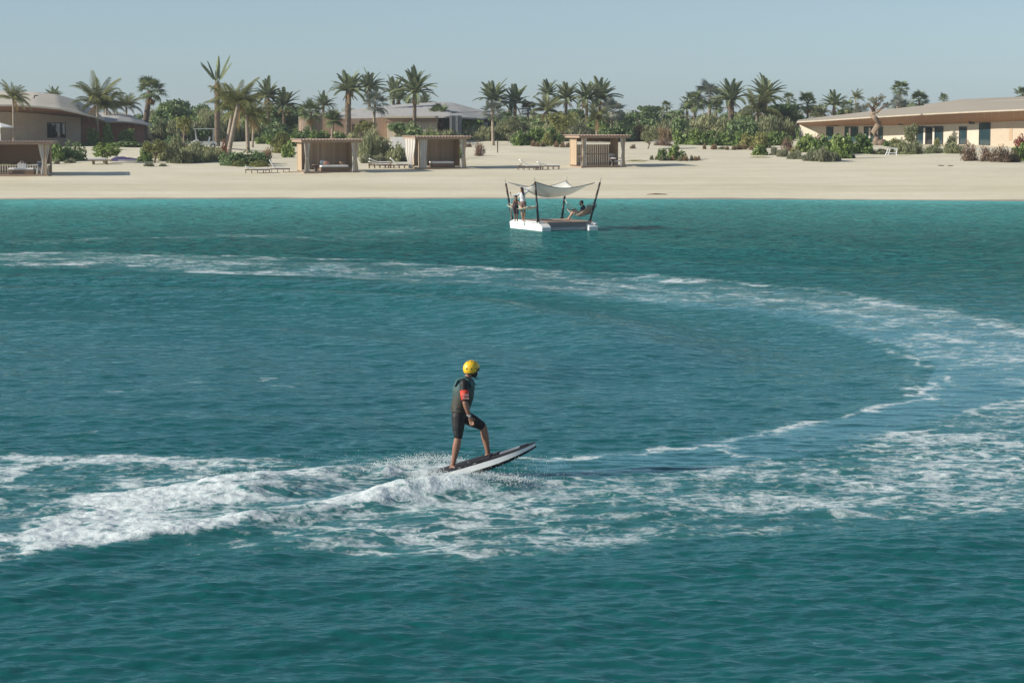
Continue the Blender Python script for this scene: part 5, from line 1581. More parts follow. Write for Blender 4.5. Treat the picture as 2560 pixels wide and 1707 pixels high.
def daybed(root, x, y, L, Wd, label, pillows=(), rz=0.0):
    t = thing('daybed', label, 'daybed', local(root, x, y), root.rotation_euler.z + rz)
    MB().box((0, 0, .19), (L, Wd, .30)).build('base', M_WICKER, t)
    mb = MB()
    for sx in (-1, 1):
        for sy in (-1, 1): MB().box((sx * (L / 2 - .1), sy * (Wd / 2 - .1), .02), (.08, .08, .05)).build('foot', M_FRAME, t)
    m = MB().box((0, 0, .425), (L - .04, Wd - .04, .16)).build('mattress', M_CUSHION, t)
    bv = m.modifiers.new('bevel', 'BEVEL'); bv.width = .05; bv.segments = 2
    for (px, py, sx, sz, mat) in pillows:
        q = MB(); q.ellipsoid((0, 0, 0), (sx, .10, sz), 12, 8, Matrix.Rotation(R(-18), 3, 'X'))
        q.build('pillow', mat, t, True, (px, py, .52 + sz))
    return t

def armchair(root, x, y, label, rz=0.0, mat=None):
    t = thing('lounge_chair', label, 'chair', local(root, x, y), root.rotation_euler.z + rz)
    for sx in (-1, 1):
        for sy in (-1, 1): MB().box((sx * .36, sy * .33, .2), (.05, .05, .4)).build('leg', M_CUSHION if mat is None else mat, t)
    MB().box((0, 0, .40), (.78, .72, .09)).build('seat', M_CUSHION, t)
    bk = MB()
    for k in range(9): bk.beam((-.34 + k * .085, .34, .44), (-.34 + k * .085, .46, .98), .025, .025)
    bk.beam((-.38, .46, .98), (.38, .46, .98), .05, .05)
    bk.build('backrest', M_CUSHION, t)
    for sx in (-1, 1): MB().beam((sx * .38, -.34, .62), (sx * .38, .40, .66), .05, .05).build('armrest', M_CUSHION, t)
    return t

def side_table(root, x, y, label, h=.5):
    t = thing('side_table', label, 'table', local(root, x, y), 0)
    MB().tube([(0, 0, h - .05), (0, 0, h)], .3, 14).build('table_top', M_WICKER, t)
    MB().tube([(0, 0, 0), (0, 0, h * .5), (0, 0, h - .05)], [.2, .07, .14], 10).build('pedestal', M_FRAME, t)

c0 = cabana(-38, 441, 'wooden cabana cut by the left edge of the picture', 'L', [(CW - .18, .1, .9, .34, .72, .62, .25), (CW * .02, .1, .5, .24, .5, .6, 0)], R(4), .30)
daybed(c0, 2.75, 1.0, 2.0, 1.0, 'wicker daybed in the cabana cut by the left edge', [])
bag = thing('striped_bag', 'grey striped beach bag on the daybed at the left edge', 'bag', local(c0, 2.75, 1.2, .63))
MB().prism([(-.34, -.13), (.34, -.13), (.34, .13), (-.34, .13)], 0, .36).build('bag_body', pmat('grey_stripe_cloth', (.55, .56, .56), .9, (.24, .26, .28), 9, stretch=(4, .2, .2)), bag)
MB().tube([(-.15, -.14, .34), (-.1, -.15, .52), (.1, -.15, .52), (.15, -.14, .34)], .018, 6).build('handle', M_CUSHION, bag, True)
MB().box((-.02, 0, .37), (.5, .2, .06)).build('towel', M_PINK, bag)
armchair(c0, 4.05, 1.3, 'white slatted chair with a slate cushion in the cut left cabana', R(-20))
MB().box((.1, .28, .72), (.6, .12, .34)).build('cushion', M_BLUEC, bpy.data.objects['lounge_chair'])

cA = cabana(764, 434, 'wooden cabana with a wicker daybed, second from the left', 'LR', [(.12, .02, .55, .28, .5, .55, 0), (CW * .88 - .15, .02, .62, .3, .62, .55, 0)], wide=.88)
daybed(cA, 2.5, .95, 2.3, 1.15, 'wicker daybed in the second cabana from the left', [(-.55, .25, .28, .16, M_PINK), (-.75, .32, .3, .2, M_BLUEC), (.85, .3, .3, .2, M_WICKER)])
side_table(cA, 1.1, 1.3, 'round wicker table in the second cabana from the left', .55)
cB = cabana(1047, 424, 'wooden cabana with a large white billowing curtain, third from the left', 'LR', [(-.55, .75, 1.25, 1.0, .45, .5, R(-60)), (.35, .02, .8, .55, .7, .6, 0), (CW * .83 - .15, .02, .55, .26, .55, .55, 0)], wide=.83)
daybed(cB, 2.2, .95, 1.9, 1.1, 'wicker daybed in the third cabana with the billowing curtain', [])
side_table(cB, .6, 1.5, 'dark round table behind the billowing curtain', .6)
cC = cabana(1456, 420, 'wooden cabana with half raised back blind, farthest right', 'LR', [(.14, .02, .5, .22, .5, .5, 0), (CW * .78 - .15, .02, .5, .2, .5, .5, 0)], wide=.78, back_h=.80)
side_table(cC, 3.1, 1.2, 'small dark side table in the farthest right cabana', .62)
side_table(cC, .5, 1.6, 'dark low table at the left wall of the farthest right cabana', .8)
armchair(cC, 3.5, 1.5, 'dark chair with cushions in the farthest right cabana', R(30), M_FRAME)

# ================================================================== beach furniture
M_TEAK = pmat('teak', (.24, .155, .10), .7, (.17, .11, .07), 5, stretch=(1, 8, 8), bump=.2)
def lounger(px, py, label, rz=0.0, back=38, L=2.0, legs=5):
    p = on_ground(px, py)
    t = thing('sun_lounger', label, 'sun lounger', p, rz, 'loungers on the beach')
    t['label'] = label
    for s in (-1, 1): MB().beam((-L / 2, s * .32, .26), (L / 2, s * .32, .26), .05, .07).build('side_rail', M_TEAK, t)
    for k in range(legs):
        x = -L / 2 + .06 + (L - .12) * k / (legs - 1)
        for s in (-1, 1): MB().box((x, s * .32, .11), (.05, .05, .26)).build('leg', M_TEAK, t)
    bl = .75
    m = MB().box((bl / 2, 0, .35), (L - bl, .62, .10)).build('mattress', M_CUSHION, t)
    bv = m.modifiers.new('bevel', 'BEVEL'); bv.width = .035; bv.segments = 2
    a = R(back); c = Vector((-L / 2 + bl, 0, .33))
    e = c + Vector((-bl * math.cos(a), 0, bl * math.sin(a)))
    m = MB().beam(c + Vector((0, 0, .04)), e + Vector((0, 0, .04)), .62, .10).build('backrest', M_CUSHION, t)
    bv = m.modifiers.new('bevel', 'BEVEL'); bv.width = .035; bv.segments = 2
    for s in (-1, 1): MB().beam(c.lerp(e, .6) + Vector((0, s * .24, -.04)), Vector((-L / 2 + .12, s * .24, .27)), .03, .03).build('strut', M_TEAK, t)
    return t
lounger(644, 433, 'lounger left of the first full cabana with its head to the left', R(8), 12, 2.0)
lounger(694, 431, 'lounger left of the first full cabana with a raised grey back', R(6), 58, 2.0)
lounger(950, 421, 'nearest lounger of the stack between the two left full cabanas', R(8), 15, 1.9)
lounger(998, 421, 'lounger beside the billowing curtain with a raised back', R(8), 42, 1.9)
lounger(948, 416, 'rear lounger of the stack between the two left full cabanas', R(10), 22, 1.8)
lounger(1322, 425, 'left lounger of the pair on open sand with a raised back', R(10), 40, 1.9)
lounger(1370, 424, 'right lounger of the pair on open sand by the right hand cabana', R(6), 20, 1.9)
tb = on_ground(1346, 424)
t = thing('low_table', 'small teak table between the pair of loungers on open sand', 'table', tb)
MB().box((0, 0, .34), (.5, .5, .05)).build('table_top', M_TEAK, t)
for sx in (-1, 1):
    for sy in (-1, 1): MB().box((sx * .2, sy * .2, .14), (.05, .05, .36)).build('leg', M_TEAK, t)
# white bench by the flat topped tree
t = thing('bench', 'white flat bench under the flat topped little tree', 'bench', on_ground(250, 411), R(4))
MB().box((0, 0, .34), (2.1, .8, .10)).build('seat', M_TEAK, t)
MB().box((-.25, .1, .48), (1.5, .7, .16)).build('cushion', M_CUSHION, t)
for sx in (-.55, .55): MB().box((sx, 0, .13), (.16, .6, .32)).build('leg', M_TEAK, t)
# purple cover
def heap(name, label, cat, px, py, L, D, H, mat, seed):
    p = on_ground(px, py); t = thing(name, label, cat, p, R(3))
    mb = MB(); r = random.Random(seed)
    def fn(u, v):
        x, y = (u - .5) * L, (v - .5) * D
        e = max(0, (1 - (2 * u - 1) ** 4)) * max(0, (1 - (2 * v - 1) ** 4))
        return Vector((x, y, H * (e ** .5) * (.75 + .25 * math.sin(u * 5 + seed)) + .03 * math.sin(u * 31 + v * 7) * e - .02))
    mb.sheet(fn, 30, 10); mb.build('cover', mat, t, True)
    mb = MB(); mb.tube([(-L * .48, -D * .45, .03), (0, -D * .5, .05), (L * .48, -D * .45, .03)], .02, 5); mb.build('tie_rope', M_CUSHION, t, True)
heap('boat_cover', 'purple cover lying over a low boat near the yellow green tree', 'cover', 325, 402, 3.4, 1.6, .42, pmat('purple_cloth', (.075, .062, .15), .8, (.055, .045, .115), 4), 1)
heap('paddle_board', 'light blue paddle board lying behind the dark round bush', 'paddle board', 203, 399, 2.6, .8, .18, pmat('light_blue_paint', (.36, .52, .60), .5), 2)
heap('sand_board', 'white board lying on the dune left of the golf cart', 'board', 472, 379, 1.7, .7, .14, M_WHITE, 3)
# white parasol at the left edge
t = thing('parasol', 'white parasol at the left edge before the pale house', 'parasol', ground_at(2, 235))
o = t.location; s = scale_at(235)
mb = MB(); K = 8
apex = at_depth(0, 307, 235) - o
rim = [apex + Vector((1.35 * math.cos(a * 6.283 / K + .3), 1.35 * math.sin(a * 6.283 / K + .3), -.38)) for a in range(K)]
for k in range(K): mb.face([apex, rim[k], rim[(k + 1) % K]]); mb.face([rim[(k + 1) % K] - Vector((0, 0, .12)), rim[(k + 1) % K], rim[k], rim[k] - Vector((0, 0, .12))])
mb.build('canopy', M_CUSHION, t)
MB().tube([(apex.x, apex.y, 0), tuple(apex)], .04, 8).build('pole', M_WHITE, t)
MB().tube([(apex.x, apex.y, -.02), (apex.x, apex.y, .1)], .35, 12).build('base', M_FRAME, t)
# white metal frame on the right
t = thing('metal_frame', 'white metal rack standing alone on the sand before the right house', 'rack', on_ground(2231, 391))
s = scale_at(t.location.y)
def fp(px, py, dy=0): return at_depth(px, py, t.location.y + dy) - t.location
for a, b, dy in (((2213, 390), (2221, 371.5), -.3), ((2241, 390), (2243, 371.5), -.3), ((2220, 388.5), (2226, 371), .5), ((2238, 388.5), (2238, 371), .5)):
    MB().tube([fp(*a, dy), fp(*b, dy * .3)], .045, 6).build('leg', M_WHITE, t)
for a, b, dy in (((2220, 371.5), (2244, 371.5), -.1), ((2225, 371), (2239, 371), .2), ((2216, 383), (2242, 383), -.25)):
    MB().tube([fp(*a, dy), fp(*b, dy)], .045, 6).build('top_bar', M_WHITE, t)
# sign post and lamp bollard
t = thing('bollard_light', 'thin dark bollard light on open sand below the silver palm', 'bollard', on_ground(1244, 382))
MB().tube([(0, 0, -.05), (0, 0, 1.15)], .05, 8).build('post', M_FRAME, t); MB().tube([(0, 0, 1.15), (0, 0, 1.3)], [.09, .09], 10).build('lamp_head', M_FRAME, t)
t = thing('mushroom_lamp', 'white mushroom garden lamp behind the stacked loungers', 'lamp', on_ground(914, 401))
MB().tube([(0, 0, -.05), (0, 0, .75)], .03, 8).build('post', M_FRAME, t); MB().ellipsoid((0, 0, .75), (.24, .24, .14), 12, 6).build('lamp_shade', M_CUSHION, t, True)
for k, (px, w, py) in enumerate(((2352, 16, 415.5), (2376, 14, 416), (1643, 50, 487)))  :
    p = on_ground(px, py); L = w / scale_at(p.y)
    t = thing('driftwood_stick', ['short dark stick on the sand below the right house', 'second dark stick on the sand below the right house', 'long thin stick lying near the water line'][k], 'driftwood', p)
    MB().tube([(-L / 2, 0, .03), (-.1 * L, .05, .06), (L / 2, -.03, .03)], [.03, .05, .025], 6).build('stick', M_BARK, t, True)

# ================================================================== golf cart
t = thing('golf_cart', 'white golf cart with a flat roof parked by the dark trees', 'golf cart', on_ground(511, 371), R(12))
M_CART = pmat('cart_white', (.72, .73, .72), .35, (.66, .67, .66), 2, spec=.5)
M_TYRE = pmat('tyre', (.03, .03, .03), .9)
bod = MB()
prof = [(-1.15, .32), (-1.2, .62), (-.95, .78), (-.62, .86), (-.5, .5), (.35, .48), (.45, .62), (1.1, .66), (1.2, .5), (1.18, .3)]
n = len(prof)
for y in (-.55, .55):
    bod.v += [(x, y, z) for x, z in prof]
bod.f.append(tuple(range(n))); bod.m.append(0); bod.f.append(tuple(range(2 * n - 1, n - 1, -1))); bod.m.append(0)
for i in range(n): bod.f.append((i, (i + 1) % n, n + (i + 1) % n, n + i)[::-1]); bod.m.append(0)
bod.build('body', M_CART, t)
MB().box((0, 0, 1.92), (2.0, 1.2, .07)).build('roof', M_CART, t)
for x0, x1 in ((-.75, -.92), (.85, .92)):
    for s in (-1, 1): MB().beam((x0, s * .52, .66), (x1, s * .54, 1.9), .05, .05).build('roof_post', M_CART, t)
MB().box((.12, 0, .62), (.55, 1.0, .16)).build('seat', M_CUSHION, t)
MB().beam((.42, 0, .68), (.55, 0, 1.12), 1.0, .1).build('backrest', M_CUSHION, t)
w = MB(); w.beam((-.70, 0, .88), (-.9, 0, 1.6), 1.0, .02); w.build('windscreen', M_BLUE_GLASS, t)
MB().tube([(-.62, -.25, .8), (-.45, -.25, 1.0)], .02, 6).build('steering_column', M_FRAME, t)
for x in (-.85, .8):
    for s in (-1, 1):
        wl = MB().tube([(x, s * .46, .22), (x, s * .62, .22)], .25, 14).build('wheel', M_TYRE, t, True)
        MB().tube([(x, s * .625, .22), (x, s * .635, .22)], .13, 10).build('rim', M_CART, wl)
for s in (-1, 1): MB().ellipsoid((-1.17, s * .35, .58), (.05, .1, .07), 8, 6).build('headlight', M_CUSHION, t)
# ================================================================== people: one continuous remeshed body, clothes as children
M_SKIN = pmat('skin_warm', (.27, .140, .092), .5, (.22, .108, .070), 6, spec=.4)
M_SKIN_L = pmat('skin_light', (.50, .30, .21), .55, (.44, .25, .17), 6, spec=.4)
M_HAIR = pmat('dark_hair', (.022, .016, .013), .5, (.012, .009, .008), 20, stretch=(8, 8, 1), bump=.4)
M_BLACK = pmat('neoprene_black', (.016, .015, .017), .55, (.010, .010, .011), 6, bump=.5, bscale=16, spec=.3)
M_SHADE = glassmat('sunglass_lens', (.006, .006, .007), .08)

def remeshed(name, mb, mats, parent, voxel=.012, smooth=4, keep_nearest=None):
    me = mb.mesh(name + '_raw', None)
    ob = bpy.data.objects.new(name + '_raw', me); COL.objects.link(ob)
    m = ob.modifiers.new('r', 'REMESH'); m.mode = 'VOXEL'; m.voxel_size = voxel
    if smooth:
        s = ob.modifiers.new('s', 'SMOOTH'); s.factor = .5; s.iterations = smooth
    dg = bpy.context.evaluated_depsgraph_get()
    out = bpy.data.meshes.new_from_object(ob.evaluated_get(dg))
    bpy.data.objects.remove(ob); bpy.data.meshes.remove(me)
    out.name = name
    out.materials.clear(); out.materials.append(mats)
    out.polygons.foreach_set('use_smooth', [True] * len(out.polygons))
    o = bpy.data.objects.new(name, out); COL.objects.link(o)
    if parent is not None: o.parent = parent
    return o

def limb(mb, pts, rad, n=12, ext=True):
    """tube with rounded ends through joints, resampled smoothly"""
    pts = [Vector(p) for p in pts]
    P, Rr = [], []
    for i in range(len(pts) - 1):
        for k in range(5):
            t = k / 5
            P.append(pts[i].lerp(pts[i + 1], t)); Rr.append(rad[i] + (rad[i + 1] - rad[i]) * t)
    P.append(pts[-1]); Rr.append(rad[-1])
    mb.tube(P, Rr, n)
    mb.ellipsoid(P[0], (Rr[0],) * 3, n, 8); mb.ellipsoid(P[-1], (Rr[-1],) * 3, n, 8)

def hand(mb, wr, tip, palm_n, thumb_side, k=1.0, curl=.5):
    """palm and five unequal bent fingers; wr -> tip is the direction of the hand"""
    d = (tip - wr).normalized(); s = d.cross(palm_n).normalized(); n = s.cross(d).normalized()
    if s.dot(thumb_side) < 0: s = -s
    mb.tube([wr, wr + d * .045 * k, wr + d * .095 * k], [(.026 * k, .020 * k), (.036 * k, .019 * k), (.042 * k, .016 * k)], 10, ref=n)
    for i, (off, L) in enumerate(((.032, .070), (.011, .080), (-.011, .075), (-.031, .058))):
        b = wr + d * .085 * k + s * off * k
        p1 = b + d * L * .42 * k + n * (.008 + .02 * curl) * k
        p2 = p1 + (d * (1 - .6 * curl) + n * .8 * curl).normalized() * L * .33 * k
        p3 = p2 + (d * (1 - 1.3 * curl) + n * 1.1 * curl).normalized() * L * .27 * k
        mb.tube([b, p1, p2, p3], [.0105 * k, .0098 * k, .009 * k, .007 * k], 7)
    b = wr + d * .03 * k + s * .028 * k
    p1 = b + (d * .6 + s * .8 + n * .3).normalized() * .04 * k; p2 = p1 + (d * .9 + s * .25 + n * .5).normalized() * .034 * k
    mb.tube([b, p1, p2], [.013 * k, .011 * k, .008 * k], 7)

def foot(mb, an, toe, k=1.0):
    d = toe - an; d.z = min(d.z, -.02)
    fl = Vector((toe.x - an.x, toe.y - an.y, 0)); fl.normalize()
    heel = Vector((an.x, an.y, 0)) - fl * .045 * k; heel.z = an.z - .06 * k
    ball = heel.lerp(toe, .72)
    mb.tube([an, an.lerp(heel, .55), heel + Vector((0, 0, .0))], [.036 * k, .038 * k, .034 * k], 10)
    mb.tube([heel, heel.lerp(ball, .5) + Vector((0, 0, .018 * k)), ball, toe], [(.034 * k, .034 * k), (.038 * k, .034 * k), (.044 * k, .022 * k), (.034 * k, .013 * k)], 10)
    lat = fl.cross(Vector((0, 0, 1)))
    for i in range(5):
        o = lat * (.032 - .016 * i) * k
        mb.tube([ball + o, toe + o + fl * (.028 - .008 * abs(i - 1)) * k], [.014 * k, .010 * k], 6)

def head(mb, c, face, up=Vector((0, 0, 1)), k=1.0):
    """skull, jaw, nose, ears; face: the direction the person looks"""
    face = (face - up * face.dot(up)).normalized(); lat = up.cross(face)
    M = Matrix((face, lat, up)).transposed()
    mb.ellipsoid(c + up * .018 * k, (.098 * k, .077 * k, .106 * k), 16, 12, M)
    mb.ellipsoid(c + face * .030 * k - up * .055 * k, (.062 * k, .056 * k, .062 * k), 12, 10, M)
    mb.ellipsoid(c + face * .060 * k - up * .088 * k, (.026 * k, .032 * k, .024 * k), 10, 8, M)
    mb.tube([c + face * .090 * k + up * .012 * k, c + face * .112 * k - up * .022 * k, c + face * .094 * k - up * .034 * k], [.011 * k, .016 * k, .013 * k], 8)
    mb.ellipsoid(c + face * .086 * k - up * .060 * k, (.014 * k, .026 * k, .010 * k), 8, 6, M)
    mb.ellipsoid(c + face * .082 * k + up * .026 * k, (.016 * k, .060 * k, .012 * k), 8, 6, M)
    for s in (-1, 1): mb.ellipsoid(c + lat * s * .077 * k - face * .004 * k - up * .010 * k, (.022 * k, .010 * k, .032 * k), 8, 6, M)
    return M, face, lat

def figure(J, face, k=1.0, fem=False, head_up=Vector((0, 0, 1)), hands=(.4, .4), thumbs=None):
    """J: joints, absolute. returns MB of the whole skin surface"""
    mb = MB()
    lat = (J['shR'] - J['shL']).normalized()
    w = .9 if fem else 1.0
    sp = [J['pelvis'] - (J['waist'] - J['pelvis']).normalized() * .09, J['pelvis'], J['waist'], J['chest'], (J['shL'] + J['shR']) / 2 - (J['neck'] - J['chest']).normalized() * .02, J['neck']]
    rr = [(.085, .105), (.108, .155 if not fem else .165), (.092, .130 * w), (.112, .158 * w), (.085, .150 * w), (.055, .060)]
    P, Q = [], []
    for i in range(len(sp) - 1):
        for q in range(4):
            t = q / 4; P.append(sp[i].lerp(sp[i + 1], t)); Q.append(tuple(a + (b - a) * t for a, b in zip(rr[i], rr[i + 1])))
    P.append(sp[-1]); Q.append(rr[-1])
    mb.tube(P, [(a * k, b * k) for a, b in Q], 18, ref=lat)
    limb(mb, [J['neck'] - Vector((0, 0, .02)), J['neck'].lerp(J['head'], .6)], [.056 * k * w, .050 * k * w])
    head(mb, J['head'], face, head_up, k * (.95 if fem else 1))
    for s, hc in (('L', hands[0]), ('R', hands[1])):
        limb(mb, [J['sh' + s], J['el' + s]], [.058 * k * w, .044 * k * w])
        e, wr = J['el' + s], J['wr' + s]
        limb(mb, [e, e.lerp(wr, .25), wr], [.044 * k * w, .046 * k * w, .028 * k * w])
        side = thumbs[s] if thumbs else face
        nrm = lat.cross(J['ha' + s] - wr)
        if nrm.length < .01: nrm = Vector((0, -1, 0))
        hand(mb, wr, J['ha' + s], lat if abs(lat.dot((J['ha' + s] - wr).normalized())) < .8 else Vector((0, 0, 1)), side, k, hc)
        hp, kn, an = J['hip' + s], J['kn' + s], J['an' + s]
        limb(mb, [hp, hp.lerp(kn, .4), kn], [.092 * k, .084 * k, .058 * k])
        limb(mb, [kn, kn.lerp(an, .18) - (an - kn).cross(lat).normalized() * .0, kn.lerp(an, .36), kn.lerp(an, .7), an], [.058 * k, .062 * k * w, .064 * k * w, .046 * k * w, .037 * k])
        foot(mb, an, J['to' + s], k)
    return mb

def tube_cloth(mb, pts, rad, n=14):
    limb(mb, pts, rad, n)

def rel(J, o): return {a: Vector(b) - o for a, b in J.items()}

# ================================================================== the raft
M_HULL = pmat('hull_white', (.80, .80, .77), .35, (.74, .74, .71), 1.5, spec=.5)
M_HULL_G = pmat('hull_grey', (.50, .53, .53), .5, (.44, .47, .47), 2)
M_DECK = pmat('deck_teak', (.42, .30, .235), .7, (.34, .235, .18), 3, stretch=(.5, 8, 8), bump=.2, rand=.1)
M_FASCIA = pmat('weathered_board', (.30, .255, .25), .75, (.23, .195, .19), 2, stretch=(.4, 6, 6), bump=.15)
M_POLE = pmat('pole_black', (.018, .022, .027), .4, (.012, .014, .018), 8)
M_POLE_TOP = pmat('pole_bark', (.085, .06, .045), .8, (.04, .03, .024), 20, bump=.5)
M_SAIL = leafmat('sail_cloth', (.88, .87, .80), (.90, .89, .83), .0, .42, .9, .1)
M_ROPE = pmat('pale_rope', (.62, .60, .54), .9)
TH = R(22)
NLc = on_water(1354.6, 579.0)
raft = thing('floating_raft', 'white catamaran raft with a wooden deck and four leaning poles', 'raft', NLc, TH)
ro = NLc
RL, RB = 4.4, 3.12
def RW(x, y, z): # raft local to world
    return Vector((ro.x + x * math.cos(TH) - y * math.sin(TH), ro.y + x * math.sin(TH) + y * math.cos(TH), z))
RMI = Matrix.Translation(ro).to_4x4() @ Matrix.Rotation(TH, 4, 'Z')
RMI = RMI.inverted()
def RLoc(p): return RMI @ Vector(p)
def hull(x0, x1):
    mb = MB()
    prof = [(0.0, -.18), (0.0, .20), (.16, .30), (.42, .37), (RL - .35, .40), (RL, .34), (RL - .12, -.02), (RL - .5, -.18)]
    n = len(prof)
    for x in (x0, x1): mb.v += [(x, y, z) for y, z in prof]
    mb.f.append(tuple(range(n))[::-1]); mb.f.append(tuple(range(n, 2 * n)))
    for i in range(n): mb.f.append((i, (i + 1) % n, n + (i + 1) % n, n + i))
    mb.m = [0] * len(mb.f)
    return mb
for x0, x1 in ((0, .52), (RB - .52, RB)):
    h = hull(x0, x1).build('hull', M_HULL, raft)
    b = h.modifiers.new('bevel', 'BEVEL'); b.width = .03; b.segments = 2; b.limit_method = 'ANGLE'
    MB().box(((x0 + x1) / 2, RL / 2, .08), (.53, RL - .9, .03)).build('rub_strake', M_HULL_G, h)
MB().box((RB / 2, .55, .11), (RB - 1.05, .5, .16)).build('cross_beam', M_HULL_G, raft)
MB().box((RB / 2, RL - .6, .11), (RB - 1.05, .5, .16)).build('cross_beam', M_HULL_G, raft)
MB().box((RB / 2 + .12, .30, .30), (RB - .72, .06, .22)).build('fascia_board', M_FASCIA, raft)
npl = 27
pl_me = MB().box((0, 0, 0), (RB - .5, .125, .04)).mesh('deck_plank', M_DECK)
for k in range(npl): put('deck_plank', pl_me, raft, (RB / 2 + .14, .36 + k * .138, .432))
MB().box((.22, 2.3, .43), (.34, 3.5, .05)).build('side_deck', M_HULL, raft)
st = MB().box((RB - .42, .24, .27), (.34, .12, .16)).build('step_recess', M_HULL_G, raft)
MB().box((RB - .42, .165, .22), (.30, .03, .03)).build('step_tread', M_FRAME, st)
MB().ellipsoid((RB - .12, .22, .33), (.16, .22, .09), 12, 8).build('corner_bumper', M_HULL, raft, True)
MB().box((.45, .03, .15), (.18, .04, .05)).build('cleat', M_FRAME, raft)
tops, bases = {}, {}
for nm, bx, by, tpx, tpy, ddy in (('L', .08, 4.2, 1264.5, 459, .25), ('N', .10, .70, 1337.5, 455, -.35), ('R', RB - .2, .62, 1500, 456, -.15), ('B', RB - .24, 4.15, 1416.5, 453, .3)):
    b = RW(bx, by, .45); t = at_depth(tpx, tpy, b.y + ddy)
    bases[nm], tops[nm] = b, t
    lb, lt = RLoc(b), RLoc(t)
    pole = MB().tube([lb - Vector((0, 0, .03)), lb.lerp(lt, .58)], [.058, .056], 12).build('pole', M_POLE, raft, True)
    MB().tube([lb.lerp(lt, .58), lb.lerp(lt, .8), lt], [.053, .052, .05], 12).build('pole_sleeve', M_POLE_TOP, pole, True)
    tipd = (lt - lb).normalized()
    MB().tube([lt, lt + tipd * .24], [.014, .008], 6).build('pole_tip', M_POLE, pole)
    MB().tube([lb - Vector((0, 0, .02)), lb + Vector((0, 0, .05))], .10, 12).build('pole_foot', M_POLE, pole)
    for f0, f1, turns in ((.57, .66, 3), (.80, .90, 3)):   # rope lashings
        ax, bx_ = frame_for(tipd)
        hp = []
        for q in range(turns * 8 + 1):
            a = q * math.pi / 4; c = lb.lerp(lt, f0 + (f1 - f0) * q / (turns * 8))
            hp.append(c + (ax * math.cos(a) + bx_ * math.sin(a)) * .057)
        MB().tube(hp, .0065, 5).build('lashing', M_ROPE, pole, True)
# canopy: slung between the four pole tops, its own thing
cn = thing('shade_sail', 'cream sagging shade sail slung between the raft poles', 'shade sail', (tops['N'] + tops['R'] + tops['L'] + tops['B']) / 4)
co_ = Vector(cn.location)
cL, cN, cR, cB = at_depth(1270, 456, tops['L'].y - .1), at_depth(1338.5, 454.5, tops['N'].y + .05), at_depth(1487, 457, tops['R'].y + .25), at_depth(1417, 452, tops['B'].y - .05)
def sail(u, v):
    p = cL * (1 - u) * (1 - v) + cN * u * (1 - v) + cR * u * v + cB * (1 - u) * v
    su, sv = 4 * u * (1 - u), 4 * v * (1 - v)
    m = (cL + cN + cR + cB) / 4
    q = p.copy()
    q += (m - p) * (.16 * su * (2 * v - 1) ** 2 + .16 * sv * (2 * u - 1) ** 2)
    q.z -= .26 * su * (1 + .2 * v) + .30 * sv + .22 * su * sv
    q.z += .02 * math.sin(u * 9 + v * 5) * su * sv
    return q - co_
mb = MB(); mb.sheet(sail, 28, 28)
sl = mb.build('sail_cloth', M_SAIL, cn, True)
so = sl.modifiers.new('thick', 'SOLIDIFY'); so.thickness = .008
for e in range(4):
    hem = [sail(*((q / 20, 0) if e == 0 else (1, q / 20) if e == 1 else (1 - q / 20, 1) if e == 2 else (0, 1 - q / 20))) for q in range(21)]
    MB().tube(hem, .016, 5).build('hem_rope', pmat('hem_%d' % e, (.16, .18, .17), .9) if e == 0 else bpy.data.materials['hem_0'], cn, True)
for a, b in ((cL, tops['L']), (cN, tops['N']), (cR, tops['R']), (cB, tops['B'])):
    MB().tube([a - co_, b - co_], .012, 5).build('corner_cord', M_ROPE, cn)

def hammock(A, B, width, sag, label, f0=.16, f1=.86, cols=None, drop=.0):
    """A, B: points on two poles"""
    A, B = Vector(A), Vector(B)
    mid = (A + B) / 2
    t = thing('hammock', label, 'hammock', Vector((mid.x, mid.y, mid.z - sag)))
    o = Vector(t.location)
    d = (B - A); d.z = 0; d.normalize(); n = Vector((-d.y, d.x, 0))
    def line(s):
        p = A.lerp(B, s); p.z -= sag * 4 * s * (1 - s) * (1 + drop * (s - .5)); return p
    def fn(u, v):
        s = f0 + (f1 - f0) * u
        p = line(s); c = (v - .5) * 2
        wv = width * (.8 + .2 * math.sin(math.pi * u))
        return p + n * c * wv / 2 + Vector((0, 0, .05 * c * c)) - o
    mb = MB(); mb.sheet(fn, 22, 10)
    f = mb.build('cloth', cols, t, True)
    f.modifiers.new('thick', 'SOLIDIFY').thickness = .012
    for e, P in ((0, A), (1, B)):
        br = [fn(e, q / 6) for q in range(7)]
        MB().tube([br[0], br[3] + Vector((0, 0, .0)), br[6]], .016, 6).build('spreader', M_TEAK, t, True)
        knot = P.lerp(line(f0 if e == 0 else f1), .35) - o
        for q in range(7): MB().tube([br[q], knot], .007, 4).build('cord', M_ROPE, t)
        MB().tube([knot, P - o], .014, 5).build('rope', M_ROPE, t)
    return t, line, n
M_HAM1 = pmat('striped_hammock', (.66, .64, .54), .9, (.46, .47, .33), 2.5, stretch=(.3, 5, 5))
M_HAM2 = pmat('grey_hammock', (.42, .42, .38), .9, (.50, .46, .38), 2.5, stretch=(5, .3, .3))
hA = bases['L'].lerp(tops['L'], .45); hB = bases['N'].lerp(tops['N'], .42)
hammock(hA, hB, .8, .28, 'cream striped hammock on the left side of the raft', .12, .88, M_HAM1)
hA2 = bases['B'].lerp(tops['B'], .52); hB2 = bases['R'].lerp(tops['R'], .56)
ham2, hline, hn = hammock(hA2, hB2, .66, .84, 'grey hammock with a seated man on the right side of the raft', .24, .9, M_HAM2, .3)

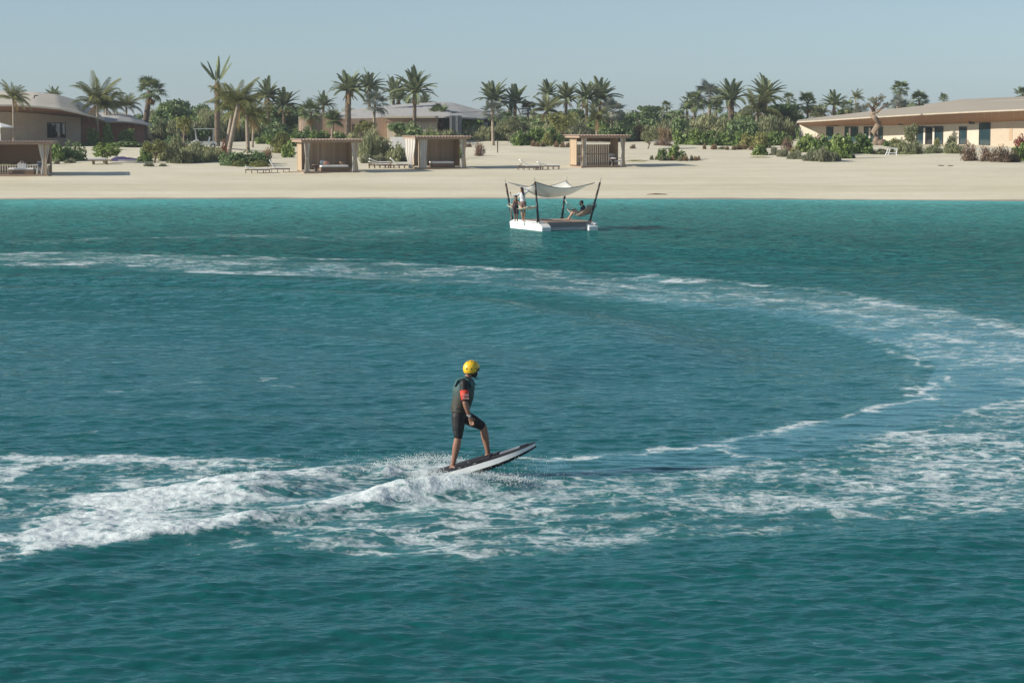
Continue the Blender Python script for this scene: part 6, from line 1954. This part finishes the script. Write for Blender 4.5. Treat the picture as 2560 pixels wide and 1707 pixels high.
# ---- man in the hammock
DM = (hA2.y + hB2.y) / 2
def PM(px, py, dy=0.0): return at_depth(px, py, DM + dy)
J = {'pelvis': PM(1452, 536.5), 'waist': PM(1455.5, 530), 'chest': PM(1457.5, 521.5), 'neck': PM(1456.5, 513.2), 'head': PM(1453.4, 507.6),
     'shL': PM(1458, 516.6, .19), 'shR': PM(1458.2, 517, -.19), 'elL': PM(1456, 527.5, .26), 'elR': PM(1457.5, 528, -.27), 'wrL': PM(1446, 530.5, .14), 'wrR': PM(1447, 531.5, -.16),
     'haL': PM(1441, 531.5, .10), 'haR': PM(1442, 532.5, -.12), 'hipL': PM(1450, 536, .1), 'hipR': PM(1450, 537, -.1), 'knL': PM(1434.5, 528.5, .13), 'knR': PM(1433.5, 529.8, -.1),
     'anL': PM(1424, 543.5, .12), 'anR': PM(1422, 545, -.10), 'toL': PM(1414.5, 546.6, .16), 'toR': PM(1413, 548, -.06)}
pb_ = PM(1440, 548); pb_.z = .455
per = thing('person', 'person in a navy shirt and sunglasses sitting in the hammock', 'person', pb_)
o = Vector(per.location); j = rel(J, o)
fdir = Vector((-1, -.12, -.15)).normalized()
remeshed('body', figure(j, fdir), M_SKIN_L, per, .014, 3)
mb = MB()
mb.tube([j['pelvis'] + Vector((0, 0, .02)), j['waist'], j['chest'], (j['shL'] + j['shR']) / 2 + Vector((0, 0, .01)), j['neck'] - Vector((0, 0, .01))], [(.128, .17), (.118, .155), (.135, .18), (.105, .18), (.066, .075)], 16, ref=(j['shR'] - j['shL']).normalized())
for s in 'LR': limb(mb, [j['sh' + s], j['sh' + s].lerp(j['el' + s], .62)], [.075, .066])
remeshed('shirt', mb, pmat('navy_cloth', (.025, .035, .06), .85, (.018, .025, .045), 5), per, .014, 3)
mb = MB()
mb.tube([j['waist'] - Vector((0, 0, .02)), j['pelvis'], j['pelvis'] - Vector((-.02, 0, .08))], [(.12, .16), (.13, .175), (.10, .14)], 14, ref=(j['shR'] - j['shL']).normalized())
for s in 'LR': limb(mb, [j['hip' + s], j['hip' + s].lerp(j['kn' + s], .78)], [.108, .092])
remeshed('shorts', mb, pmat('khaki_cloth', (.50, .43, .32), .9, (.43, .37, .27), 5), per, .014, 3)
M, fa, la = None, None, None
up = Vector((0, 0, 1)); fa = (fdir - up * fdir.dot(up)).normalized(); la = up.cross(fa)
M = Matrix((fa, la, up)).transposed()
mb = MB(); mb.ellipsoid(j['head'] + up * .055 - fa * .024, (.098, .086, .086), 14, 10, M)
mb.ellipsoid(j['head'] - fa * .05, (.062, .080, .085), 12, 8, M)
remeshed('hair', mb, M_HAIR, per, .012, 2)
mb = MB()
for s in (-1, 1): mb.ellipsoid(j['head'] + fa * .094 + la * s * .034 + up * .012, (.014, .032, .022), 8, 6, M); mb.tube([j['head'] + fa * .09 + la * s * .066 + up * .018, j['head'] + la * s * .084 + up * .014], .006, 5)
mb.build('sunglasses', M_SHADE, per, True)
mb = MB(); mb.ellipsoid(j['head'] + fa * .045 - up * .075, (.055, .058, .045), 10, 8, M); mb.build('beard', M_HAIR, per, True)

# ---- woman standing behind the left hammock
DW = (bases['L'].y + bases['N'].y) / 2 + .1
def PW(px, py, dy=0.0): return at_depth(px, py, DW + dy)
J = {'pelvis': PW(1307.5, 506.5), 'waist': PW(1307, 498.5), 'chest': PW(1306, 489), 'neck': PW(1305.5, 481), 'head': PW(1303.2, 474.5),
     'shL': PW(1299.8, 484.5, .03), 'shR': PW(1311.6, 484, -.02), 'elL': PW(1291.5, 488.5, .02), 'elR': PW(1320.5, 477, -.03), 'wrL': PW(1281.5, 490, .0), 'wrR': PW(1311, 470.5, -.04),
     'haL': PW(1277.5, 489, 0), 'haR': PW(1306, 469.2, -.02), 'hipL': PW(1303.5, 508, .0), 'hipR': PW(1311, 508, 0), 'knL': PW(1304.5, 529, -.04), 'knR': PW(1311.5, 529, -.02),
     'anL': PW(1306.8, 547.5, .02), 'anR': PW(1310.5, 547.5, .02), 'toL': PW(1306, 551.8, -.12), 'toR': PW(1311.2, 551.8, -.12)}
b_ = PW(1308, 550); b_.z = .455
per = thing('person', 'person in a white long sleeved top standing with one arm raised on the raft', 'person', b_)
o = Vector(per.location); j = rel(J, o)
fdir = Vector((-.9, .35, 0)).normalized()
remeshed('body', figure(j, fdir, .97, True, thumbs={'L': up, 'R': up}), M_SKIN_L, per, .014, 3)
mb = MB()
mb.tube([j['waist'] - up * .10, j['waist'], j['chest'], (j['shL'] + j['shR']) / 2, j['neck'] - up * .01], [(.115, .150), (.105, .130), (.125, .155), (.09, .15), (.058, .065)], 16, ref=(j['shR'] - j['shL']).normalized())
for s in 'LR':
    limb(mb, [j['sh' + s], j['el' + s]], [.066, .054]); limb(mb, [j['el' + s], j['wr' + s]], [.054, .040])
remeshed('shirt', mb, pmat('white_top', (.62, .64, .66), .85, (.55, .57, .60), 6), per, .014, 3)
mb = MB()
mb.tube([j['waist'] - up * .10, j['pelvis'], j['pelvis'] - up * .10], [(.112, .15), (.125, .178), (.105, .16)], 14, ref=(j['shR'] - j['shL']).normalized())
for s in 'LR': limb(mb, [j['hip' + s], j['hip' + s].lerp(j['kn' + s], .28)], [.104, .098])
remeshed('shorts', mb, pmat('patterned_cloth', (.34, .25, .22), .9, (.13, .10, .10), 22), per, .014, 3)
fa = fdir; la = up.cross(fa); M = Matrix((fa, la, up)).transposed()
mb = MB(); mb.ellipsoid(j['head'] + up * .048 - fa * .028, (.094, .086, .092), 14, 10, M)
mb.tube([j['head'] + up * .04 - fa * .06, j['head'] - up * .10 - fa * .075, j['head'] - up * .26 - fa * .09 - Vector((-.02, .04, 0)), j['head'] - up * .38 - fa * .07], [(.075, .085), (.06, .085), (.045, .075), (.02, .04)], 12, ref=la)
remeshed('hair', mb, M_HAIR, per, .012, 2)

# ---- person leaning over the hammock, left
DP = DW - .35
def PP(px, py, dy=0.0): return at_depth(px, py, DP + dy)
J = {'pelvis': PP(1288.5, 517), 'waist': PP(1289, 510.5, -.05), 'chest': PP(1289.8, 503.5, -.12), 'neck': PP(1290, 498.5, -.2), 'head': PP(1290, 495, -.30),
     'shL': PP(1295.5, 502, -.14), 'shR': PP(1284.6, 501.5, -.14), 'elL': PP(1298.5, 510.5, -.28), 'elR': PP(1283, 510.5, -.25), 'wrL': PP(1302.5, 513, -.42), 'wrR': PP(1281.5, 516, -.42),
     'haL': PP(1304.5, 514.5, -.48), 'haR': PP(1280.5, 518, -.48), 'hipL': PP(1292.2, 519), 'hipR': PP(1285, 519), 'knL': PP(1293.2, 535, -.06), 'knR': PP(1287, 535, -.05),
     'anL': PP(1293.6, 549, .04), 'anR': PP(1287.6, 549, .04), 'toL': PP(1294.6, 553.2, -.14), 'toR': PP(1286.6, 553.2, -.14)}
b_ = PP(1290, 552); b_.z = .455
per = thing('person', 'person with tied dark hair leaning over the striped hammock', 'person', b_)
o = Vector(per.location); j = rel(J, o)
fdir = Vector((0.1, -1, -.3)).normalized()
remeshed('body', figure(j, fdir, .88, True, thumbs={'L': up, 'R': up}), M_SKIN, per, .014, 3)
mb = MB()
mb.tube([j['waist'] - up * .04, j['waist'], j['chest'], (j['shL'] + j['shR']) / 2 - up * .02], [(.10, .13), (.095, .12), (.112, .142), (.07, .10)], 16, ref=(j['shR'] - j['shL']).normalized())
remeshed('top', mb, pmat('dark_print_cloth', (.10, .07, .075), .9, (.30, .20, .18), 24), per, .014, 3)
mb = MB()
mb.tube([j['waist'] - up * .03, j['pelvis'], j['pelvis'] - up * .09], [(.105, .135), (.115, .16), (.09, .14)], 14, ref=(j['shR'] - j['shL']).normalized())
for s in 'LR': limb(mb, [j['hip' + s], j['hip' + s].lerp(j['kn' + s], .9)], [.098, .07])
remeshed('leggings', mb, pmat('plum_cloth', (.06, .045, .055), .9), per, .014, 3)
fa = Vector((0.1, -1, 0)).normalized(); la = up.cross(fa); M = Matrix((fa, la, up)).transposed()
mb = MB(); mb.ellipsoid(j['head'] + up * .05 - fa * .02, (.094, .085, .088), 14, 10, M); mb.ellipsoid(j['head'] + up * .11 - fa * .03, (.05, .05, .045), 10, 8, M)
mb.ellipsoid(j['head'] - fa * .05 - up * .03, (.06, .08, .08), 10, 8, M)
remeshed('hair', mb, M_HAIR, per, .012, 2)
# mooring buoy post seen left of the raft people
p_ = RW(.1, 3.4, .45)
t = thing('mooring_stick', 'short brown capped stick beside the leaning left pole of the raft', 'stick', at_depth(1278, 520, p_.y))
z0 = .45 - t.location.z; tp = at_depth(1276.3, 485, p_.y) - t.location
MB().tube([(0, 0, z0), tuple(tp)], .012, 6).build('rod', M_ROPE, t); MB().tube([tuple(tp - Vector((0, 0, .0))), tuple(tp + Vector((-.01, 0, .10)))], .03, 8).build('cap', M_TEAK, t)
# ================================================================== the rider and his powered board
DS = 36.7
def PS(px, py, dy=0.0): return at_depth(px, py, DS + dy)
# ---- board: local x to the nose, y across, z up
M_BDECK = pmat('board_deck_foam', (.030, .030, .034), .8, (.020, .020, .023), 12, bump=.3, bscale=80)
M_BBLACK = pmat('board_black', (.020, .021, .024), .3, (.015, .016, .018), 4, spec=.5)
M_BWHITE = pmat('board_white', (.76, .76, .74), .3, (.71, .71, .69), 4, spec=.5)
M_BGREY = pmat('board_grey_insert', (.22, .25, .27), .45, (.17, .19, .21), 6)
BL = 1.86
tail, nose = PS(1070, 1199, .10), PS(1342, 1118.5, -.10)
bx = (nose - tail).normalized()
by = (Vector((0, 0, 1)).cross(bx)).normalized()
by = (by + Vector((0, 0, .02))).normalized()
bz = bx.cross(by).normalized()
bmid = (tail + nose) / 2
board = thing('powered_surfboard', 'black and white powered surfboard planing nose up on the foam', 'surfboard', bmid)
BM = Matrix((bx, by, bz)).transposed()
LEN = (nose - tail).length
def bhalf(s):     # half width along the board, s 0 tail .. 1 nose
    return .315 * min(1, (.66 + 1.1 * s)) * (1 - max(0, (s - .42) / .58) ** 2.4) ** .62 if s < 1 else 0.0
def brock(s): return .055 * max(0, (s - .55) / .45) ** 2 + .0
def BP(s, c, z): # s along, c -1..1 across, z
    v = Vector(((s - .5) * LEN, c * bhalf(s), z + brock(s))); return BM @ v
def bstrip(c0, z0, c1, z1, name, mat, parent, s0=0.0, s1=1.0, flip=False, n=40):
    mb = MB()
    def taper(s): return (1 - .55 * max(0, (s - .5) / .5) ** 1.6)
    def fn(u, v):
        s = s0 + (s1 - s0) * u
        s = min(s, .9985)
        return BP(s, c0 + (c1 - c0) * v, (z0 + (z1 - z0) * v) * taper(s))
    mb.sheet(fn if not flip else (lambda u, v: fn(1 - u, v)), n, 8 if abs(c1 - c0) > .5 else 3)
    return mb.build(name, mat, parent, True)
bstrip(-.86, .085, .86, .085, 'deck', M_BDECK, board)
for s in (-1, 1):
    bstrip(.86 * s, .085, 1.0 * s, .055, 'deck_edge', M_BBLACK, board, flip=s < 0)
    bstrip(1.0 * s, .055, 1.0 * s, -.035, 'rail_stripe', M_BWHITE, board, flip=s < 0)
    bstrip(1.0 * s, -.035, .72 * s, -.10, 'lower_rail', M_BBLACK, board, flip=s < 0)
bstrip(-.72, -.10, .72, -.10, 'bottom', M_BBLACK, board, flip=True)
mb = MB(); mb.face([BP(0, -.86, .085), BP(0, .86, .085), BP(0, 1, .055), BP(0, 1, -.035), BP(0, .72, -.10), BP(0, -.72, -.10), BP(0, -1, -.035), BP(0, -1, .055)]); mb.build('tail_plate', M_BBLACK, board)
def pad(s0, s1, c0, c1, h, name, mat):
    mb = MB()
    top = lambda u, v: BP(s0 + (s1 - s0) * u, c0 + (c1 - c0) * v, .088 * (1 - .55 * max(0, (s0 + (s1 - s0) * u - .5) / .5) ** 1.6) + h)
    mb.sheet(top, 8, 6)
    for u0, a in ((0, 0), (1, 0)): mb.sheet(lambda u, v: top(u0, u) - BM @ Vector((0, 0, (h + .01) * v)), 6, 1)
    for v0 in (0, 1): mb.sheet(lambda u, v: top(u, v0) - BM @ Vector((0, 0, (h + .01) * v)), 8, 1)
    return mb.build(name, mat, board)
pad(.10, .60, -.72, .72, .012, 'foot_pad', M_BDECK)
pad(.68, .86, -.45, .45, .010, 'grey_insert', M_BGREY)
pad(.62, .66, -.35, .35, .030, 'strap_mount', M_BBLACK)
pad(.87, .93, -.4, .4, .022, 'nose_handle', M_BBLACK)
for s in (.30, .44): MB().tube([BP(s, -.93, .06), BP(s + .05, -.96, .075), BP(s + .09, -.93, .06)], .016, 6).build('side_handle', M_BBLACK, board, True)
mb = MB(); mb.tube([BP(.05, .3, -.1), BP(.03, .32, -.26)], [(.06, .01), (.03, .008)], 8); mb.build('fin', M_BBLACK, board)

# ---- rider
J = {'pelvis': PS(1149, 1034, 0), 'waist': PS(1151.5, 1015, 0), 'chest': PS(1158, 976, 0), 'neck': PS(1168, 943, 0), 'head': PS(1178.5, 925, .02),
     'shL': PS(1172, 956, .19), 'shR': PS(1160, 959, -.19), 'elL': PS(1168, 1004, .27), 'elR': PS(1163, 1007, -.27), 'wrL': PS(1168, 1034, .24), 'wrR': PS(1173.5, 1041, -.235),
     'haL': PS(1174, 1048, .22), 'haR': PS(1180.5, 1058, -.21), 'hipL': PS(1158, 1039, .09), 'hipR': PS(1146, 1040, -.09), 'knL': PS(1208, 1066, .13), 'knR': PS(1145.5, 1092, -.13),
     'anL': PS(1220.5, 1134, .14), 'anR': PS(1132.5, 1161, -.10), 'toL': PS(1248, 1140.5, .05), 'toR': PS(1152, 1176, -.22)}
rb_ = PS(1133, 1178, 0)
per = thing('person', 'person in a yellow helmet and green life vest riding the powered surfboard', 'person', rb_)
o = Vector(per.location); j = rel(J, o)
board.location = bmid
up = Vector((0, 0, 1))
fdir = Vector((.90, .42, -.06)).normalized()
lat = (j['shR'] - j['shL']).normalized()
remeshed('body', figure(j, fdir, 1.0, hands=(.6, .75), thumbs={'L': Vector((1, 0, 0)), 'R': Vector((1, 0, 0))}), M_SKIN, per, .0085, 4)
# wetsuit: torso, short sleeves, knee-length legs
mb = MB()
mb.tube([j['pelvis'] - up * .10, j['pelvis'], j['waist'], j['chest'], (j['shL'] + j['shR']) / 2, j['neck'] - up * .015], [(.10, .13), (.128, .172), (.112, .15), (.13, .178), (.10, .18), (.066, .072)], 20, ref=lat)
for s in 'LR':
    limb(mb, [j['sh' + s], j['sh' + s].lerp(j['el' + s], .84)], [.074, .055])
limb(mb, [j['hipR'], j['hipR'].lerp(j['knR'], .5), j['hipR'].lerp(j['knR'], .93)], [.112, .100, .074])
limb(mb, [j['hipL'], j['hipL'].lerp(j['knL'], .5), j['hipL'].lerp(j['knL'], .90)], [.110, .100, .076])
remeshed('wetsuit', mb, M_BLACK, per, .009, 4)
# life vest with a real fade of its cloth from teal to olive
m, nt, out = nodes_of('fading_vest')
tc = N(nt, 'ShaderNodeTexCoord'); sep = N(nt, 'ShaderNodeSeparateXYZ'); nt.links.new(tc.outputs['Object'], sep.inputs[0])
zc = (j['chest'].z + j['waist'].z) / 2
c1 = mixc(nt, mapr(nt, sep.outputs['Z'], zc - .02, zc + .22), (.030, .028, .018), (.026, .090, .092))
nz = noise_node(nt, 9, 4, .6, tc.outputs['Object'])
c1 = mixc(nt, mapr(nt, nz.outputs[0], .35, .7, 0, .3), c1, (.03, .04, .035))
bs = N(nt, 'ShaderNodeBsdfPrincipled'); nt.links.new(c1, bs.inputs['Base Color']); bs.inputs['Roughness'].default_value = .7
nt.links.new(bs.outputs[0], out.inputs[0])
mb = MB()
vb = j['pelvis'].lerp(j['waist'], .25)
mb.tube([vb, vb + (j['waist'] - vb) * .5, j['waist'], j['chest'] - up * .10, j['chest'], j['chest'] + (j['neck'] - j['chest']) * .45, j['chest'] + (j['neck'] - j['chest']) * .78, j['chest'] + (j['neck'] - j['chest']) * .98], [(.152, .182), (.154, .180), (.152, .176), (.168, .19), (.178, .186), (.168, .165), (.135, .14), (.075, .085)], 22, ref=lat)
for s in (-1, 1):   # shoulder straps
    a = j['chest'] + (j['neck'] - j['chest']) * .35 + lat * s * .11
    n_ = j['neck'] + lat * s * .10 - up * .01
    fr = lat.cross(up); fr = fr if fr.x > 0 else -fr
    mb.tube([a - fr * .13, a - fr * .09 + up * .09, n_ - fr * .0 + up * .012, a + fr * .10 + up * .08, a + fr * .14], [(.028, .055)] * 5, 8, ref=lat)
remeshed('life_vest', mb, m, per, .010, 3)
fr = lat.cross(up); fr = fr if fr.x > 0 else -fr
mb = MB(); mb.beam(j['waist'] + fr * .149 - up * .02, j['chest'] + fr * .172 + up * .05, .035, .012, ref=fr); mb.build('vest_zip', M_BBLACK, per)
mb = MB(); wp = j['waist'] - up * .03
ring = [wp + fr * .155 * math.cos(a * .2618) + lat * .182 * math.sin(a * .2618) for a in range(25)]
mb.tube(ring, (.008), 5); mb.build('vest_seam', M_BBLACK, per, True)
# red armband with its white lettering
a0, a1 = j['shR'].lerp(j['elR'], .36), j['shR'].lerp(j['elR'], .86)
mb = MB(); mb.tube([a0, a0.lerp(a1, .5), a1], [.0735, .068, .0615], 20, cap=True)
ab = mb.build('armband', pmat('red_neoprene', (.55, .055, .030), .6, (.48, .045, .025), 8), per, True)
for q, (txt, f) in enumerate((('Visit', .40), ('Ame', .74))):
    cu = bpy.data.curves.new('lettering', 'FONT'); cu.body = txt; cu.size = .056; cu.align_x = 'CENTER'; cu.extrude = .001
    cu.materials.append(M_BWHITE)
    tx0 = bpy.data.objects.new('lettering_raw', cu); COL.objects.link(tx0)
    tme = bpy.data.meshes.new_from_object(tx0.evaluated_get(bpy.context.evaluated_depsgraph_get()))
    bpy.data.objects.remove(tx0)
    if not tme.materials: tme.materials.append(M_BWHITE)
    tx = bpy.data.objects.new('lettering', tme); COL.objects.link(tx); tx.parent = ab
    tx.location = a0.lerp(a1, f) + Vector((.014, -.073 + .006 * q, -.015)); tx.rotation_euler = (R(90), 0, R(8))
# watch
w0, w1 = j['elR'].lerp(j['wrR'], .90), j['elR'].lerp(j['wrR'], 1.02)
wt = MB().tube([w0, w1], [.036, .034], 14).build('watch', M_BBLACK, per, True)
MB().tube([w0.lerp(w1, .5) + Vector((0, -.030, .004)), w0.lerp(w1, .5) + Vector((0, -.043, .004))], .021, 12).build('watch_face', pmat('grey_dial', (.42, .43, .42), .4), wt)
MB().tube([w0 + Vector((0, 0, .006)), w0 + Vector((0, 0, -.006))], [.0375, .0375], 14).build('wrist_band', pmat('grey_band', (.33, .34, .33), .7), wt)
# helmet: shell lower at the nape and ears, cut up over the face
hc = j['head'] + up * .028
fa = (fdir - up * fdir.dot(up)).normalized(); la = up.cross(fa)
mb = MB(); NU, NV = 36, 16
def helm(u, v, g=0.0):
    lo = 2 * math.pi * u
    c = math.cos(lo)
    low = -34 if c < .15 else -34 + 40 * min(1, (c - .15) / .45) ** .8
    la_ = R(low + (90 - low) * v)
    d = fa * math.cos(la_) * math.cos(lo) * (.137 + g) + la * math.cos(la_) * math.sin(lo) * (.117 + g) + up * math.sin(la_) * (.132 + g)
    return hc + d
mb.sheet(lambda u, v: helm(u, v), NU, NV)
mb.sheet(lambda u, v: helm(1 - u, v, -.02), NU, NV)
mb.sheet(lambda u, v: helm(1 - u, 0, -.02 * v), NU, 1)
hel = mb.build('helmet', pmat('yellow_shell', (.80, .50, .025), .35, (.74, .45, .022), 3, spec=.5), per, True)
mb2 = MB()
for (lo, lt) in ((250, 0), (285, 3), (215, 2), (250, 62), (300, 60), (200, 60), (70, 0), (110, 2)):
    a, b = R(lo), R(lt)
    dd = fa * math.cos(b) * math.cos(a) * .137 + la * math.cos(b) * math.sin(a) * .117 + up * math.sin(b) * .132
    n_ = dd.normalized()
    MB().tube([hc + dd * .985, hc + dd + n_ * .0025], [.0125, .0125], 10).build('vent_hole', M_BBLACK, hel)
rim = [helm(q / NU, 0, .001) for q in range(NU + 1)]
MB().tube(rim, .005, 5).build('rim', M_BBLACK, hel, True)
# glasses, beard, chin strap
M = Matrix((fa, la, up)).transposed()
mb = MB()
for s in (-1, 1):
    mb.ellipsoid(j['head'] + fa * .104 + la * s * .036 + up * .016, (.016, .036, .026), 10, 8, M)
    mb.tube([j['head'] + fa * .10 + la * s * .07 + up * .022, j['head'] + la * s * .088 + up * .016], .007, 5)
mb.build('sunglasses', M_SHADE, per, True)
mb = MB(); mb.ellipsoid(j['head'] + fa * .038 - up * .062, (.066, .063, .058), 12, 10, M); mb.ellipsoid(j['head'] + fa * .066 - up * .094, (.028, .034, .026), 10, 8, M)
mb.build('beard', pmat('beard_hair', (.030, .020, .016), .8, (.018, .012, .010), 40), per, True)
mb = MB()
mb.tube([hc - la * .108 + up * -.05, j['head'] - la * .06 - up * .10 + fa * .03, j['head'] - up * .118 + fa * .055, j['head'] - up * .15 + fa * .10 - la * .02], .008, 6)
mb.build('chin_strap', M_BBLACK, per, True)

# ================================================================== spray and torn white water
m, nt, out = nodes_of('spray_foam')
tc = N(nt, 'ShaderNodeNewGeometry')
nz = noise_node(nt, 7, 4, .6, tc.outputs['Position'])
b = N(nt, 'ShaderNodeBsdfPrincipled'); nt.links.new(mixc(nt, mapr(nt, nz.outputs[0], .3, .7), (.70, .76, .77), (.86, .88, .88)), b.inputs['Base Color']); b.inputs['Roughness'].default_value = .45
tr = N(nt, 'ShaderNodeBsdfTranslucent'); tr.inputs[0].default_value = (.80, .87, .87, 1)
mx = N(nt, 'ShaderNodeMixShader'); mx.inputs[0].default_value = .4
nt.links.new(b.outputs[0], mx.inputs[1]); nt.links.new(tr.outputs[0], mx.inputs[2]); nt.links.new(mx.outputs[0], out.inputs[0])
M_SPRAY = m
ICO_V = np.array([(1, 0, 0), (-1, 0, 0), (0, 1, 0), (0, -1, 0), (0, 0, 1), (0, 0, -1)], float)
ICO_F = np.array([(0, 2, 4), (2, 1, 4), (1, 3, 4), (3, 0, 4), (2, 0, 5), (1, 2, 5), (3, 1, 5), (0, 3, 5)])

def droplets(name, label, P, rad, stretch=None, seed=0):
    """many small drops as one mesh"""
    rng = np.random.default_rng(seed)
    n = len(P)
    V = ICO_V[None] * rad[:, None, None]
    if stretch is not None: V = V * (1 + stretch[:, None, :])
    V = V * rng.uniform(.7, 1.3, (n, 1, 3)) + P[:, None, :]
    Fc = ICO_F[None] + (np.arange(n) * len(ICO_V))[:, None, None]
    me = bpy.data.meshes.new(name)
    co = V.reshape(-1, 3); fs = Fc.reshape(-1, 3)
    me.vertices.add(len(co)); me.vertices.foreach_set('co', np.ascontiguousarray(co, np.float32).reshape(-1))
    me.loops.add(fs.size); me.loops.foreach_set('vertex_index', np.ascontiguousarray(fs, np.int32).reshape(-1))
    me.polygons.add(len(fs)); me.polygons.foreach_set('loop_start', np.arange(0, fs.size, 3, dtype=np.int32))
    me.polygons.foreach_set('use_smooth', np.ones(len(fs), bool))
    me.update(calc_edges=True)
    me.materials.append(M_SPRAY)
    ob = bpy.data.objects.new(name, me); COL.objects.link(ob)
    tag(ob, label, kind='stuff')

def along(line, n, rng, spread, zfun, jit=1.0, bias=1.0):
    P = np.array([list(on_water(*q)) for q in line])
    seg = np.linalg.norm(np.diff(P, axis=0), axis=1); cum = np.concatenate([[0], np.cumsum(seg)]) / seg.sum()
    t = rng.random(n) ** bias
    x = np.interp(t, cum, P[:, 0]); y = np.interp(t, cum, P[:, 1])
    x += rng.normal(0, spread * .7, n); y += rng.normal(0, spread, n)
    z = zfun(t, rng)
    return np.stack([x, y, z], 1), t

rng = np.random.default_rng(5)
pts, rads = [], []
def cloud(line, n, spread, hz, rmin, rmax, bias=1.0, z0=0.0, sink=.05):
    def zf(t, rg):
        h = np.interp(t, np.linspace(0, 1, len(hz)), hz)
        return z0 - sink + h * rg.random(n) ** 1.5
    P, t = along(line, n, rng, spread, zf, bias=bias)
    h = np.interp(t, np.linspace(0, 1, len(hz)), hz)
    f = np.clip((P[:, 2] - z0) / np.maximum(h, .01), 0, 1)
    r = (rmin + (rmax - rmin) * rng.random(n) ** 2.2) * (1 - .78 * f)
    pts.append(P); rads.append(r)
# heap thrown up along the near side of the board
cloud([(1345, 1207), (1280, 1222), (1200, 1226), (1120, 1228), (1040, 1238), (960, 1248)], 26000, .17, [.03, .20, .34, .36, .28, .14], .003, .021)
cloud([(1290, 1222), (1200, 1226), (1090, 1230)], 12000, .15, [.24, .34, .32], .003, .024)
# the far side and the foot
cloud([(1160, 1172), (1120, 1166), (1060, 1170), (980, 1178), (880, 1187), (760, 1194)], 20000, .19, [.16, .30, .26, .18, .12, .08], .003, .019)
cloud([(1150, 1185), (1100, 1195), (1040, 1205)], 6000, .16, [.16, .20, .12], .003, .017)
# crest of the curling wave
cloud([(780, 1214), (660, 1205), (560, 1212), (460, 1236), (340, 1250), (180, 1262), (60, 1268)], 11000, .24, [.08, .20, .26, .16, .10, .07, .05], .003, .011)
cloud([(1000, 1248), (860, 1262), (740, 1284), (560, 1304), (370, 1330), (180, 1350), (0, 1370)], 9000, .18, [.10, .10, .10, .08, .06, .05, .04], .003, .010)
droplets('wake_spray', 'white torn spray thrown up along the board and wake', np.concatenate(pts), np.concatenate(rads), seed=1)
# loose drops in the air ahead of and above the splash
n = 900
P, t = along([(1400, 1205), (1330, 1212), (1250, 1225), (1150, 1232), (1000, 1244)], n, rng, .26, lambda t, rg: .05 + .42 * rg.random(n) ** 2.0)
P2, t2 = along([(1130, 1165), (1000, 1175), (700, 1195), (500, 1225)], 400, rng, .25, lambda t, rg: .06 + .28 * rg.random(400) ** 2.2)
PP_ = np.concatenate([P, P2])
droplets('flying_drops', 'loose water drops flying round the board', PP_, rng.uniform(.002, .0062, len(PP_)), seed=2)
# ================================================================== thin sea haze over the whole place
m, nt, out = nodes_of('sea_haze')
pv = N(nt, 'ShaderNodeVolumePrincipled')
pv.inputs['Color'].default_value = (.88, .94, 1.0, 1)
pv.inputs['Density'].default_value = .0002
pv.inputs['Anisotropy'].default_value = .2
nt.links.new(pv.outputs[0], out.inputs['Volume'])
mb = MB(); mb.box((0, 3850, 3.0), (10000, 8500, 24))
hz = mb.build('haze', m)
tag(hz, 'thin pale sea haze', kind='stuff')
